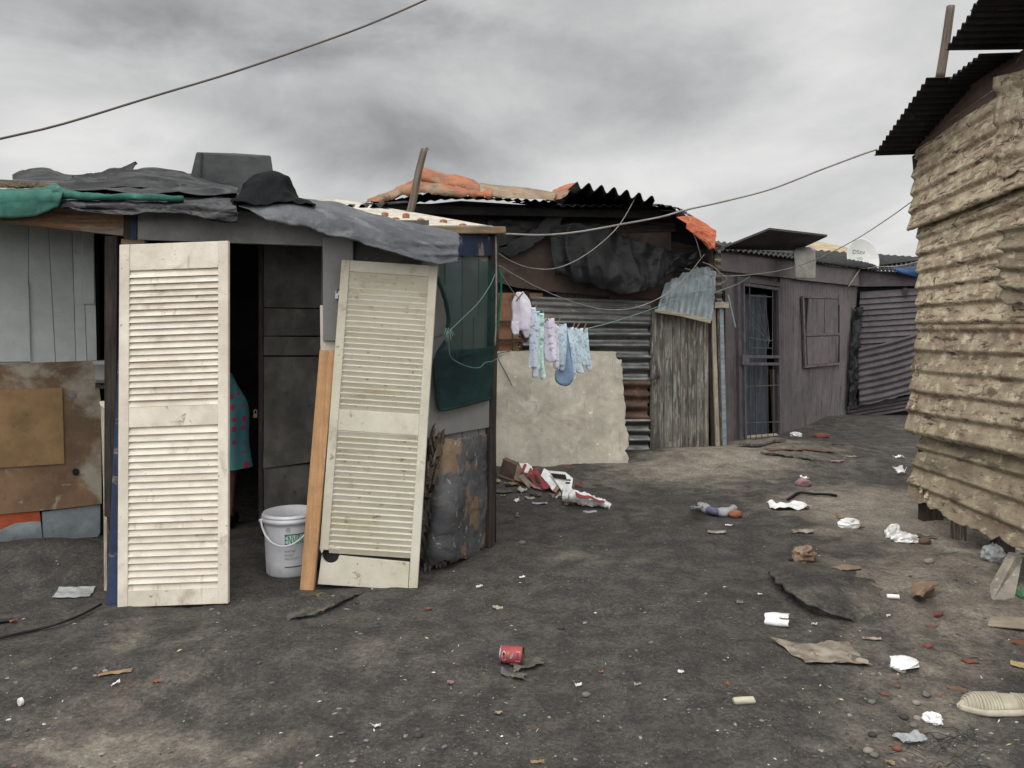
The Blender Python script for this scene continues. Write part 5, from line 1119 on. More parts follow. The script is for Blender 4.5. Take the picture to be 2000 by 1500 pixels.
# ------------------------------------------------------------------ plastered tin shack on the right
PT = Plane(1800, 6.0, 2000, 4.6)
def right_shack():
    r = thing('shack', V((3.25, 5.6, 0)), 'tall shack of rough beige plastered corrugated tin raised on short posts', 'shack', 'shacks along the alley')
    def P(s, z, off=0.0):                       # s metres from the far corner towards the viewer
        a = PT.a; t = -PT.t if PT.t.y > 0 else PT.t
        p = a+t*s+PT.n*off; return V((p.x, p.y, z))
    def ps(px, py, off=0.0): return PT(px, py, off)
    def tin(tl, tr, br, bl, m, off=(.0, .03), amp=.018, lam=.145, ph=0, rag=None, nu=150, nv=90, name='plastered_sheet', lab=None, rough=.020, ragf=16):
        def saw(a): return -(math.sin(a)+.45*math.sin(2*a)+.25*math.sin(3*a)+.12*math.sin(4*a))
        def ds(s, t):
            w = amp*(.82+.3*fb(s*1.1, t*.8, 4))*saw(2*math.pi*t/lam+2*ph+.25*fb(s*.6, t*.4, ph))
            n = rough*.16*fb(s*3, t*5, ph, 4)+rough*.10*max(0, fb(s*13, t*30, ph+3, 3))
            return w+n
        return MB().loft([[P(*tl, off[0]), P(*tr, off[0])], [P(*bl, off[1]), P(*br, off[1])]], nu, nv, ds, rag, ragf).build(name, M[m], r, smooth=True, solid=.004, label=lab)
    def sz(px, py):
        p = PT(px, py); return ((V((p.x, p.y))-PT.a).length*(1 if p.y < PT.a.y else -1), p.z)
    E_ = 3.6
    def quad(a, b, c, d):                       # four photo points (tl tr br bl), right pair stretched on past the frame
        tl, tr, br, bl = sz(*a), sz(*b), sz(*c), sz(*d)
        k = lambda l, t: (E_, l[1]+(t[1]-l[1])*(E_-l[0])/(t[0]-l[0]))
        return tl, k(tl, tr), k(bl, br), bl
    tin(*quad((1803, 232), (2000, 100), (2000, 165), (1800, 292)), 'brown_fascia', (.02, .02), .012, .2, name='brown_sheet', rough=.008)
    tin(*quad((1797, 280), (2000, 140), (1990, 378), (1793, 452)), 'plaster_tin', (.03, .075), .0115, .145, rag=dict(l=.006, b=.004))
    tin(*quad((1797, 444), (2000, 366), (2000, 634), (1801, 634)), 'plaster_tin', (.02, .045), .0115, .145, 1, rag=dict(l=.006, b=.004))
    tin(*quad((1799, 630), (2000, 628), (2000, 892), (1788, 846)), 'plaster_tin_mid', (.03, .085), .0115, .145, 2, rag=dict(l=.018, b=.012))
    tin(*quad((1803, 838), (2000, 876), (1990, 1068), (1783, 972)), 'plaster_tin_dark', (.01, .07), .014, .16, 3, rag=dict(l=.025, b=.035), rough=.03, ragf=11)
    tin(*quad((1970, 150), (2060, 130), (2060, 330), (1972, 355)), 'plaster_tin', (.085, .085), .012, .15, 5, rag=dict(l=.01, b=.02), nu=60, nv=40, name='patch_sheet')
    tin(*quad((1974, 450), (2060, 436), (2060, 610), (1978, 590)), 'plaster_tin_dark', (.08, .09), .016, .15, 6, rag=dict(l=.06, b=.04), nu=60, nv=40, name='patch_sheet', rough=.03)
    # lumps torn out past the corner
    def lump(px, py, w, h, d, m, sd):
        mb = MB(); c = W(px, py, d)
        rows = [[c+V((x*w/2*(.5+.5*math.sin(math.pi*(k+.5)/6)), .06*x, h/2-h*k/5)) for x in (-1, -.3, .4, 1)] for k in range(6)]
        mb.loft(rows, 34, 34, lambda s, t: .05*fb(s*7, t*7, sd, 5), dict(l=.05, r=.05, t=.03, b=.05), 18, seed=sd); mb.build('torn_edge', M[m], r, smooth=True, solid=.02)
    lump(1810, 727, .26, .24, 5.98, 'plaster_tin', 1); lump(1806, 800, .22, .26, 5.95, 'plaster_tin', 2); lump(1800, 955, .16, .12, 5.9, 'plaster_tin', 3); lump(1825, 968, .22, .10, 5.8, 'plaster_tin', 4); lump(1860, 985, .22, .12, 5.55, 'plaster_tin_dark', 5)
    MB().panel([W(1806, 700, 5.96), W(1822, 692, 5.95), W(1833, 706, 5.9), W(1820, 716, 5.93)], .03).build('concrete_chip', M['concrete_bit'], r)
    # frame behind the sheets
    mb = MB(); mb.beam(P(.0, 0.05, -.05), P(.0, 3.12, -.05), .07, .08); mb.build('corner_post', M['dark_timber'], r)
    MB().panel([P(-.02, .62, -.03), P(E_, .62, -.03), P(E_, 3.1, -.03), P(-.02, 3.1, -.03)], .02).build('backing_board', M['interior'], r)
    MB().panel([P(.2, -.1, -.7), P(E_, -.1, -.7), P(E_, .7, -.7), P(.2, .7, -.7)], .02).build('underfloor', M['interior'], r)
    a = P(0, -.1, -.01); b = a+V((3.2, .9, 0)); mb = MB(); mb.hexa([a, b, b+V((0, 0, 3.2)), a+V((0, 0, 3.2)), a+V((0, -.03, 0)), b+V((0, -.03, 0)), b+V((0, -.03, 3.2)), a+V((0, -.03, 3.2))]); mb.build('far_wall', M['interior'], r)
    for px, w_, m in ((1818, .16, 'dark_timber'), (1872, .075, 'old_plank'), (1958, .12, 'dark_timber')):
        p = PT(px, 1000, -.06); g = V((p.x, p.y, gz(p.x, p.y)-.06)); MB().beam(g, g+V((.0, 0, .62)), w_, .08).build('foot_post', M[m], r, bevel=.006)
    # roof sheets, their ends reaching over the alley
    def roof(f0, f1, b0, b1, nu=60, nv=150, ph=0.0, rag=None, rows=None):
        mb = MB(); mb.loft([[b0, f0], [b1, f1]], nu, nv, lambda s, t: .012*math.sin(2*math.pi*t/.076+ph), rag, 20); mb.build('roof_sheet', M['dark_roof'], r, smooth=True, solid=.004)
    # first: nearest the far corner, drops away from the viewer
    def rp(px, py, d): return W(px, py, d)
    roof(rp(1707, 303, 6.12), rp(1812, 152, 5.1), rp(1707, 303, 6.12)+V((1.6, 0, .05)), rp(1812, 152, 5.1)+V((1.6, 0, .05)))
    roof(rp(1806, 160, 5.16)+V((.14, 0, .0)), rp(1918, 105, 4.62), rp(1806, 160, 5.16)+V((1.6, 0, .06)), rp(1918, 105, 4.62)+V((1.4, 0, .05)))
    roof(rp(1847, 97, 4.7), rp(1960, 0, 4.1)+V((-.12, -.15, .08)), rp(1847, 97, 4.7)+V((1.6, 0, .02)), rp(1960, 0, 4.1)+V((1.3, -.15, .1)))
    roof(rp(1895, 20, 4.3), rp(2050, -160, 3.4), rp(1895, 20, 4.3)+V((1.6, 0, .05)), rp(2050, -160, 3.4)+V((1.4, 0, .05)))
    MB().panel([P(-.02, 2.9, .012), P(.10, 2.95, .012), P(.10, 3.12, .012), P(-.02, 3.1, .012)], .02).build('corner_board', M['brown_fascia'], r)
    MB().beam(rp(1790, 303, 6.02), rp(1800, 430, 6.02), .04, .05).build('corner_strip', M['dark_timber'], r)
right_shack()
mb = MB().tube([W(1836, 152, 5.35), W(1846, 90, 5.34), W(1857, 12, 5.33)], lambda t: .030*(1-.1*t), 12, 14); mb.build('roof_pole', M['roof_pole'], label='pale round pole standing behind the roof of the plastered tin shack', cat='pole', smooth=True)
# ------------------------------------------------------------------ cables, washing line, washing
def cable(pts, r, m, label, twist=False, n=120, name='cable'):
    P = [W(*p) for p in pts]
    mb = MB()
    if twist:
        R_ = resample(P, n); A = []; B_ = []
        for i, p in enumerate(R_):
            a = i*.55; A.append(p+V((0, math.cos(a), math.sin(a)))*r*.55); B_.append(p-V((0, math.cos(a), math.sin(a)))*r*.55)
        mb.tube(A, r*.7, 6, n*2); mb.tube(B_, r*.7, 6, n*2)
    else: mb.tube(P, r, 8, n)
    mb.build(name, M[m], label=label, cat='cable', smooth=True)
cable([(-1500, 620, 3.6), (-600, 412, 3.9), (-120, 300, 4.3), (0, 271, 4.5), (120, 243, 4.7), (300, 188, 5.0), (450, 143, 5.2), (600, 92, 5.4), (720, 48, 5.6), (835, -2, 5.8), (960, -62, 6.0), (1500, -330, 6.6), (2300, -760, 7.4)], .0075, 'cable_dark', 'dark overhead cable crossing the upper left sky')
cable([(966, 460, 5.42), (985, 457, 5.42), (1060, 459, 5.45), (1130, 453, 5.5), (1220, 437, 5.6), (1290, 424, 5.65), (1340, 410, 5.7), (1420, 392, 5.8), (1510, 368, 5.9), (1600, 333, 6.0), (1680, 303, 6.05), (1712, 292, 6.1)], .0068, 'cable_grey', 'grey electric cable running from the front shack corner to the tall shack eave')
cable([(966, 490, 5.45), (1000, 511, 5.9), (1040, 524, 6.5), (1085, 524, 7.1), (1130, 506, 7.7), (1175, 474, 8.1), (1212, 436, 8.3), (1247, 375, 8.4)], .0045, 'cable_grey', 'thin cable sagging up to the raised corrugated roof sheet')
cable([(968, 515, 5.5), (1010, 540, 5.9), (1060, 566, 6.5), (1120, 590, 7.1), (1180, 604, 7.7), (1240, 601, 8.2), (1300, 575, 8.6), (1345, 535, 8.9), (1376, 496, 9.0)], .0050, 'cable_grey', 'pale cable sagging low in front of the corrugated wall')
cable([(1338, 524, 9.1), (1380, 536, 9.1), (1430, 539, 9.0), (1510, 531, 8.6), (1580, 512, 8.0), (1660, 474, 7.2), (1730, 430, 6.6), (1794, 384, 6.05)], .0042, 'cable_grey', 'thin cable rising from the plank door post to the tall shack corner')
cable([(1340, 410, 8.75), (1348, 440, 8.75), (1360, 470, 8.8), (1370, 505, 8.9)], .006, 'cable_grey', 'short cable dropping from the middle roof end past the orange tarpaulin')
cable([(1372, 512, 9.1), (1392, 520, 9.1), (1405, 532, 9.1), (1420, 546, 9.1), (1400, 556, 9.15), (1382, 562, 9.15)], .006, 'cable_grey', 'looped end of cable tangled on the post beside the pale tin flap')
def ribbon(pts, w, m, label, name='strap', n=40):
    P = resample([W(*p) for p in pts], n); a = [p+V((0, 0, w/2)) for p in P]; b = [p-V((0, 0, w/2)) for p in P]
    t = (P[-1]-P[0]).normalized()
    if abs(t.z) > .7: a = [p+V((w/2, 0, 0)) for p in P]; b = [p-V((w/2, 0, 0)) for p in P]
    MB().loft([a, b], n, 2).build(name, M[m], label=label, cat='strap', smooth=True, solid=.002)
ribbon([(969, 512, 5.46), (978, 545, 5.5), (977, 590, 5.52), (972, 640, 5.52), (966, 672, 5.5)], .017, 'cord_green', 'green plastic strap hanging down beside the front shack corner post')
ribbon([(1422, 575, 9.4), (1430, 610, 9.4), (1437, 640, 9.4)], .016, 'cord_pale', 'pale green strap hanging against the purple wall left of the gate')
ribbon([(1385, 577, 9.15), (1410, 566, 9.3), (1440, 555, 9.6), (1465, 540, 9.9)], .009, 'cord_pale', 'pale green strap tied from the tin flap towards the purple fascia')
LINE = [(968, 518, 5.46), (990, 552, 5.6), (1004, 572, 5.75), (1020, 590, 5.95), (1040, 606, 6.2), (1062, 621, 6.45), (1088, 633, 6.75), (1118, 641, 7.05), (1146, 642, 7.35), (1200, 628, 7.9), (1280, 601, 8.7), (1345, 574, 9.1), (1385, 566, 9.15)]
mb = MB().tube([W(*p) for p in LINE[:9]], .0032, 6, 60); ln = mb.tube([W(*p) for p in LINE[8:]], lambda t: .0045, 6, 50).build('washing_line', M['cord_pale'], label='pale green cord washing line strung from corner post to tin flap', cat='washing line', smooth=True)
def on_line(px):
    for a, b in zip(LINE, LINE[1:]):
        if a[0] <= px <= b[0]:
            t = (px-a[0])/(b[0]-a[0]); return a[1]+(b[1]-a[1])*t, a[2]+(b[2]-a[2])*t
    return LINE[-1][1:]
def garment(name, m, outlines, label, cat, th=.022, wrk=.008, sd=1.0, off=0.0):
    """outlines: limb outlines, each a list of (left px, right px, y) rows"""
    mb = MB()
    for rows in outlines:
        d0 = on_line((rows[0][0]+rows[0][1])/2)[1]+off; R_ = []
        for k, (l, r, y) in enumerate(rows):
            a, b = W(l, y, d0), W(r, y, d0); c = (a+b)/2; w = (b-a)/2; t = th*.28*min(1, .35+k*.4)*(1 if k < len(rows)-1 else .5)
            R_.append([c+w*math.cos(q)+V((0, -t*math.sin(q), 0)) for q in [2*math.pi*j/14 for j in range(15)]])
        top = R_[0]; ct = sum(top[:-1], V())/14; R_.insert(0, [ct.lerp(p, .8)+V((0, 0, .003)) for p in top]); bot = R_[-1]; cb = sum(bot[:-1], V())/14; R_.append([cb.lerp(p, .3)-V((0, 0, .004)) for p in bot])
        mb.loft(R_, 36, 34, lambda s, t: wrk*.8*(1-2.4*abs(noise.noise(V((s*18+sd+t*1.5, t*2.2, sd)))))+wrk*.35*fb(s*20, t*14, sd), closed=True)
    mb.build(name, M[m], label=label, cat=cat, smooth=True, group='washing on the line')
garment('baby_vest', 'white_cotton', [[(1009, 1022, 572), (1001, 1036, 592), (1001, 1036, 622), (1000, 1033, 636), (1004, 1030, 643)], [(1000, 1012, 630), (999, 1011, 640), (1003, 1012, 651)], [(1018, 1033, 630), (1020, 1034, 645), (1026, 1031, 657)]], 'white baby vest, first garment on the line beside the corner post', 'baby vest', .03, .012, 1)
garment('baby_trousers', 'blue_print', [[(1033, 1046, 602), (1034, 1052, 640), (1034, 1050, 680), (1032, 1049, 716)], [(1040, 1046, 640), (1040, 1050, 700), (1040, 1050, 735)]], 'pale blue patterned baby trousers second on the line after the white vest', 'baby trousers', .02, .006, 2)
garment('baby_romper', 'mint_print', [[(1043, 1054, 610), (1044, 1053, 650), (1045, 1055, 700), (1046, 1054, 722)], [(1049, 1062, 613), (1050, 1062, 650), (1052, 1062, 700), (1054, 1066, 735), (1058, 1064, 742)]], 'mint green speckled baby romper hanging third on the line', 'baby romper', .02, .006, 3)
garment('baby_vest', 'lilac_print', [[(1061, 1082, 623), (1062, 1086, 650), (1062, 1086, 680), (1064, 1088, 700), (1070, 1086, 706)], [(1076, 1090, 640), (1078, 1092, 690), (1082, 1092, 718)]], 'pale lilac baby vest in the middle of the washing', 'baby vest', .024, .010, 4)
garment('baby_jacket', 'pale_blue_knit', [[(1084, 1106, 634), (1085, 1106, 660), (1085, 1105, 690), (1086, 1102, 712)], [(1094, 1104, 650), (1094, 1104, 700), (1094, 1102, 722)]], 'pale blue knitted baby jacket left of the blue hat', 'baby jacket', .026, .010, 5)
garment('baby_hat', 'blue_cotton', [[(1104, 1107, 640), (1102, 1112, 680), (1094, 1116, 705), (1086, 1119, 725), (1086, 1118, 742), (1094, 1112, 750), (1100, 1108, 752)]], 'plain blue baby hat hanging lowest by long ties', 'baby hat', .05, .010, 6, -.03)
garment('baby_leggings', 'pale_blue_knit', [[(1106, 1120, 641), (1107, 1122, 670), (1112, 1124, 700), (1117, 1124, 728)], [(1118, 1126, 643), (1118, 1130, 680), (1124, 1134, 708), (1126, 1139, 724), (1132, 1141, 728)]], 'pale blue knitted baby leggings between the blue hat and the last pair', 'baby leggings', .022, .010, 7)
garment('baby_leggings', 'pale_blue_knit', [[(1127, 1138, 644), (1128, 1141, 676), (1134, 1146, 700), (1136, 1150, 712)], [(1136, 1147, 643), (1139, 1150, 676), (1143, 1152, 700), (1145, 1155, 714), (1150, 1156, 722)]], 'pale blue knitted baby leggings hanging last on the right of the line', 'baby leggings', .022, .010, 8)
def peg(px, tilt, label, dy=0):
    y, d = on_line(px); p = W(px, y+dy, d-.015); a = math.radians(tilt); u = V((math.sin(a), -.1, math.cos(a)))
    r = thing('clothes_peg', p, label, 'clothes peg', 'pegs on the washing line')
    for s in (-1, 1):
        mb = MB(); o = V((.0, s*.006, 0)); mb.beam(p-u*.032+o*.7, p+u*.052+o*1.6, .014, .009); mb.build('peg_half', M['peg_wood'], r, bevel=.002)
    mb = MB(); mb.tube([p+u*.005+V((-.007, 0, 0)), p+u*.005+V((.007, 0, 0))], .007, 8, 2); mb.build('spring', M['steel'], r)
for px, t, lb in ((1013, 38, 'large tilted wooden peg on the left shoulder of the white vest'), (1030, 8, 'wooden peg between white vest and blue patterned trousers'), (1042, 28, 'wooden peg on the blue patterned trousers'), (1059, 10, 'wooden peg on the mint romper'), (1068, 35, 'dark slanting peg on the left of the lilac vest'),
                  (1081, 20, 'wooden peg between lilac vest and blue knitted jacket'), (1090, 18, 'reddish wooden peg on the blue knitted jacket'), (1119, 15, 'wooden peg above the blue hat and first leggings'), (1126, 30, 'wooden peg between the two pairs of leggings'), (1141, 20, 'last wooden peg at the right end of the washing')):
    peg(px, t, lb)
P = [G(-60, 1262, .012), G(0, 1246, .012), G(70, 1230, .014), G(120, 1216, .018), G(160, 1200, .02), G(198, 1180, .02)]
MB().tube(P, .007, 8, 60).build('hose', M['cable_black'], label='thin black hose lying on the soil at the lower left', cat='hose', smooth=True)
P = [G(-40, 1224, .008), G(0, 1214, .01), G(24, 1211, .01)]
MB().tube(P, .011, 8, 16).build('hose', M['cable_black'], label='short black hose end behind the long thin hose', cat='hose', smooth=True)
P = [G(1538, 976, .01), G(1560, 968, .02), G(1590, 965, .02), G(1620, 966, .02), G(1634, 969, .01)]
MB().tube(P, .012, 8, 30).build('hose', M['cable_black'], label='black curved hose piece on the path behind the white foam tray', cat='hose', smooth=True)
# ------------------------------------------------------------------ litter, one thing each
RL = random.Random(21)
def flake(name, m, px, py, w, d, rot, label, cat, curl=.02, rag=.0, sd=None, solid=.0025, group=None, n=16, up=.004, tilt=0.0, outline=None, wob=.01):
    """a thin piece of sheet lying on the ground, crumpled by curl"""
    sd = sd if sd is not None else RL.uniform(0, 50); c = G(px, py); a = math.radians(rot)
    ca, sa = math.cos(a), math.sin(a)
    def pt(u, v):
        if outline: u, v = outline(u, v)
        x, y = u*w/2, v*d/2
        X, Y = c.x+x*ca-y*sa, c.y+x*sa+y*ca
        h = curl*(.5+fb(u*1.3+sd, v*1.3, sd, 3))*(.4+.8*(u*u+v*v)/2)+wob*abs(fb(u*3+sd, v*3, sd))
        return V((X, Y, gz(X, Y)+up+max(0, h)+tilt*(v+1)))
    rows = [[pt(-1+2*i/8, 1-2*j/6) for i in range(9)] for j in range(7)]
    return MB().loft(rows, n, n, None, dict(l=rag, r=rag, t=rag, b=rag) if rag else None, 22, seed=sd).build(name, M[m], label=label, cat=cat, group=group, solid=solid, smooth=False)
def blob(name, m, px, py, rx, ry, rz, label, cat, amp=.3, f=2.0, sd=None, group=None, rot=0.0, sub=3, sink=.2, smooth=False, bump2=0.0):
    sd = sd if sd is not None else RL.uniform(0, 50); c = G(px, py); bm = bmesh.new(); bmesh.ops.create_icosphere(bm, subdivisions=sub, radius=1)
    mb = MB(); ca, sa = math.cos(math.radians(rot)), math.sin(math.radians(rot))
    for v in bm.verts:
        p = v.co; k = 1+amp*(1-2.4*abs(noise.noise(p*f+V((sd, sd, 0)))))+bump2*noise.noise(p*f*3+V((sd, 0, 0)))
        x, y, z = p.x*rx*k, p.y*ry*k, max(p.z*k, -1+sink)*rz
        mb.v.append(c+V((x*ca-y*sa, x*sa+y*ca, z+rz*(1-sink)*.92)))
    for f_ in bm.faces: mb.face([q.index for q in f_.verts])
    bm.free()
    return mb.build(name, M[m], label=label, cat=cat, group=group, smooth=smooth)
def crust(name, lip, back, h, label, und=.05):
    """a broken plate of hardened soil: lifted, undercut lip running back into the ground"""
    A = [G(*p) for p in lip]; B_ = [G(*p) for p in back]; A = resample(A, 40); B_ = resample(B_, 40); rows = [[] for _ in range(7)]
    for i, (a, b) in enumerate(zip(A, B_)):
        e = math.sin(math.pi*i/40)**.5; j = .018*fb(i*.35, h*40, 1); a = a+(a-b).normalized()*j; u = (b-a).normalized(); hh = h*e*(1+.25*fb(i*.3, 3, 2))
        L = (b-a).length; z = lambda q: V((0, 0, gz((a+u*q).x, (a+u*q).y)-(a+u*q).z))
        f = lambda q, up: V(((a+u*q).x, (a+u*q).y, gz((a+u*q).x, (a+u*q).y)+up))
        for k, (q, up) in enumerate(((L, -.012), (L*.6, hh*.45), (L*.25, hh*.85), (.02, hh), (0.0, hh*.82), (und*.8, hh*.45), (und*1.4, -.03))): rows[k].append(f(q, up))
    mb = MB().loft(rows, 70, 60, lambda s, t: .006*fb(s*14, t*14, 2)); mb.c = [(.22, .22, .22)]*len(mb.v); mb.build(name, M['soil'], label=label, cat='crust', kind='structure', smooth=True)
crust('tarmac_crust', [(1500, 1120), (1508, 1146), (1530, 1170), (1572, 1197), (1620, 1213), (1668, 1216)], [(1590, 1098), (1650, 1104), (1700, 1120), (1735, 1140), (1745, 1168), (1720, 1196)], .075, 'hardened dark lump in the path with a black undercut edge')
crust('soil_crust', [(560, 1214), (580, 1210), (620, 1206), (655, 1190), (690, 1172), (712, 1158)], [(560, 1180), (590, 1176), (620, 1170), (650, 1164), (690, 1158), (716, 1152)], .03, 'broken lip of hardened soil in front of the yellowed door', .03)
def tin_can():
    c = G(1000, 1297); R_, L = .037, .105
    ax = V((.985, -.17, 0)).normalized(); up = V((0, 0, 1)); sd = up.cross(ax).normalized()
    r = thing('tin_can', c, 'red food tin with open end lying on its side on dark scrap', 'tin can')
    X = c+up*(R_+.006)-ax*L/2-V((0, 0, 0))
    T = Matrix((( ax.x, sd.x, up.x, X.x), (ax.y, sd.y, up.y, X.y), (ax.z, sd.z, up.z, X.z), (0, 0, 0, 1)))@Matrix.Rotation(math.radians(90), 4, 'Y')
    T = Matrix.Translation(X)@Matrix([[sd.x, up.x, ax.x, 0], [sd.y, up.y, ax.y, 0], [sd.z, up.z, ax.z, 0], [0, 0, 0, 1]])
    MB().lathe([(R_, .004), (R_, L-.004)], 40, T).build('tin_label', M['red_tin'], r, smooth=True)
    MB().lathe([(.001, .003), (R_-.003, .002), (R_+.001, 0), (R_+.0015, .004), (R_, .0045)], 40, T).build('tin_end', M['tin_metal'], r, smooth=True)
    MB().lathe([(R_, L-.0045), (R_+.0015, L-.004), (R_+.001, L), (R_-.002, L-.001), (R_-.003, .01), (.001, .008)], 40, T).build('tin_inside', M['tin_inside'], r, smooth=True)
    def on(a0, z0, e=.0008):                     # x round the tin, y along it
        return lambda x, y: T@V(((R_+e)*math.cos(a0+x/R_), (R_+e)*math.sin(a0+x/R_), z0+y))
    front = math.atan2(1, 0)
    # side of the tin towards the viewer
    best = max(range(72), key=lambda k: (T.to_3x3()@V((math.cos(k*math.pi/36), math.sin(k*math.pi/36), 0))).dot((CAM-c).normalized()))
    a0 = best*math.pi/36
    dirn = 1 if (T@V((math.cos(a0+.1), math.sin(a0+.1), 0))-T@V((math.cos(a0), math.sin(a0), 0))).z < 0 else -1
    def shape(pts, a, z, m, name, e=.0008):
        mb = MB(); fn = on(a, z, e); o = len(mb.v); mb.v += [fn(dirn*x, y) for x, y in pts]; mb.face(range(o, o+len(pts))); mb.build(name, M[m], r)
    ell = lambda w, h, t=0: [(w*math.cos(k*math.pi/10)*math.cos(t)-h*math.sin(k*math.pi/10)*math.sin(t), w*math.cos(k*math.pi/10)*math.sin(t)+h*math.sin(k*math.pi/10)*math.cos(t)) for k in range(20)]
    shape(ell(.022, .0085), a0+dirn*.28, .021, 'white_print', 'label_patch'); shape(ell(.020, .0065), a0+dirn*.28, .021, 'navy_print', 'label_patch', .0012)
    shape(ell(.008, .0075), a0-dirn*.1, .040, 'orange_print', 'label_disc'); shape(ell(.013, .005, -.45), a0+dirn*.22, .056, 'silver_print', 'label_fish')
    shape([(-.020, -.0085), (.022, -.0085), (.022, .0085), (-.020, .0085)], a0+dirn*.2, .084, 'white_print', 'label_patch')
    mb = MB(); add_text(mb, 'LUCKY', .014, lambda x, y: on(a0+dirn*.2, .084, .0013)(dirn*(x-.019)*.95, (y-.005))); mb.build('lettering', M['navy_print'], r)
tin_can()
flake('scrap_sheet', 'dark_scrap', 1030, 1300, .20, .13, 12, 'torn dark stiff scrap under and beside the red tin', 'scrap', .035, .05, 3.0, .002, n=26)
flake('scrap_sheet', 'dark_scrap', 1002, 1322, .14, .075, -20, 'smaller dark scrap in front of the red tin', 'scrap', .02, .03, 6.0, .002, n=20)
flake('wood_chip', 'wood_bit', 1003, 1323, .022, .008, 30, 'pale wood chip on the dark scrap before the tin', 'wood chip', .002)

# torn cartons by the slab
def carton():
    r = thing('torn_carton', G(1010, 935), 'torn carton with brown open end and red and white print below the slab', 'carton')
    P = lambda x, y, d: W(x, y, d)
    L = lambda rows, m, nm, sd, a=.006: MB().loft(rows, 14, 10, fold(sd, a, 6), smooth=False).build(nm, M[m], r, solid=.004)
    MB().panel([P(974, 924, 7.72), P(983, 897, 7.80), P(1010, 909, 7.70), P(1004, 936, 7.58)], .004).build('carton_inside', M['cardboard_dark'], r)
    mb = MB(); mb.panel([P(981, 897, 7.82), P(988, 893, 7.95), P(1020, 906, 7.82), P(1011, 910, 7.72)], .006); mb.panel([P(972, 925, 7.70), P(1004, 937, 7.56), P(1006, 941, 7.54), P(971, 929, 7.68)], .006); mb.build('carton_edge', M['cardboard_brown'], r)
    L([[P(1010, 909, 7.70), P(1022, 915, 7.66)], [P(1004, 937, 7.57), P(1028, 948, 7.44)]], 'cardboard', 'carton_side', 2)
    L([[P(1014, 932, 7.5), P(1020, 926, 7.5)], [P(1034, 955, 7.32), P(1044, 948, 7.32)]], 'cardboard_pale', 'carton_flap', 3)
    L([[P(1014, 906, 7.74), P(1030, 906, 7.74), P(1038, 912, 7.7)], [P(1022, 922, 7.6), P(1034, 926, 7.55), P(1046, 930, 7.5)]], 'paper_white', 'carton_print', 5)
    L([[P(1024, 906, 7.70), P(1029, 907, 7.70)], [P(1016, 922, 7.56), P(1022, 925, 7.56)]], 'red_print', 'carton_print', 5, .002); L([[P(1035, 914, 7.62), P(1039, 916, 7.62)], [P(1028, 930, 7.46), P(1034, 934, 7.46)]], 'red_print', 'carton_print', 5, .002)
carton()
def box2():
    r = thing('torn_carton', G(1068, 945), 'crushed red and white carton lying against the striped panel', 'carton')
    P = lambda x, y, d: W(x, y, d)
    L = lambda rows, m, nm, sd, a=.006: MB().loft(rows, 14, 10, fold(sd, a, 6), smooth=False).build(nm, M[m], r, solid=.004)
    L([[P(1062, 916, 7.5), P(1076, 922, 7.5), P(1098, 942, 7.45)], [P(1056, 930, 7.35), P(1070, 946, 7.22), P(1080, 961, 7.15)]], 'paper_white', 'carton_side', 6)
    L([[P(1037, 920, 7.5), P(1046, 916, 7.5), P(1052, 922, 7.45)], [P(1040, 934, 7.38), P(1058, 946, 7.26), P(1075, 951, 7.18)], [P(1062, 957, 7.18), P(1070, 955, 7.16), P(1076, 952, 7.15)]], 'red_print', 'carton_print', 4)
    L([[P(1032, 928, 7.46), P(1037, 925, 7.46)], [P(1046, 950, 7.26), P(1054, 948, 7.24)]], 'red_print', 'carton_print', 7, .002)
    L([[P(1042, 926, 7.4), P(1050, 930, 7.38)], [P(1050, 942, 7.26), P(1060, 948, 7.24)]], 'cardboard_dark', 'carton_inside', 8, .002)
    L([[P(1032, 944, 7.34), P(1060, 952, 7.24)], [P(1042, 954, 7.24), P(1066, 958, 7.18)]], 'pink_wrap', 'carton_flap', 9)
    for a in ([(1066, 930, 7.42), (1080, 938, 7.38), (1078, 941, 7.36), (1064, 934, 7.38)], [(1072, 940, 7.34), (1084, 947, 7.3), (1081, 950, 7.28), (1070, 944, 7.3)]):
        MB().panel([P(*q)+V((0, -.012, 0)) for q in a], .003).build('carton_print', M['red_print'], r)
    L([[P(1096, 938, 7.44), P(1101, 942, 7.44)], [P(1079, 958, 7.14), P(1085, 963, 7.12)]], 'cardboard', 'carton_edge', 3, .002)
box2()
def striped():
    f = Fr(W(1084, 962, 7.2), W(1116, 956, 7.2), W(1072, 922, 7.35)); r = thing('striped_panel', f.p(.1, 0, 0), 'white cardboard panel with black stripes behind the crushed red carton', 'carton panel')
    q = [W(1072, 919, 7.40), W(1104, 922, 7.38), W(1119, 934, 7.33), W(1116, 957, 7.22), W(1098, 960, 7.22)]
    MB().panel(q, .01).build('panel', M['paper_white'], r)
    up = lambda a, b, t: a.lerp(b, t)
    for k in range(6):
        t = .12+k*.15; a = up(q[0], q[1], t); b = up(W(1080, 932, 7.33), W(1108, 936, 7.30), t)
        a = a.lerp(b, .35); MB().panel([a+V((-.012, -.008, 0)), a+V((.014, -.008, 0)), b+V((.012, -.008, 0)), b+V((-.010, -.008, 0))], .004).build('stripe', M['black_print'], r)
    for k in range(4):
        a = W(1112-k*1.2, 936+k*5.5, 7.28); MB().panel([a+V((-.03, -.008, 0)), a+V((.012, -.008, 0)), a+V((.012, -.008, -.014)), a+V((-.03, -.008, -.012))], .004).build('stripe', M['black_print'], r)
striped()
flake('red_strip', 'red_print', 1108, 918, .14, .02, -4, 'flat red cardboard strip lying behind the striped panel', 'strip', .004, up=.03)
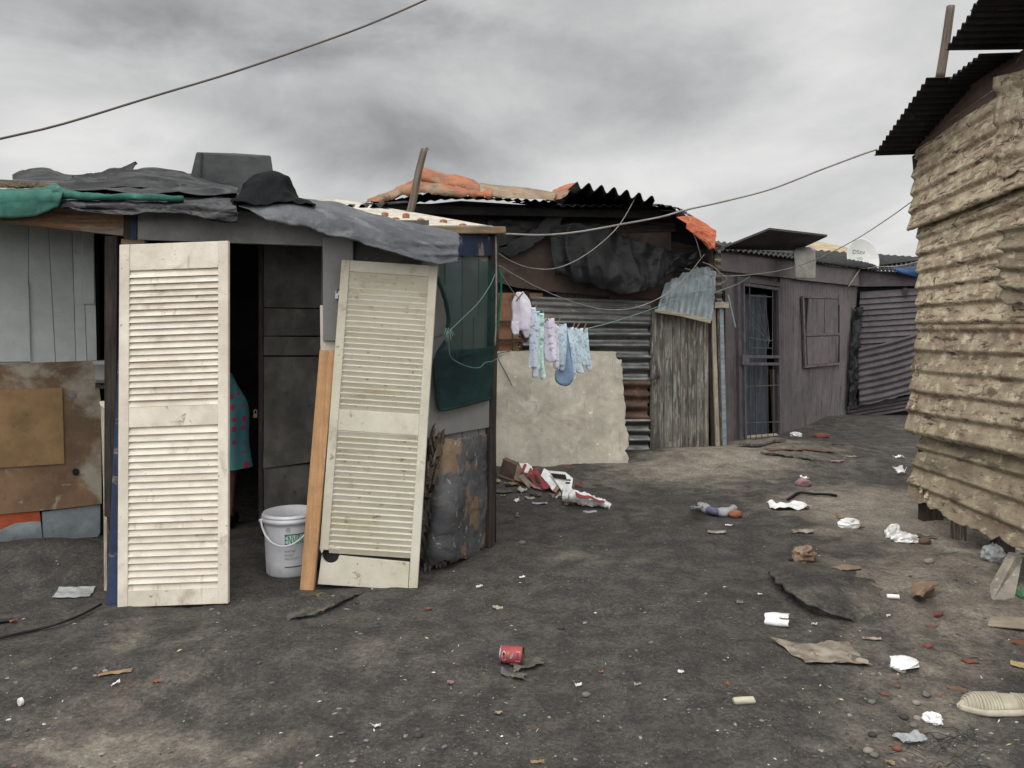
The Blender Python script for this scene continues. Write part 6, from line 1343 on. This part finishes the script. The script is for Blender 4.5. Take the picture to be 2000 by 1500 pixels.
sheet('crumpled_wrapper', 'paper_white', [[G(1098, 962, .05), G(1122, 960, .08), G(1150, 970, .05), G(1194, 988, .02)], [G(1100, 968, .08), G(1122, 970, .09), G(1155, 979, .05), G(1194, 990, .015)], [G(1104, 978, .02), G(1130, 984, .02), G(1160, 988, .01), G(1192, 992, .004)]],
      60, 34, 'long crumpled white wrapper with red print trailing right from the carton pile', 'wrapper', fold(3, .022, 9, (1, 1), .5), dict(t=.02, b=.02))
sheet('red_strip', 'red_print', [[G(1122, 963, .115), G(1150, 971, .085), G(1180, 981, .05)], [G(1126, 972, .115), G(1152, 977, .08), G(1180, 985, .045)]], 20, 6, 'torn red printed strip on the long white wrapper', 'strip', fold(3, .012, 7), dict(t=.02, b=.02))
for a in ((985, 962, .16, .08, 12, 'dark_scrap', 'grey plastic scrap lying left in front of the carton pile'), (1054, 985, .14, .05, -8, 'grey_plastic_film', 'strip of pale film in front of the crushed carton'), (1152, 1002, .12, .05, 5, 'grey_plastic_film', 'clear film scrap just below the end of the long wrapper'),
          (1166, 948, .11, .03, 4, 'cardboard_brown', 'small brown card scrap right of the striped panel'), (983, 970, .06, .03, 0, 'yellow_bit', 'yellow scrap beside the chipboard corner'), (962, 968, .05, .03, 10, 'blue_bit', 'blue scrap at the foot of the corner post'), (1035, 975, .10, .05, 30, 'soil_card', 'muddy card scrap in front of the torn carton'), (1078, 968, .06, .035, 0, 'orange_peel', 'orange scrap under the crushed red carton')):
    flake('scrap', a[5], a[0], a[1], a[2], a[3], a[4], a[6], 'scrap', .015, .01)
for a in ((1000, 950, .15, .07, 20, 'cardboard', 'brown card flap lying flat before the torn carton'), (1020, 962, .10, .06, -15, 'paper_dirty', 'dirty crumpled paper in front of the brown card flap'), (1046, 970, .12, .05, 8, 'dark_scrap', 'dark torn scrap under the crushed red carton'), (1088, 974, .10, .05, 25, 'paper_dirty', 'dirty paper scrap beside the start of the long wrapper'),
          (1130, 952, .09, .04, -10, 'red_print', 'small red printed scrap beyond the long wrapper'), (1010, 982, .07, .04, 40, 'paper_white', 'small white paper bit nearest the corner post pile'), (1112, 988, .10, .04, 5, 'cardboard_brown', 'brown scrap tucked below the middle of the long wrapper'), (968, 945, .10, .06, 30, 'soil_card', 'muddy scrap wedged at the slab foot by the corner post')):
    flake('scrap', a[5], a[0], a[1], a[2], a[3], a[4], a[6], 'scrap', .035, .015, n=18, wob=.03)
# bottles, bags and trays on the path
def bottle():
    r = thing('plastic_bottle', G(1400, 1000), 'crushed clear plastic bottle with violet label lying on the path', 'plastic bottle')
    P = lambda x, y, u: G(x, y+0, u)
    mb = MB(); mb.tube([G(1368, 985, .05), G(1378, 992, .05), G(1392, 998, .04), G(1412, 1000, .035), G(1425, 996, .05), G(1433, 992, .055)], lambda t: .030+.018*math.sin(t*7)**2, 12, 40, flat=.8)
    mb.build('bottle_body', M['clear_plastic'], r, smooth=True)
    sheetm = MB().loft([[G(1349, 985, .14), G(1362, 985, .16), G(1370, 984, .10)], [G(1347, 988, .05), G(1360, 988, .06), G(1372, 988, .05)], [G(1352, 990, .01), G(1362, 991, .01), G(1374, 992, .02)]], 16, 14, fold(4, .02, 6)); sheetm.build('bottle_neck', M['clear_plastic'], r, smooth=True, solid=.002)
    mb = MB(); mb.tube([G(1382, 995, .045), G(1396, 999, .04), G(1405, 1000, .036)], .040, 12, 10, flat=.75, cap=False); mb.build('label_band', M['violet_label'], r, smooth=True)
bottle()
blob('brick_piece', 'orange_peel', 1436, 1010, .055, .04, .032, 'orange rounded brick piece right of the crushed bottle', 'brick', .12, 1.2, smooth=True)
flake('foam_tray', 'paper_white', 1541, 993, .33, .17, 4, 'white crumpled foam tray lying open on the path', 'foam tray', .05, .01, 14.0, .004, n=24, wob=.05)
blob('plastic_bag', 'paper_white', 1659, 1030, .072, .045, .036, 'white round bag of scraps with brown leaf bits beside it', 'bag', .3, 1.7, bump2=.15)
flake('dry_leaf', 'wood_bit', 1643, 1023, .06, .09, 60, 'dry brown leaf sticking up left of the white round bag', 'leaf', .06, .01, solid=.002, tilt=.02)
flake('dry_leaf', 'cardboard', 1682, 1030, .06, .04, 10, 'dry brown leaf lying right of the white round bag', 'leaf', .03, .01, solid=.002)
blob('plastic_bag', 'paper_white', 1746, 1052, .042, .034, .05, 'crumpled white plastic bag end standing near the tall shack post', 'bag', .5, 2.2, bump2=.3); blob('plastic_bag', 'paper_white', 1768, 1058, .075, .04, .03, 'flat crumpled white plastic bag beside the standing one', 'bag', .5, 2.4, bump2=.3)
flake('rag', 'dark_scrap', 1808, 1052, .18, .05, -6, 'dark rag trailing from the white bag towards the shack post', 'rag', .03, .02)
blob('stone', 'cardboard_brown', 1806, 1062, .04, .03, .025, 'brown stone beside the dark rag', 'stone', .15, 1.5, smooth=True)
flake('foam_piece', 'paper_white', 1757, 927, .12, .07, 10, 'small white box lid lying near the tall shack wall', 'box lid', .05, .0, tilt=.02); blob('carton_box', 'pink_wrap', 1569, 951, .07, .045, .045, 'small pink and white crumpled carton alone on the path', 'carton', .25, 1.6, sub=2)
flake('paper', 'paper_white', 1571, 945, .08, .06, 0, 'white paper on the small pink carton', 'paper', .02, .01, up=.055)
flake('wrapper', 'pink_wrap', 1637, 902, .18, .06, 14, 'flat pink wrapper farther up the path', 'wrapper', .02, .02); flake('wrapper', 'paper_white', 1757, 895, .14, .06, 0, 'white star-shaped paper scrap far up the path', 'paper', .05, .05)
flake('card_scrap', 'cardboard_pale', 1658, 893, .2, .05, 12, 'pale strip of card beyond the pink wrapper', 'card', .01, .02)
blob('bread_piece', 'bread_crust', 1570, 1095, .066, .05, .05, 'crumpled reddish-brown food wrapper on the path above the tarmac lump', 'food wrapper', .35, 2.4, bump2=.25)
ol = lambda u, v: (u*(1-.18*abs(v)), v*(1-.35*max(0, -u))+.12*u)
flake('cardboard', 'cardboard', 1644, 1113, .27, .115, 14, 'flat tan cardboard piece right of the crumpled food wrapper', 'cardboard', .012, .006, 2.0, .003, outline=ol)
def folded():
    r = thing('folded_card', G(1805, 1152), 'folded tan card with dark red underside near the tall shack', 'card')
    MB().loft([[G(1785, 1142, .03), G(1802, 1138, .06), G(1833, 1138, .05)], [G(1782, 1155, .02), G(1800, 1152, .07), G(1830, 1142, .05)], [G(1784, 1168, .01), G(1796, 1166, .05), G(1802, 1160, .05)]], 16, 14, fold(5, .008, 5), dict(l=.01, b=.01)).build('upper_fold', M['cardboard'], r, solid=.003)
    MB().loft([[G(1800, 1158, .055), G(1824, 1148, .045)], [G(1794, 1170, .004), G(1820, 1166, .004)]], 10, 10, fold(6, .006, 6), dict(b=.015)).build('lower_fold', M['cardboard_brown'], r, solid=.003)
folded()
def cyl(name, m, m2, px, py, r_, L, rot, label, cat, rag=.0, hollow=True):
    c = G(px, py); a = math.radians(rot); ax = V((math.cos(a), math.sin(a), 0)); sd = V((0, 0, 1)).cross(ax); X = c+V((0, 0, r_*.95))-ax*L/2
    T = Matrix.Translation(X)@Matrix([[sd.x, 0, ax.x, 0], [sd.y, 0, ax.y, 0], [0, 1, 0, 0], [0, 0, 0, 1]])
    r = thing(name, c, label, cat)
    mb = MB().lathe([(r_*.001, 0), (r_*.9, .0), (r_, L*.06), (r_*1.02, L*.4), (r_, L*.7), (r_, L)], 24, T)
    for i, p in enumerate(mb.v): mb.v[i] = p+V((rag*fb(p.x*30, p.y*30, p.z*30), rag*fb(p.y*30, p.z*30, 4), rag*.6*fb(p.z*30, p.x*30, 2)))
    mb.build('outer', M[m], r, smooth=True)
    if hollow: MB().lathe([(r_, L), (r_*.93, L*1.005), (r_*.9, L*.96), (r_*.86, L*.2), (.001, L*.18)], 24, T).build('inside', M[m2], r, smooth=True)
    return r
cyl('crushed_cup', 'paper_white', 'cardboard_brown', 1517, 1221, .032, .115, -14, 'crushed white paper cup with brown inside left of the tarmac lump', 'paper cup', .012)
cyl('paper_roll', 'paper_white', 'paper_dirty', 1744, 1169, .012, .062, -10, 'small white paper roll on the sandy soil', 'paper roll', .001)
def pack():
    c = G(1766, 1305); f = Fr(G(1738, 1298, .006), G(1776, 1312, .006), G(1738, 1298, .05)); r = thing('cigarette_pack', c, 'crushed white cigarette pack with dark end lying open on the soil', 'cigarette pack')
    MB().loft([[G(1738, 1284, .02), G(1762, 1281, .03), G(1790, 1290, .03)], [G(1740, 1288, .045), G(1764, 1286, .042), G(1794, 1296, .036)], [G(1738, 1300, .03), G(1758, 1304, .03), G(1770, 1308, .022)], [G(1742, 1302, .0), G(1760, 1312, .0), G(1770, 1312, .0)]], 16, 16, fold(3, .004, 12)).build('pack_body', M['paper_white'], r, solid=.002)
    mb = MB(); mb.hexa([G(1759, 1310, .004), G(1797, 1304, .004), G(1796, 1303, .026), G(1758, 1309, .028), G(1757, 1296, .004), G(1793, 1292, .004), G(1793, 1291, .028), G(1757, 1296, .032)]); mb.build('pack_end', M['paper_white'], r, bevel=.002)
    MB().panel([G(1763, 1311, .008), G(1795, 1306, .008), G(1794, 1305, .022), G(1762, 1310, .024)], .002).build('pack_opening', M['black_print'], r)
pack()
ol2 = lambda u, v: (u*(1+.12*v)-.25*v, v+.12*u)
flake('muddy_cardboard', 'soil_card', 1610, 1280, .34, .24, -10, 'large muddy flattened cardboard lying right of centre in the foreground', 'cardboard', .018, .016, 4.0, .003, n=40, outline=ol2)
flake('muddy_cardboard', 'soil_card', 1702, 1250, .10, .03, -4, 'small muddy card strip beyond the large muddy cardboard', 'cardboard', .006, .01)
def board_end():
    a, b, c, d = G(1928, 1226), G(2070, 1238), G(2070, 1214), G(1934, 1210)
    mb = MB(); mb.hexa([a+V((0, 0, .004)), b+V((0, 0, .004)), b+V((0, 0, .018)), a+V((0, 0, .018)), d+V((0, 0, .004)), c+V((0, 0, .004)), c+V((0, 0, .018)), d+V((0, 0, .018))])
    mb.build('board_offcut', M['cardboard_pale'], label='pale flat board offcut on sandy soil at the right edge', cat='board', bevel=.006)
board_end()
def shoe():
    r = thing('old_shoe', G(1945, 1392), 'dirty beige ribbed shoe lying on its side at the lower right', 'shoe')
    g = lambda x, y, u=0.0: G(x, y, u)
    rows = []
    n = 14
    for k in range(n+1):
        t = k/n; x = 1868+t*215; wid = math.sin(min(1, t*4.5+.04)*math.pi/2)*(1-.22*sstep(.4, .62, t)+.12*sstep(.65, .9, t)); hgt = .052*min(1, (.25+t*5))*(1-.12*sstep(.45, .6, t))
        c = g(x, 1383); w = .058*wid
        rows.append([c+V((0, w*math.cos(a), max(0.0, hgt*math.sin(a))+.004)) for a in [math.pi*j/9 for j in range(10)]])
    MB().loft(rows, 34, 260, lambda s, t: .006*(1 if math.sin(t*2*math.pi/.0125) > 0 else 0)*(1 if (.035 < t < .18 or .235 < t < .36) else .0)*sstep(.02, .05, s)).build('ribbed_upper', M['shoe_rubber'], r, smooth=False)
    rows = [[p+V((0, -.004, 0)) for p in R_] for R_ in rows]
    a = [R_[9]+V((0, -.006, .022)) for R_ in rows]; b = [R_[9]+V((0, -.014, .0)) for R_ in rows]; c = [R_[9]+V((0, .02, -.002)) for R_ in rows]
    MB().loft([a, b, c], 40, 6).build('sole_band', M['shoe_rubber'], r, smooth=True, solid=.004)
shoe()
flake('yellow_scrap', 'yellow_bit', 1996, 1304, .09, .05, -30, 'yellow scrap at the right edge above the old shoe', 'scrap', .01)
blob('wrapper_ball', 'paper_white', 1822, 1412, .028, .022, .02, 'small crumpled white and blue wrapper left of the old shoe', 'wrapper', .5, 2.4, bump2=.3); flake('blue_scrap', 'blue_bit', 1832, 1410, .02, .026, 40, 'blue corner of foil beside the small white wrapper', 'foil', .012, .004)
flake('plastic_film', 'grey_plastic_film', 1778, 1448, .12, .075, 8, 'pale crumpled clear film at the bottom right', 'film', .03, .02, n=22)
cyl('corn_stub', 'corn_husk', 'corn_husk', 1452, 1374, .014, .085, 6, 'grey chewed bone or cob lying on the dark soil', 'cob', .006, False)
cyl('plastic_disc', 'shell_white', 'paper_white', 40, 1378, .016, .012, 60, 'round pale pink bottle cap at the lower left', 'bottle cap', 0, False)
for x, y, w, d, rot, m, lb, ct in ((224, 1318, .14, .022, 16, 'wood_bit', 'long splinter of pale wood in the lower left foreground', 'splinter'), (226, 1338, .045, .008, 62, 'paper_white', 'thin bent white straw piece below the long splinter', 'straw piece'), (306, 1335, .035, .014, 5, 'orange_peel', 'orange brick chip left of centre in the lower foreground', 'chip'),
        (972, 1190, .06, .03, 0, 'cardboard_pale', 'pale flat chip on the soil midway to the yellowed door', 'chip'), (836, 1192, .045, .02, 12, 'brick_red', 'reddish chip on the soil right of the yellowed door', 'chip'), (880, 1336, .03, .02, 20, 'pink_wrap', 'small reddish wrapper lump left of the red tin', 'wrapper'), (736, 1422, .035, .02, 20, 'shell_white', 'pink-edged shell or foil at the bottom centre', 'shell'),
        (1130, 1342, .032, .014, 6, 'shell_white', 'white shell chip right of the red tin', 'shell'), (1174, 1316, .026, .012, 0, 'orange_peel', 'orange ring chip farther right of the red tin', 'chip'), (1420, 1339, .022, .014, 40, 'orange_peel', 'orange chip above the grey cob', 'chip'), (1050, 1493, .05, .012, 4, 'wood_bit', 'pale wood sliver at the bottom edge', 'splinter'),
        (974, 1396, .03, .018, 20, 'cardboard_pale', 'pale chip below the red tin', 'chip'), (1245, 1341, .03, .008, 12, 'cardboard_pale', 'pale sliver on the dark soil between tin and cob', 'splinter'), (1738, 1494, .035, .015, -4, 'wood_bit', 'wood chip at the bottom edge below the clear film', 'chip'), (145, 1160, .20, .12, 14, 'grey_plastic_film', 'crumpled clear film on the dark sand left of the doors', 'film'),
        (1423, 1028, .06, .02, -5, 'paper_white', 'white sliver of paper in front of the crushed bottle', 'paper'), (1400, 1042, .14, .05, 6, 'soil_card', 'muddy leaf scrap in front of the crushed bottle', 'scrap'), (1568, 1040, .15, .09, -12, 'soil_card', 'pale muddy card patch in front of the foam tray', 'card'), (1445, 1180, .04, .03, 5, 'stone_grey', 'flat square grey chip left of the tarmac lump', 'chip'),
        (1484, 1163, .026, .016, 0, 'shell_white', 'white shell beside the dark lip of the tarmac lump', 'shell'), (106, 1235, .0, .0, 0, 'orange_peel', '', ''), (1330, 1316, .028, .014, 0, 'shell_white', 'white ring chip left of the muddy cardboard', 'chip'), (1735, 1205, .022, .013, 0, 'shell_white', 'white pebble on sandy soil below the paper roll', 'pebble'), (1590, 1222, .03, .016, 0, 'shell_white', 'white curl of plastic right of the crushed cup', 'plastic curl'),
        (26, 1216, .035, .014, 30, 'orange_peel', 'orange chip by the black hose', 'chip'), (1020, 1130, .04, .01, 25, 'paper_white', 'white stub on the soil below the chipboard', 'stub'), (936, 1148, .045, .01, 30, 'shell_white', 'white stub near the foot of the yellowed door', 'stub')):
    if lb: flake('litter_piece', m, x, y, w, d, rot, lb, ct, .012, .004)
flake('red_gravel_patch', 'brick_red', 1660, 870, .5, .08, 2, 'thin reddish wood strip lying near the purple wall', 'strip', .01, .06); flake('mat', 'cardboard_brown', 1560, 880, .85, .16, 8, 'worn brown mat lying before the purple shack gate', 'mat', .03, .06, 3, .01, n=26); flake('mat', 'dark_scrap', 1540, 893, .6, .12, -14, 'dark rubber mat beside the worn brown mat', 'mat', .04, .05, 5, .01, n=22)
flake('step_board', 'grey_timber', 1490, 868, .8, .2, 40, 'flat board lying as a step at the security gate', 'board', .0, .03, 2, .03, up=.03)
for x, y, rx, lb in ((1325+230, 852, .07, 'white scrap heap at the foot of the purple wall'), (1605, 854, .10, 'reddish rag at the foot of the purple wall')):
    blob('scrap_heap', 'paper_white' if 'white' in lb else 'brick_red', x, y, rx, .05, .03, lb, 'scrap', .4, 2.2)
# brick pieces on the right
for i, (x, y, rx, ry, rz, rot, lb) in enumerate(((1833, 1204, .05, .02, .02, 30, 'long orange-red brick shard below the folded card'), (1822, 1226, .045, .012, .010, 5, 'thin red brick sliver below the long shard'), (1812, 1264, .035, .018, .014, 0, 'red brick piece with pale mortar right of the cigarette pack'), (1895, 1294, .045, .024, .012, -25, 'flat dull red tile piece above the shoe'),
        (1748, 1328, .026, .01, .008, 20, 'small red tile chip under the cigarette pack'), (1726, 1357, .024, .012, .008, -25, 'red chip among pebbles left of the shoe'), (1835, 1363, .012, .012, .008, 0, 'tiny bright red chip left of the shoe'), (1992, 1258, .05, .02, .014, 0, 'red brick piece at the right edge below the offcut board'), (1753, 1343, .016, .012, .010, 0, 'small tan stone under the cigarette pack'), (1868, 1348, .05, .02, .012, -16, 'long brown stone above the shoe toe'))):
    blob('brick_piece' if 'brick' in lb or 'tile' in lb or 'chip' in lb else 'stone', 'brick_red' if 'stone' not in lb else 'cardboard_brown', x, y, rx*.8, ry*.8, rz*.7, lb, 'brick piece' if 'stone' not in lb else 'stone', .35, 1.1, group='brick pieces on the right', rot=rot, sub=1)
for x, y, q, m, lb in ((1815, 1100, .03, 'concrete_bit', 'pale rounded stone on sand below the tall shack'), (1945, 1072, .055, 'stone_grey', 'flat grey stone under the tall shack edge'), (1145, 1360, .018, 'stone_grey', 'round grey pebble right of the red tin'), (1096, 1229, .018, 'stone_dark', 'black round stone above and right of the red tin'), (1703, 1374, .016, 'stone_grey', 'grey disc pebble left of the shoe'), (1790, 1376, .017, 'concrete_bit', 'yellowish disc pebble just left of the shoe'),
        (1810, 1360, .017, 'stone_grey', 'grey round pebble above the yellowish disc'), (1766, 1404, .018, 'stone_dark', 'dark disc pebble by the small white wrapper'), (1792, 1406, .016, 'concrete_bit', 'pale disc pebble touching the small white wrapper'), (1785, 1420, .016, 'stone_grey', 'grey pebble below the small white wrapper'), (1752, 1465, .017, 'brick_red', 'pinkish disc pebble below the clear film'), (1696, 1470, .018, 'concrete_bit', 'pale stone in the small cluster at the bottom right'),
        (1708, 1478, .016, 'stone_grey', 'grey stone in the small cluster at the bottom right'), (1704, 1438, .016, 'stone_dark', 'dark disc pebble left of the clear film'), (1706, 1320, .016, 'stone_grey', 'flat grey pebble left of the cigarette pack'), (817, 1440, .018, 'stone_dark', 'dark pebble at the bottom centre'), (1545, 1096, .018, 'burnt', 'black coal beside the crumpled food wrapper'), (1010, 1010, .02, 'stone_grey', 'grey stone before the carton pile'), (1020, 1063, .025, 'stone_grey', 'grey stone right of the chipboard')):
    blob('stone', m, x, y, q, q*.8, q*.6, lb, 'stone', .15, 1.2, group='single stones on the soil', smooth=True, sub=2)
def post_stub():
    a = G(1964, 1168); mb = MB()
    mb.hexa([G(1936, 1172), G(1982, 1172), G(1998, 1090, .10), G(1982, 1088, .12), G(1950, 1160)+V((0, .1, 0)), G(1990, 1160)+V((0, .1, 0)), G(2004, 1088, .10)+V((0, .1, 0)), G(1990, 1086, .12)+V((0, .1, 0))])
    mb.build('concrete_wedge', M['concrete_bit'], label='grey concrete wedge leaning at the foot of the tall shack, right edge', cat='concrete', bevel=.008)
post_stub()
blob('plastic_bag', 'grey_plastic_film', 1940, 1096, .06, .05, .06, 'grey translucent bag under the tall shack edge', 'bag', .35, 2.2, bump2=.2); blob('plastic_bag', 'paper_dirty', 1988, 1084, .08, .06, .05, 'dirty pale bag on the concrete wedge', 'bag', .35, 2.0, bump2=.2)
blob('bottle_shard', 'green_glass', 1998, 1168, .03, .03, .03, 'green bottle piece at the right edge by the concrete wedge', 'bottle piece', .2, 1.5)
mb = MB(); mb.beam(G(1912, 1062, .03), G(1952, 1082, .02), .03, .025); mb.build('stick', M['grey_timber'], label='short grey stick under the tall shack', cat='stick')
flake('green_scrap', 'cord_pale', 1865, 1079, .05, .025, 10, 'mint green scrap under the tall shack', 'scrap', .01)
mb = MB(); RG = random.Random(8)
for k in range(40):
    c = G(1850, 1470); a = RG.uniform(0, 6.28); p = G(1850+RG.uniform(-60, 60), 1462+RG.uniform(-30, 40)); l = RG.uniform(.05, .14)
    mb.tube([p, p+V((math.cos(a)*l*.5, math.sin(a)*l*.4, .02)), p+V((math.cos(a)*l, math.sin(a)*l*.7, .006))], .0012, 3, 5)
mb.build('dead_grass', M['burnt'], label='dark matted dead grass at the bottom right', cat='grass', kind='stuff')
mb = MB()
for k in range(22):
    c = G(618, 1163); a = RG.uniform(0, 6.28); l = RG.uniform(.02, .07); mb.tube([c, c+V((math.cos(a)*l*.5, math.sin(a)*l*.4, .012)), c+V((math.cos(a)*l, math.sin(a)*l*.7, .002))], .0012, 3, 5)
mb.build('grass_tuft', M['grass_dry'], label='small flattened grass tuft at the foot of the pine plank', cat='grass')
# gravel and crumbs nobody could count
def gravel():
    mb = MB(); R_ = random.Random(31); T = ((.17, .16, .15), (.10, .096, .09), (.06, .057, .055), (.26, .24, .21), (.17, .11, .085), (.5, .48, .45))
    base = [V((1, 0, 0)), V((-1, 0, 0)), V((0, 1, 0)), V((0, -1, 0)), V((0, 0, 1)), V((.7, .7, .4)), V((-.7, .6, .5)), V((.6, -.7, .5)), V((-.6, -.7, .4))]
    tri = [(0, 5, 7), (0, 2, 5), (0, 7, 3), (2, 6, 5), (2, 1, 6), (1, 8, 6), (1, 3, 8), (3, 7, 8), (4, 5, 6), (4, 6, 8), (4, 8, 7), (4, 7, 5)]
    n = 0
    while n < 3600:
        py = 800+700*R_.random()**.8; px = R_.uniform(-60, 2060)
        p = G(px, py)
        if p.y > 9.4 and px < 1650: continue
        if px < 960 and py < 1090: continue
        dens = .12+1.1*max(0, fb(p.x*.8, p.y*.8, 4)+.1)+(.3 if px > 1650 else 0)
        if R_.random() > dens: continue
        s = R_.choice((.002, .0025, .003, .003, .004, .007)) * (1+.10*p.y)*R_.uniform(.6, 1.2); t = R_.choices(T, (5, 6, 6, 1.2, .8, .25))[0]
        a = R_.uniform(0, 6.28); ca, sa = math.cos(a), math.sin(a); sx, sy, sz_ = s*R_.uniform(.8, 1.8), s, s*R_.uniform(.35, .8)
        o = len(mb.v)
        for q in base:
            q = q*R_.uniform(.8, 1.15); mb.v.append(p+V(((q.x*ca*sx-q.y*sa*sy), (q.x*sa*sx+q.y*ca*sy), q.z*sz_-s*.05))); mb.c.append(t)
        for f_ in tri: mb.face([o+i for i in f_])
        n += 1
    mb.build('gravel', M['pebbles'], label='fine gravel and ash crumbs strewn over the soil', cat='gravel', kind='stuff', smooth=False)
    mb = MB(); T = ((.62, .6, .58), (.6, .55, .45), (.5, .4, .26), (.5, .5, .52), (.4, .2, .15), (.2, .36, .34))
    for k in range(260):
        py = 805+690*R_.random()**.75; px = R_.uniform(-20, 2020); p = G(px, py, .003)
        if (px < 960 and py < 1100) or (p.y > 9.2 and px < 1640) or fb(p.x*.7, p.y*.7, 11) < R_.uniform(-.5, .25): continue
        a = R_.uniform(0, 6.28); l, w = R_.uniform(.003, .011)*(1+.10*p.y), R_.uniform(.001, .0035)*(1+.10*p.y); u = V((math.cos(a), math.sin(a), R_.uniform(-.1, .2))); v = V((-math.sin(a), math.cos(a), R_.uniform(-.1, .3))); t = R_.choices(T, (5, 4, 4, 3, 1, .5))[0]
        o = len(mb.v); mb.v += [p-u*l, p-v*w+V((0, 0, .002)), p+u*l*.9+V((0, 0, .002)), p+v*w+V((0, 0, .003)), p-u*l*.2+V((0, 0, -.002))]; mb.c += [t]*5
        mb.face((o, o+1, o+2, o+3)); mb.face((o, o+3, o+4)); mb.face((o, o+4, o+1)); mb.face((o+1, o+4, o+2)); mb.face((o+2, o+4, o+3))
    mb.build('litter_crumbs', M['pebbles'], label='tiny scraps of paper, straw and shell strewn over the soil', cat='litter', kind='stuff')
gravel()
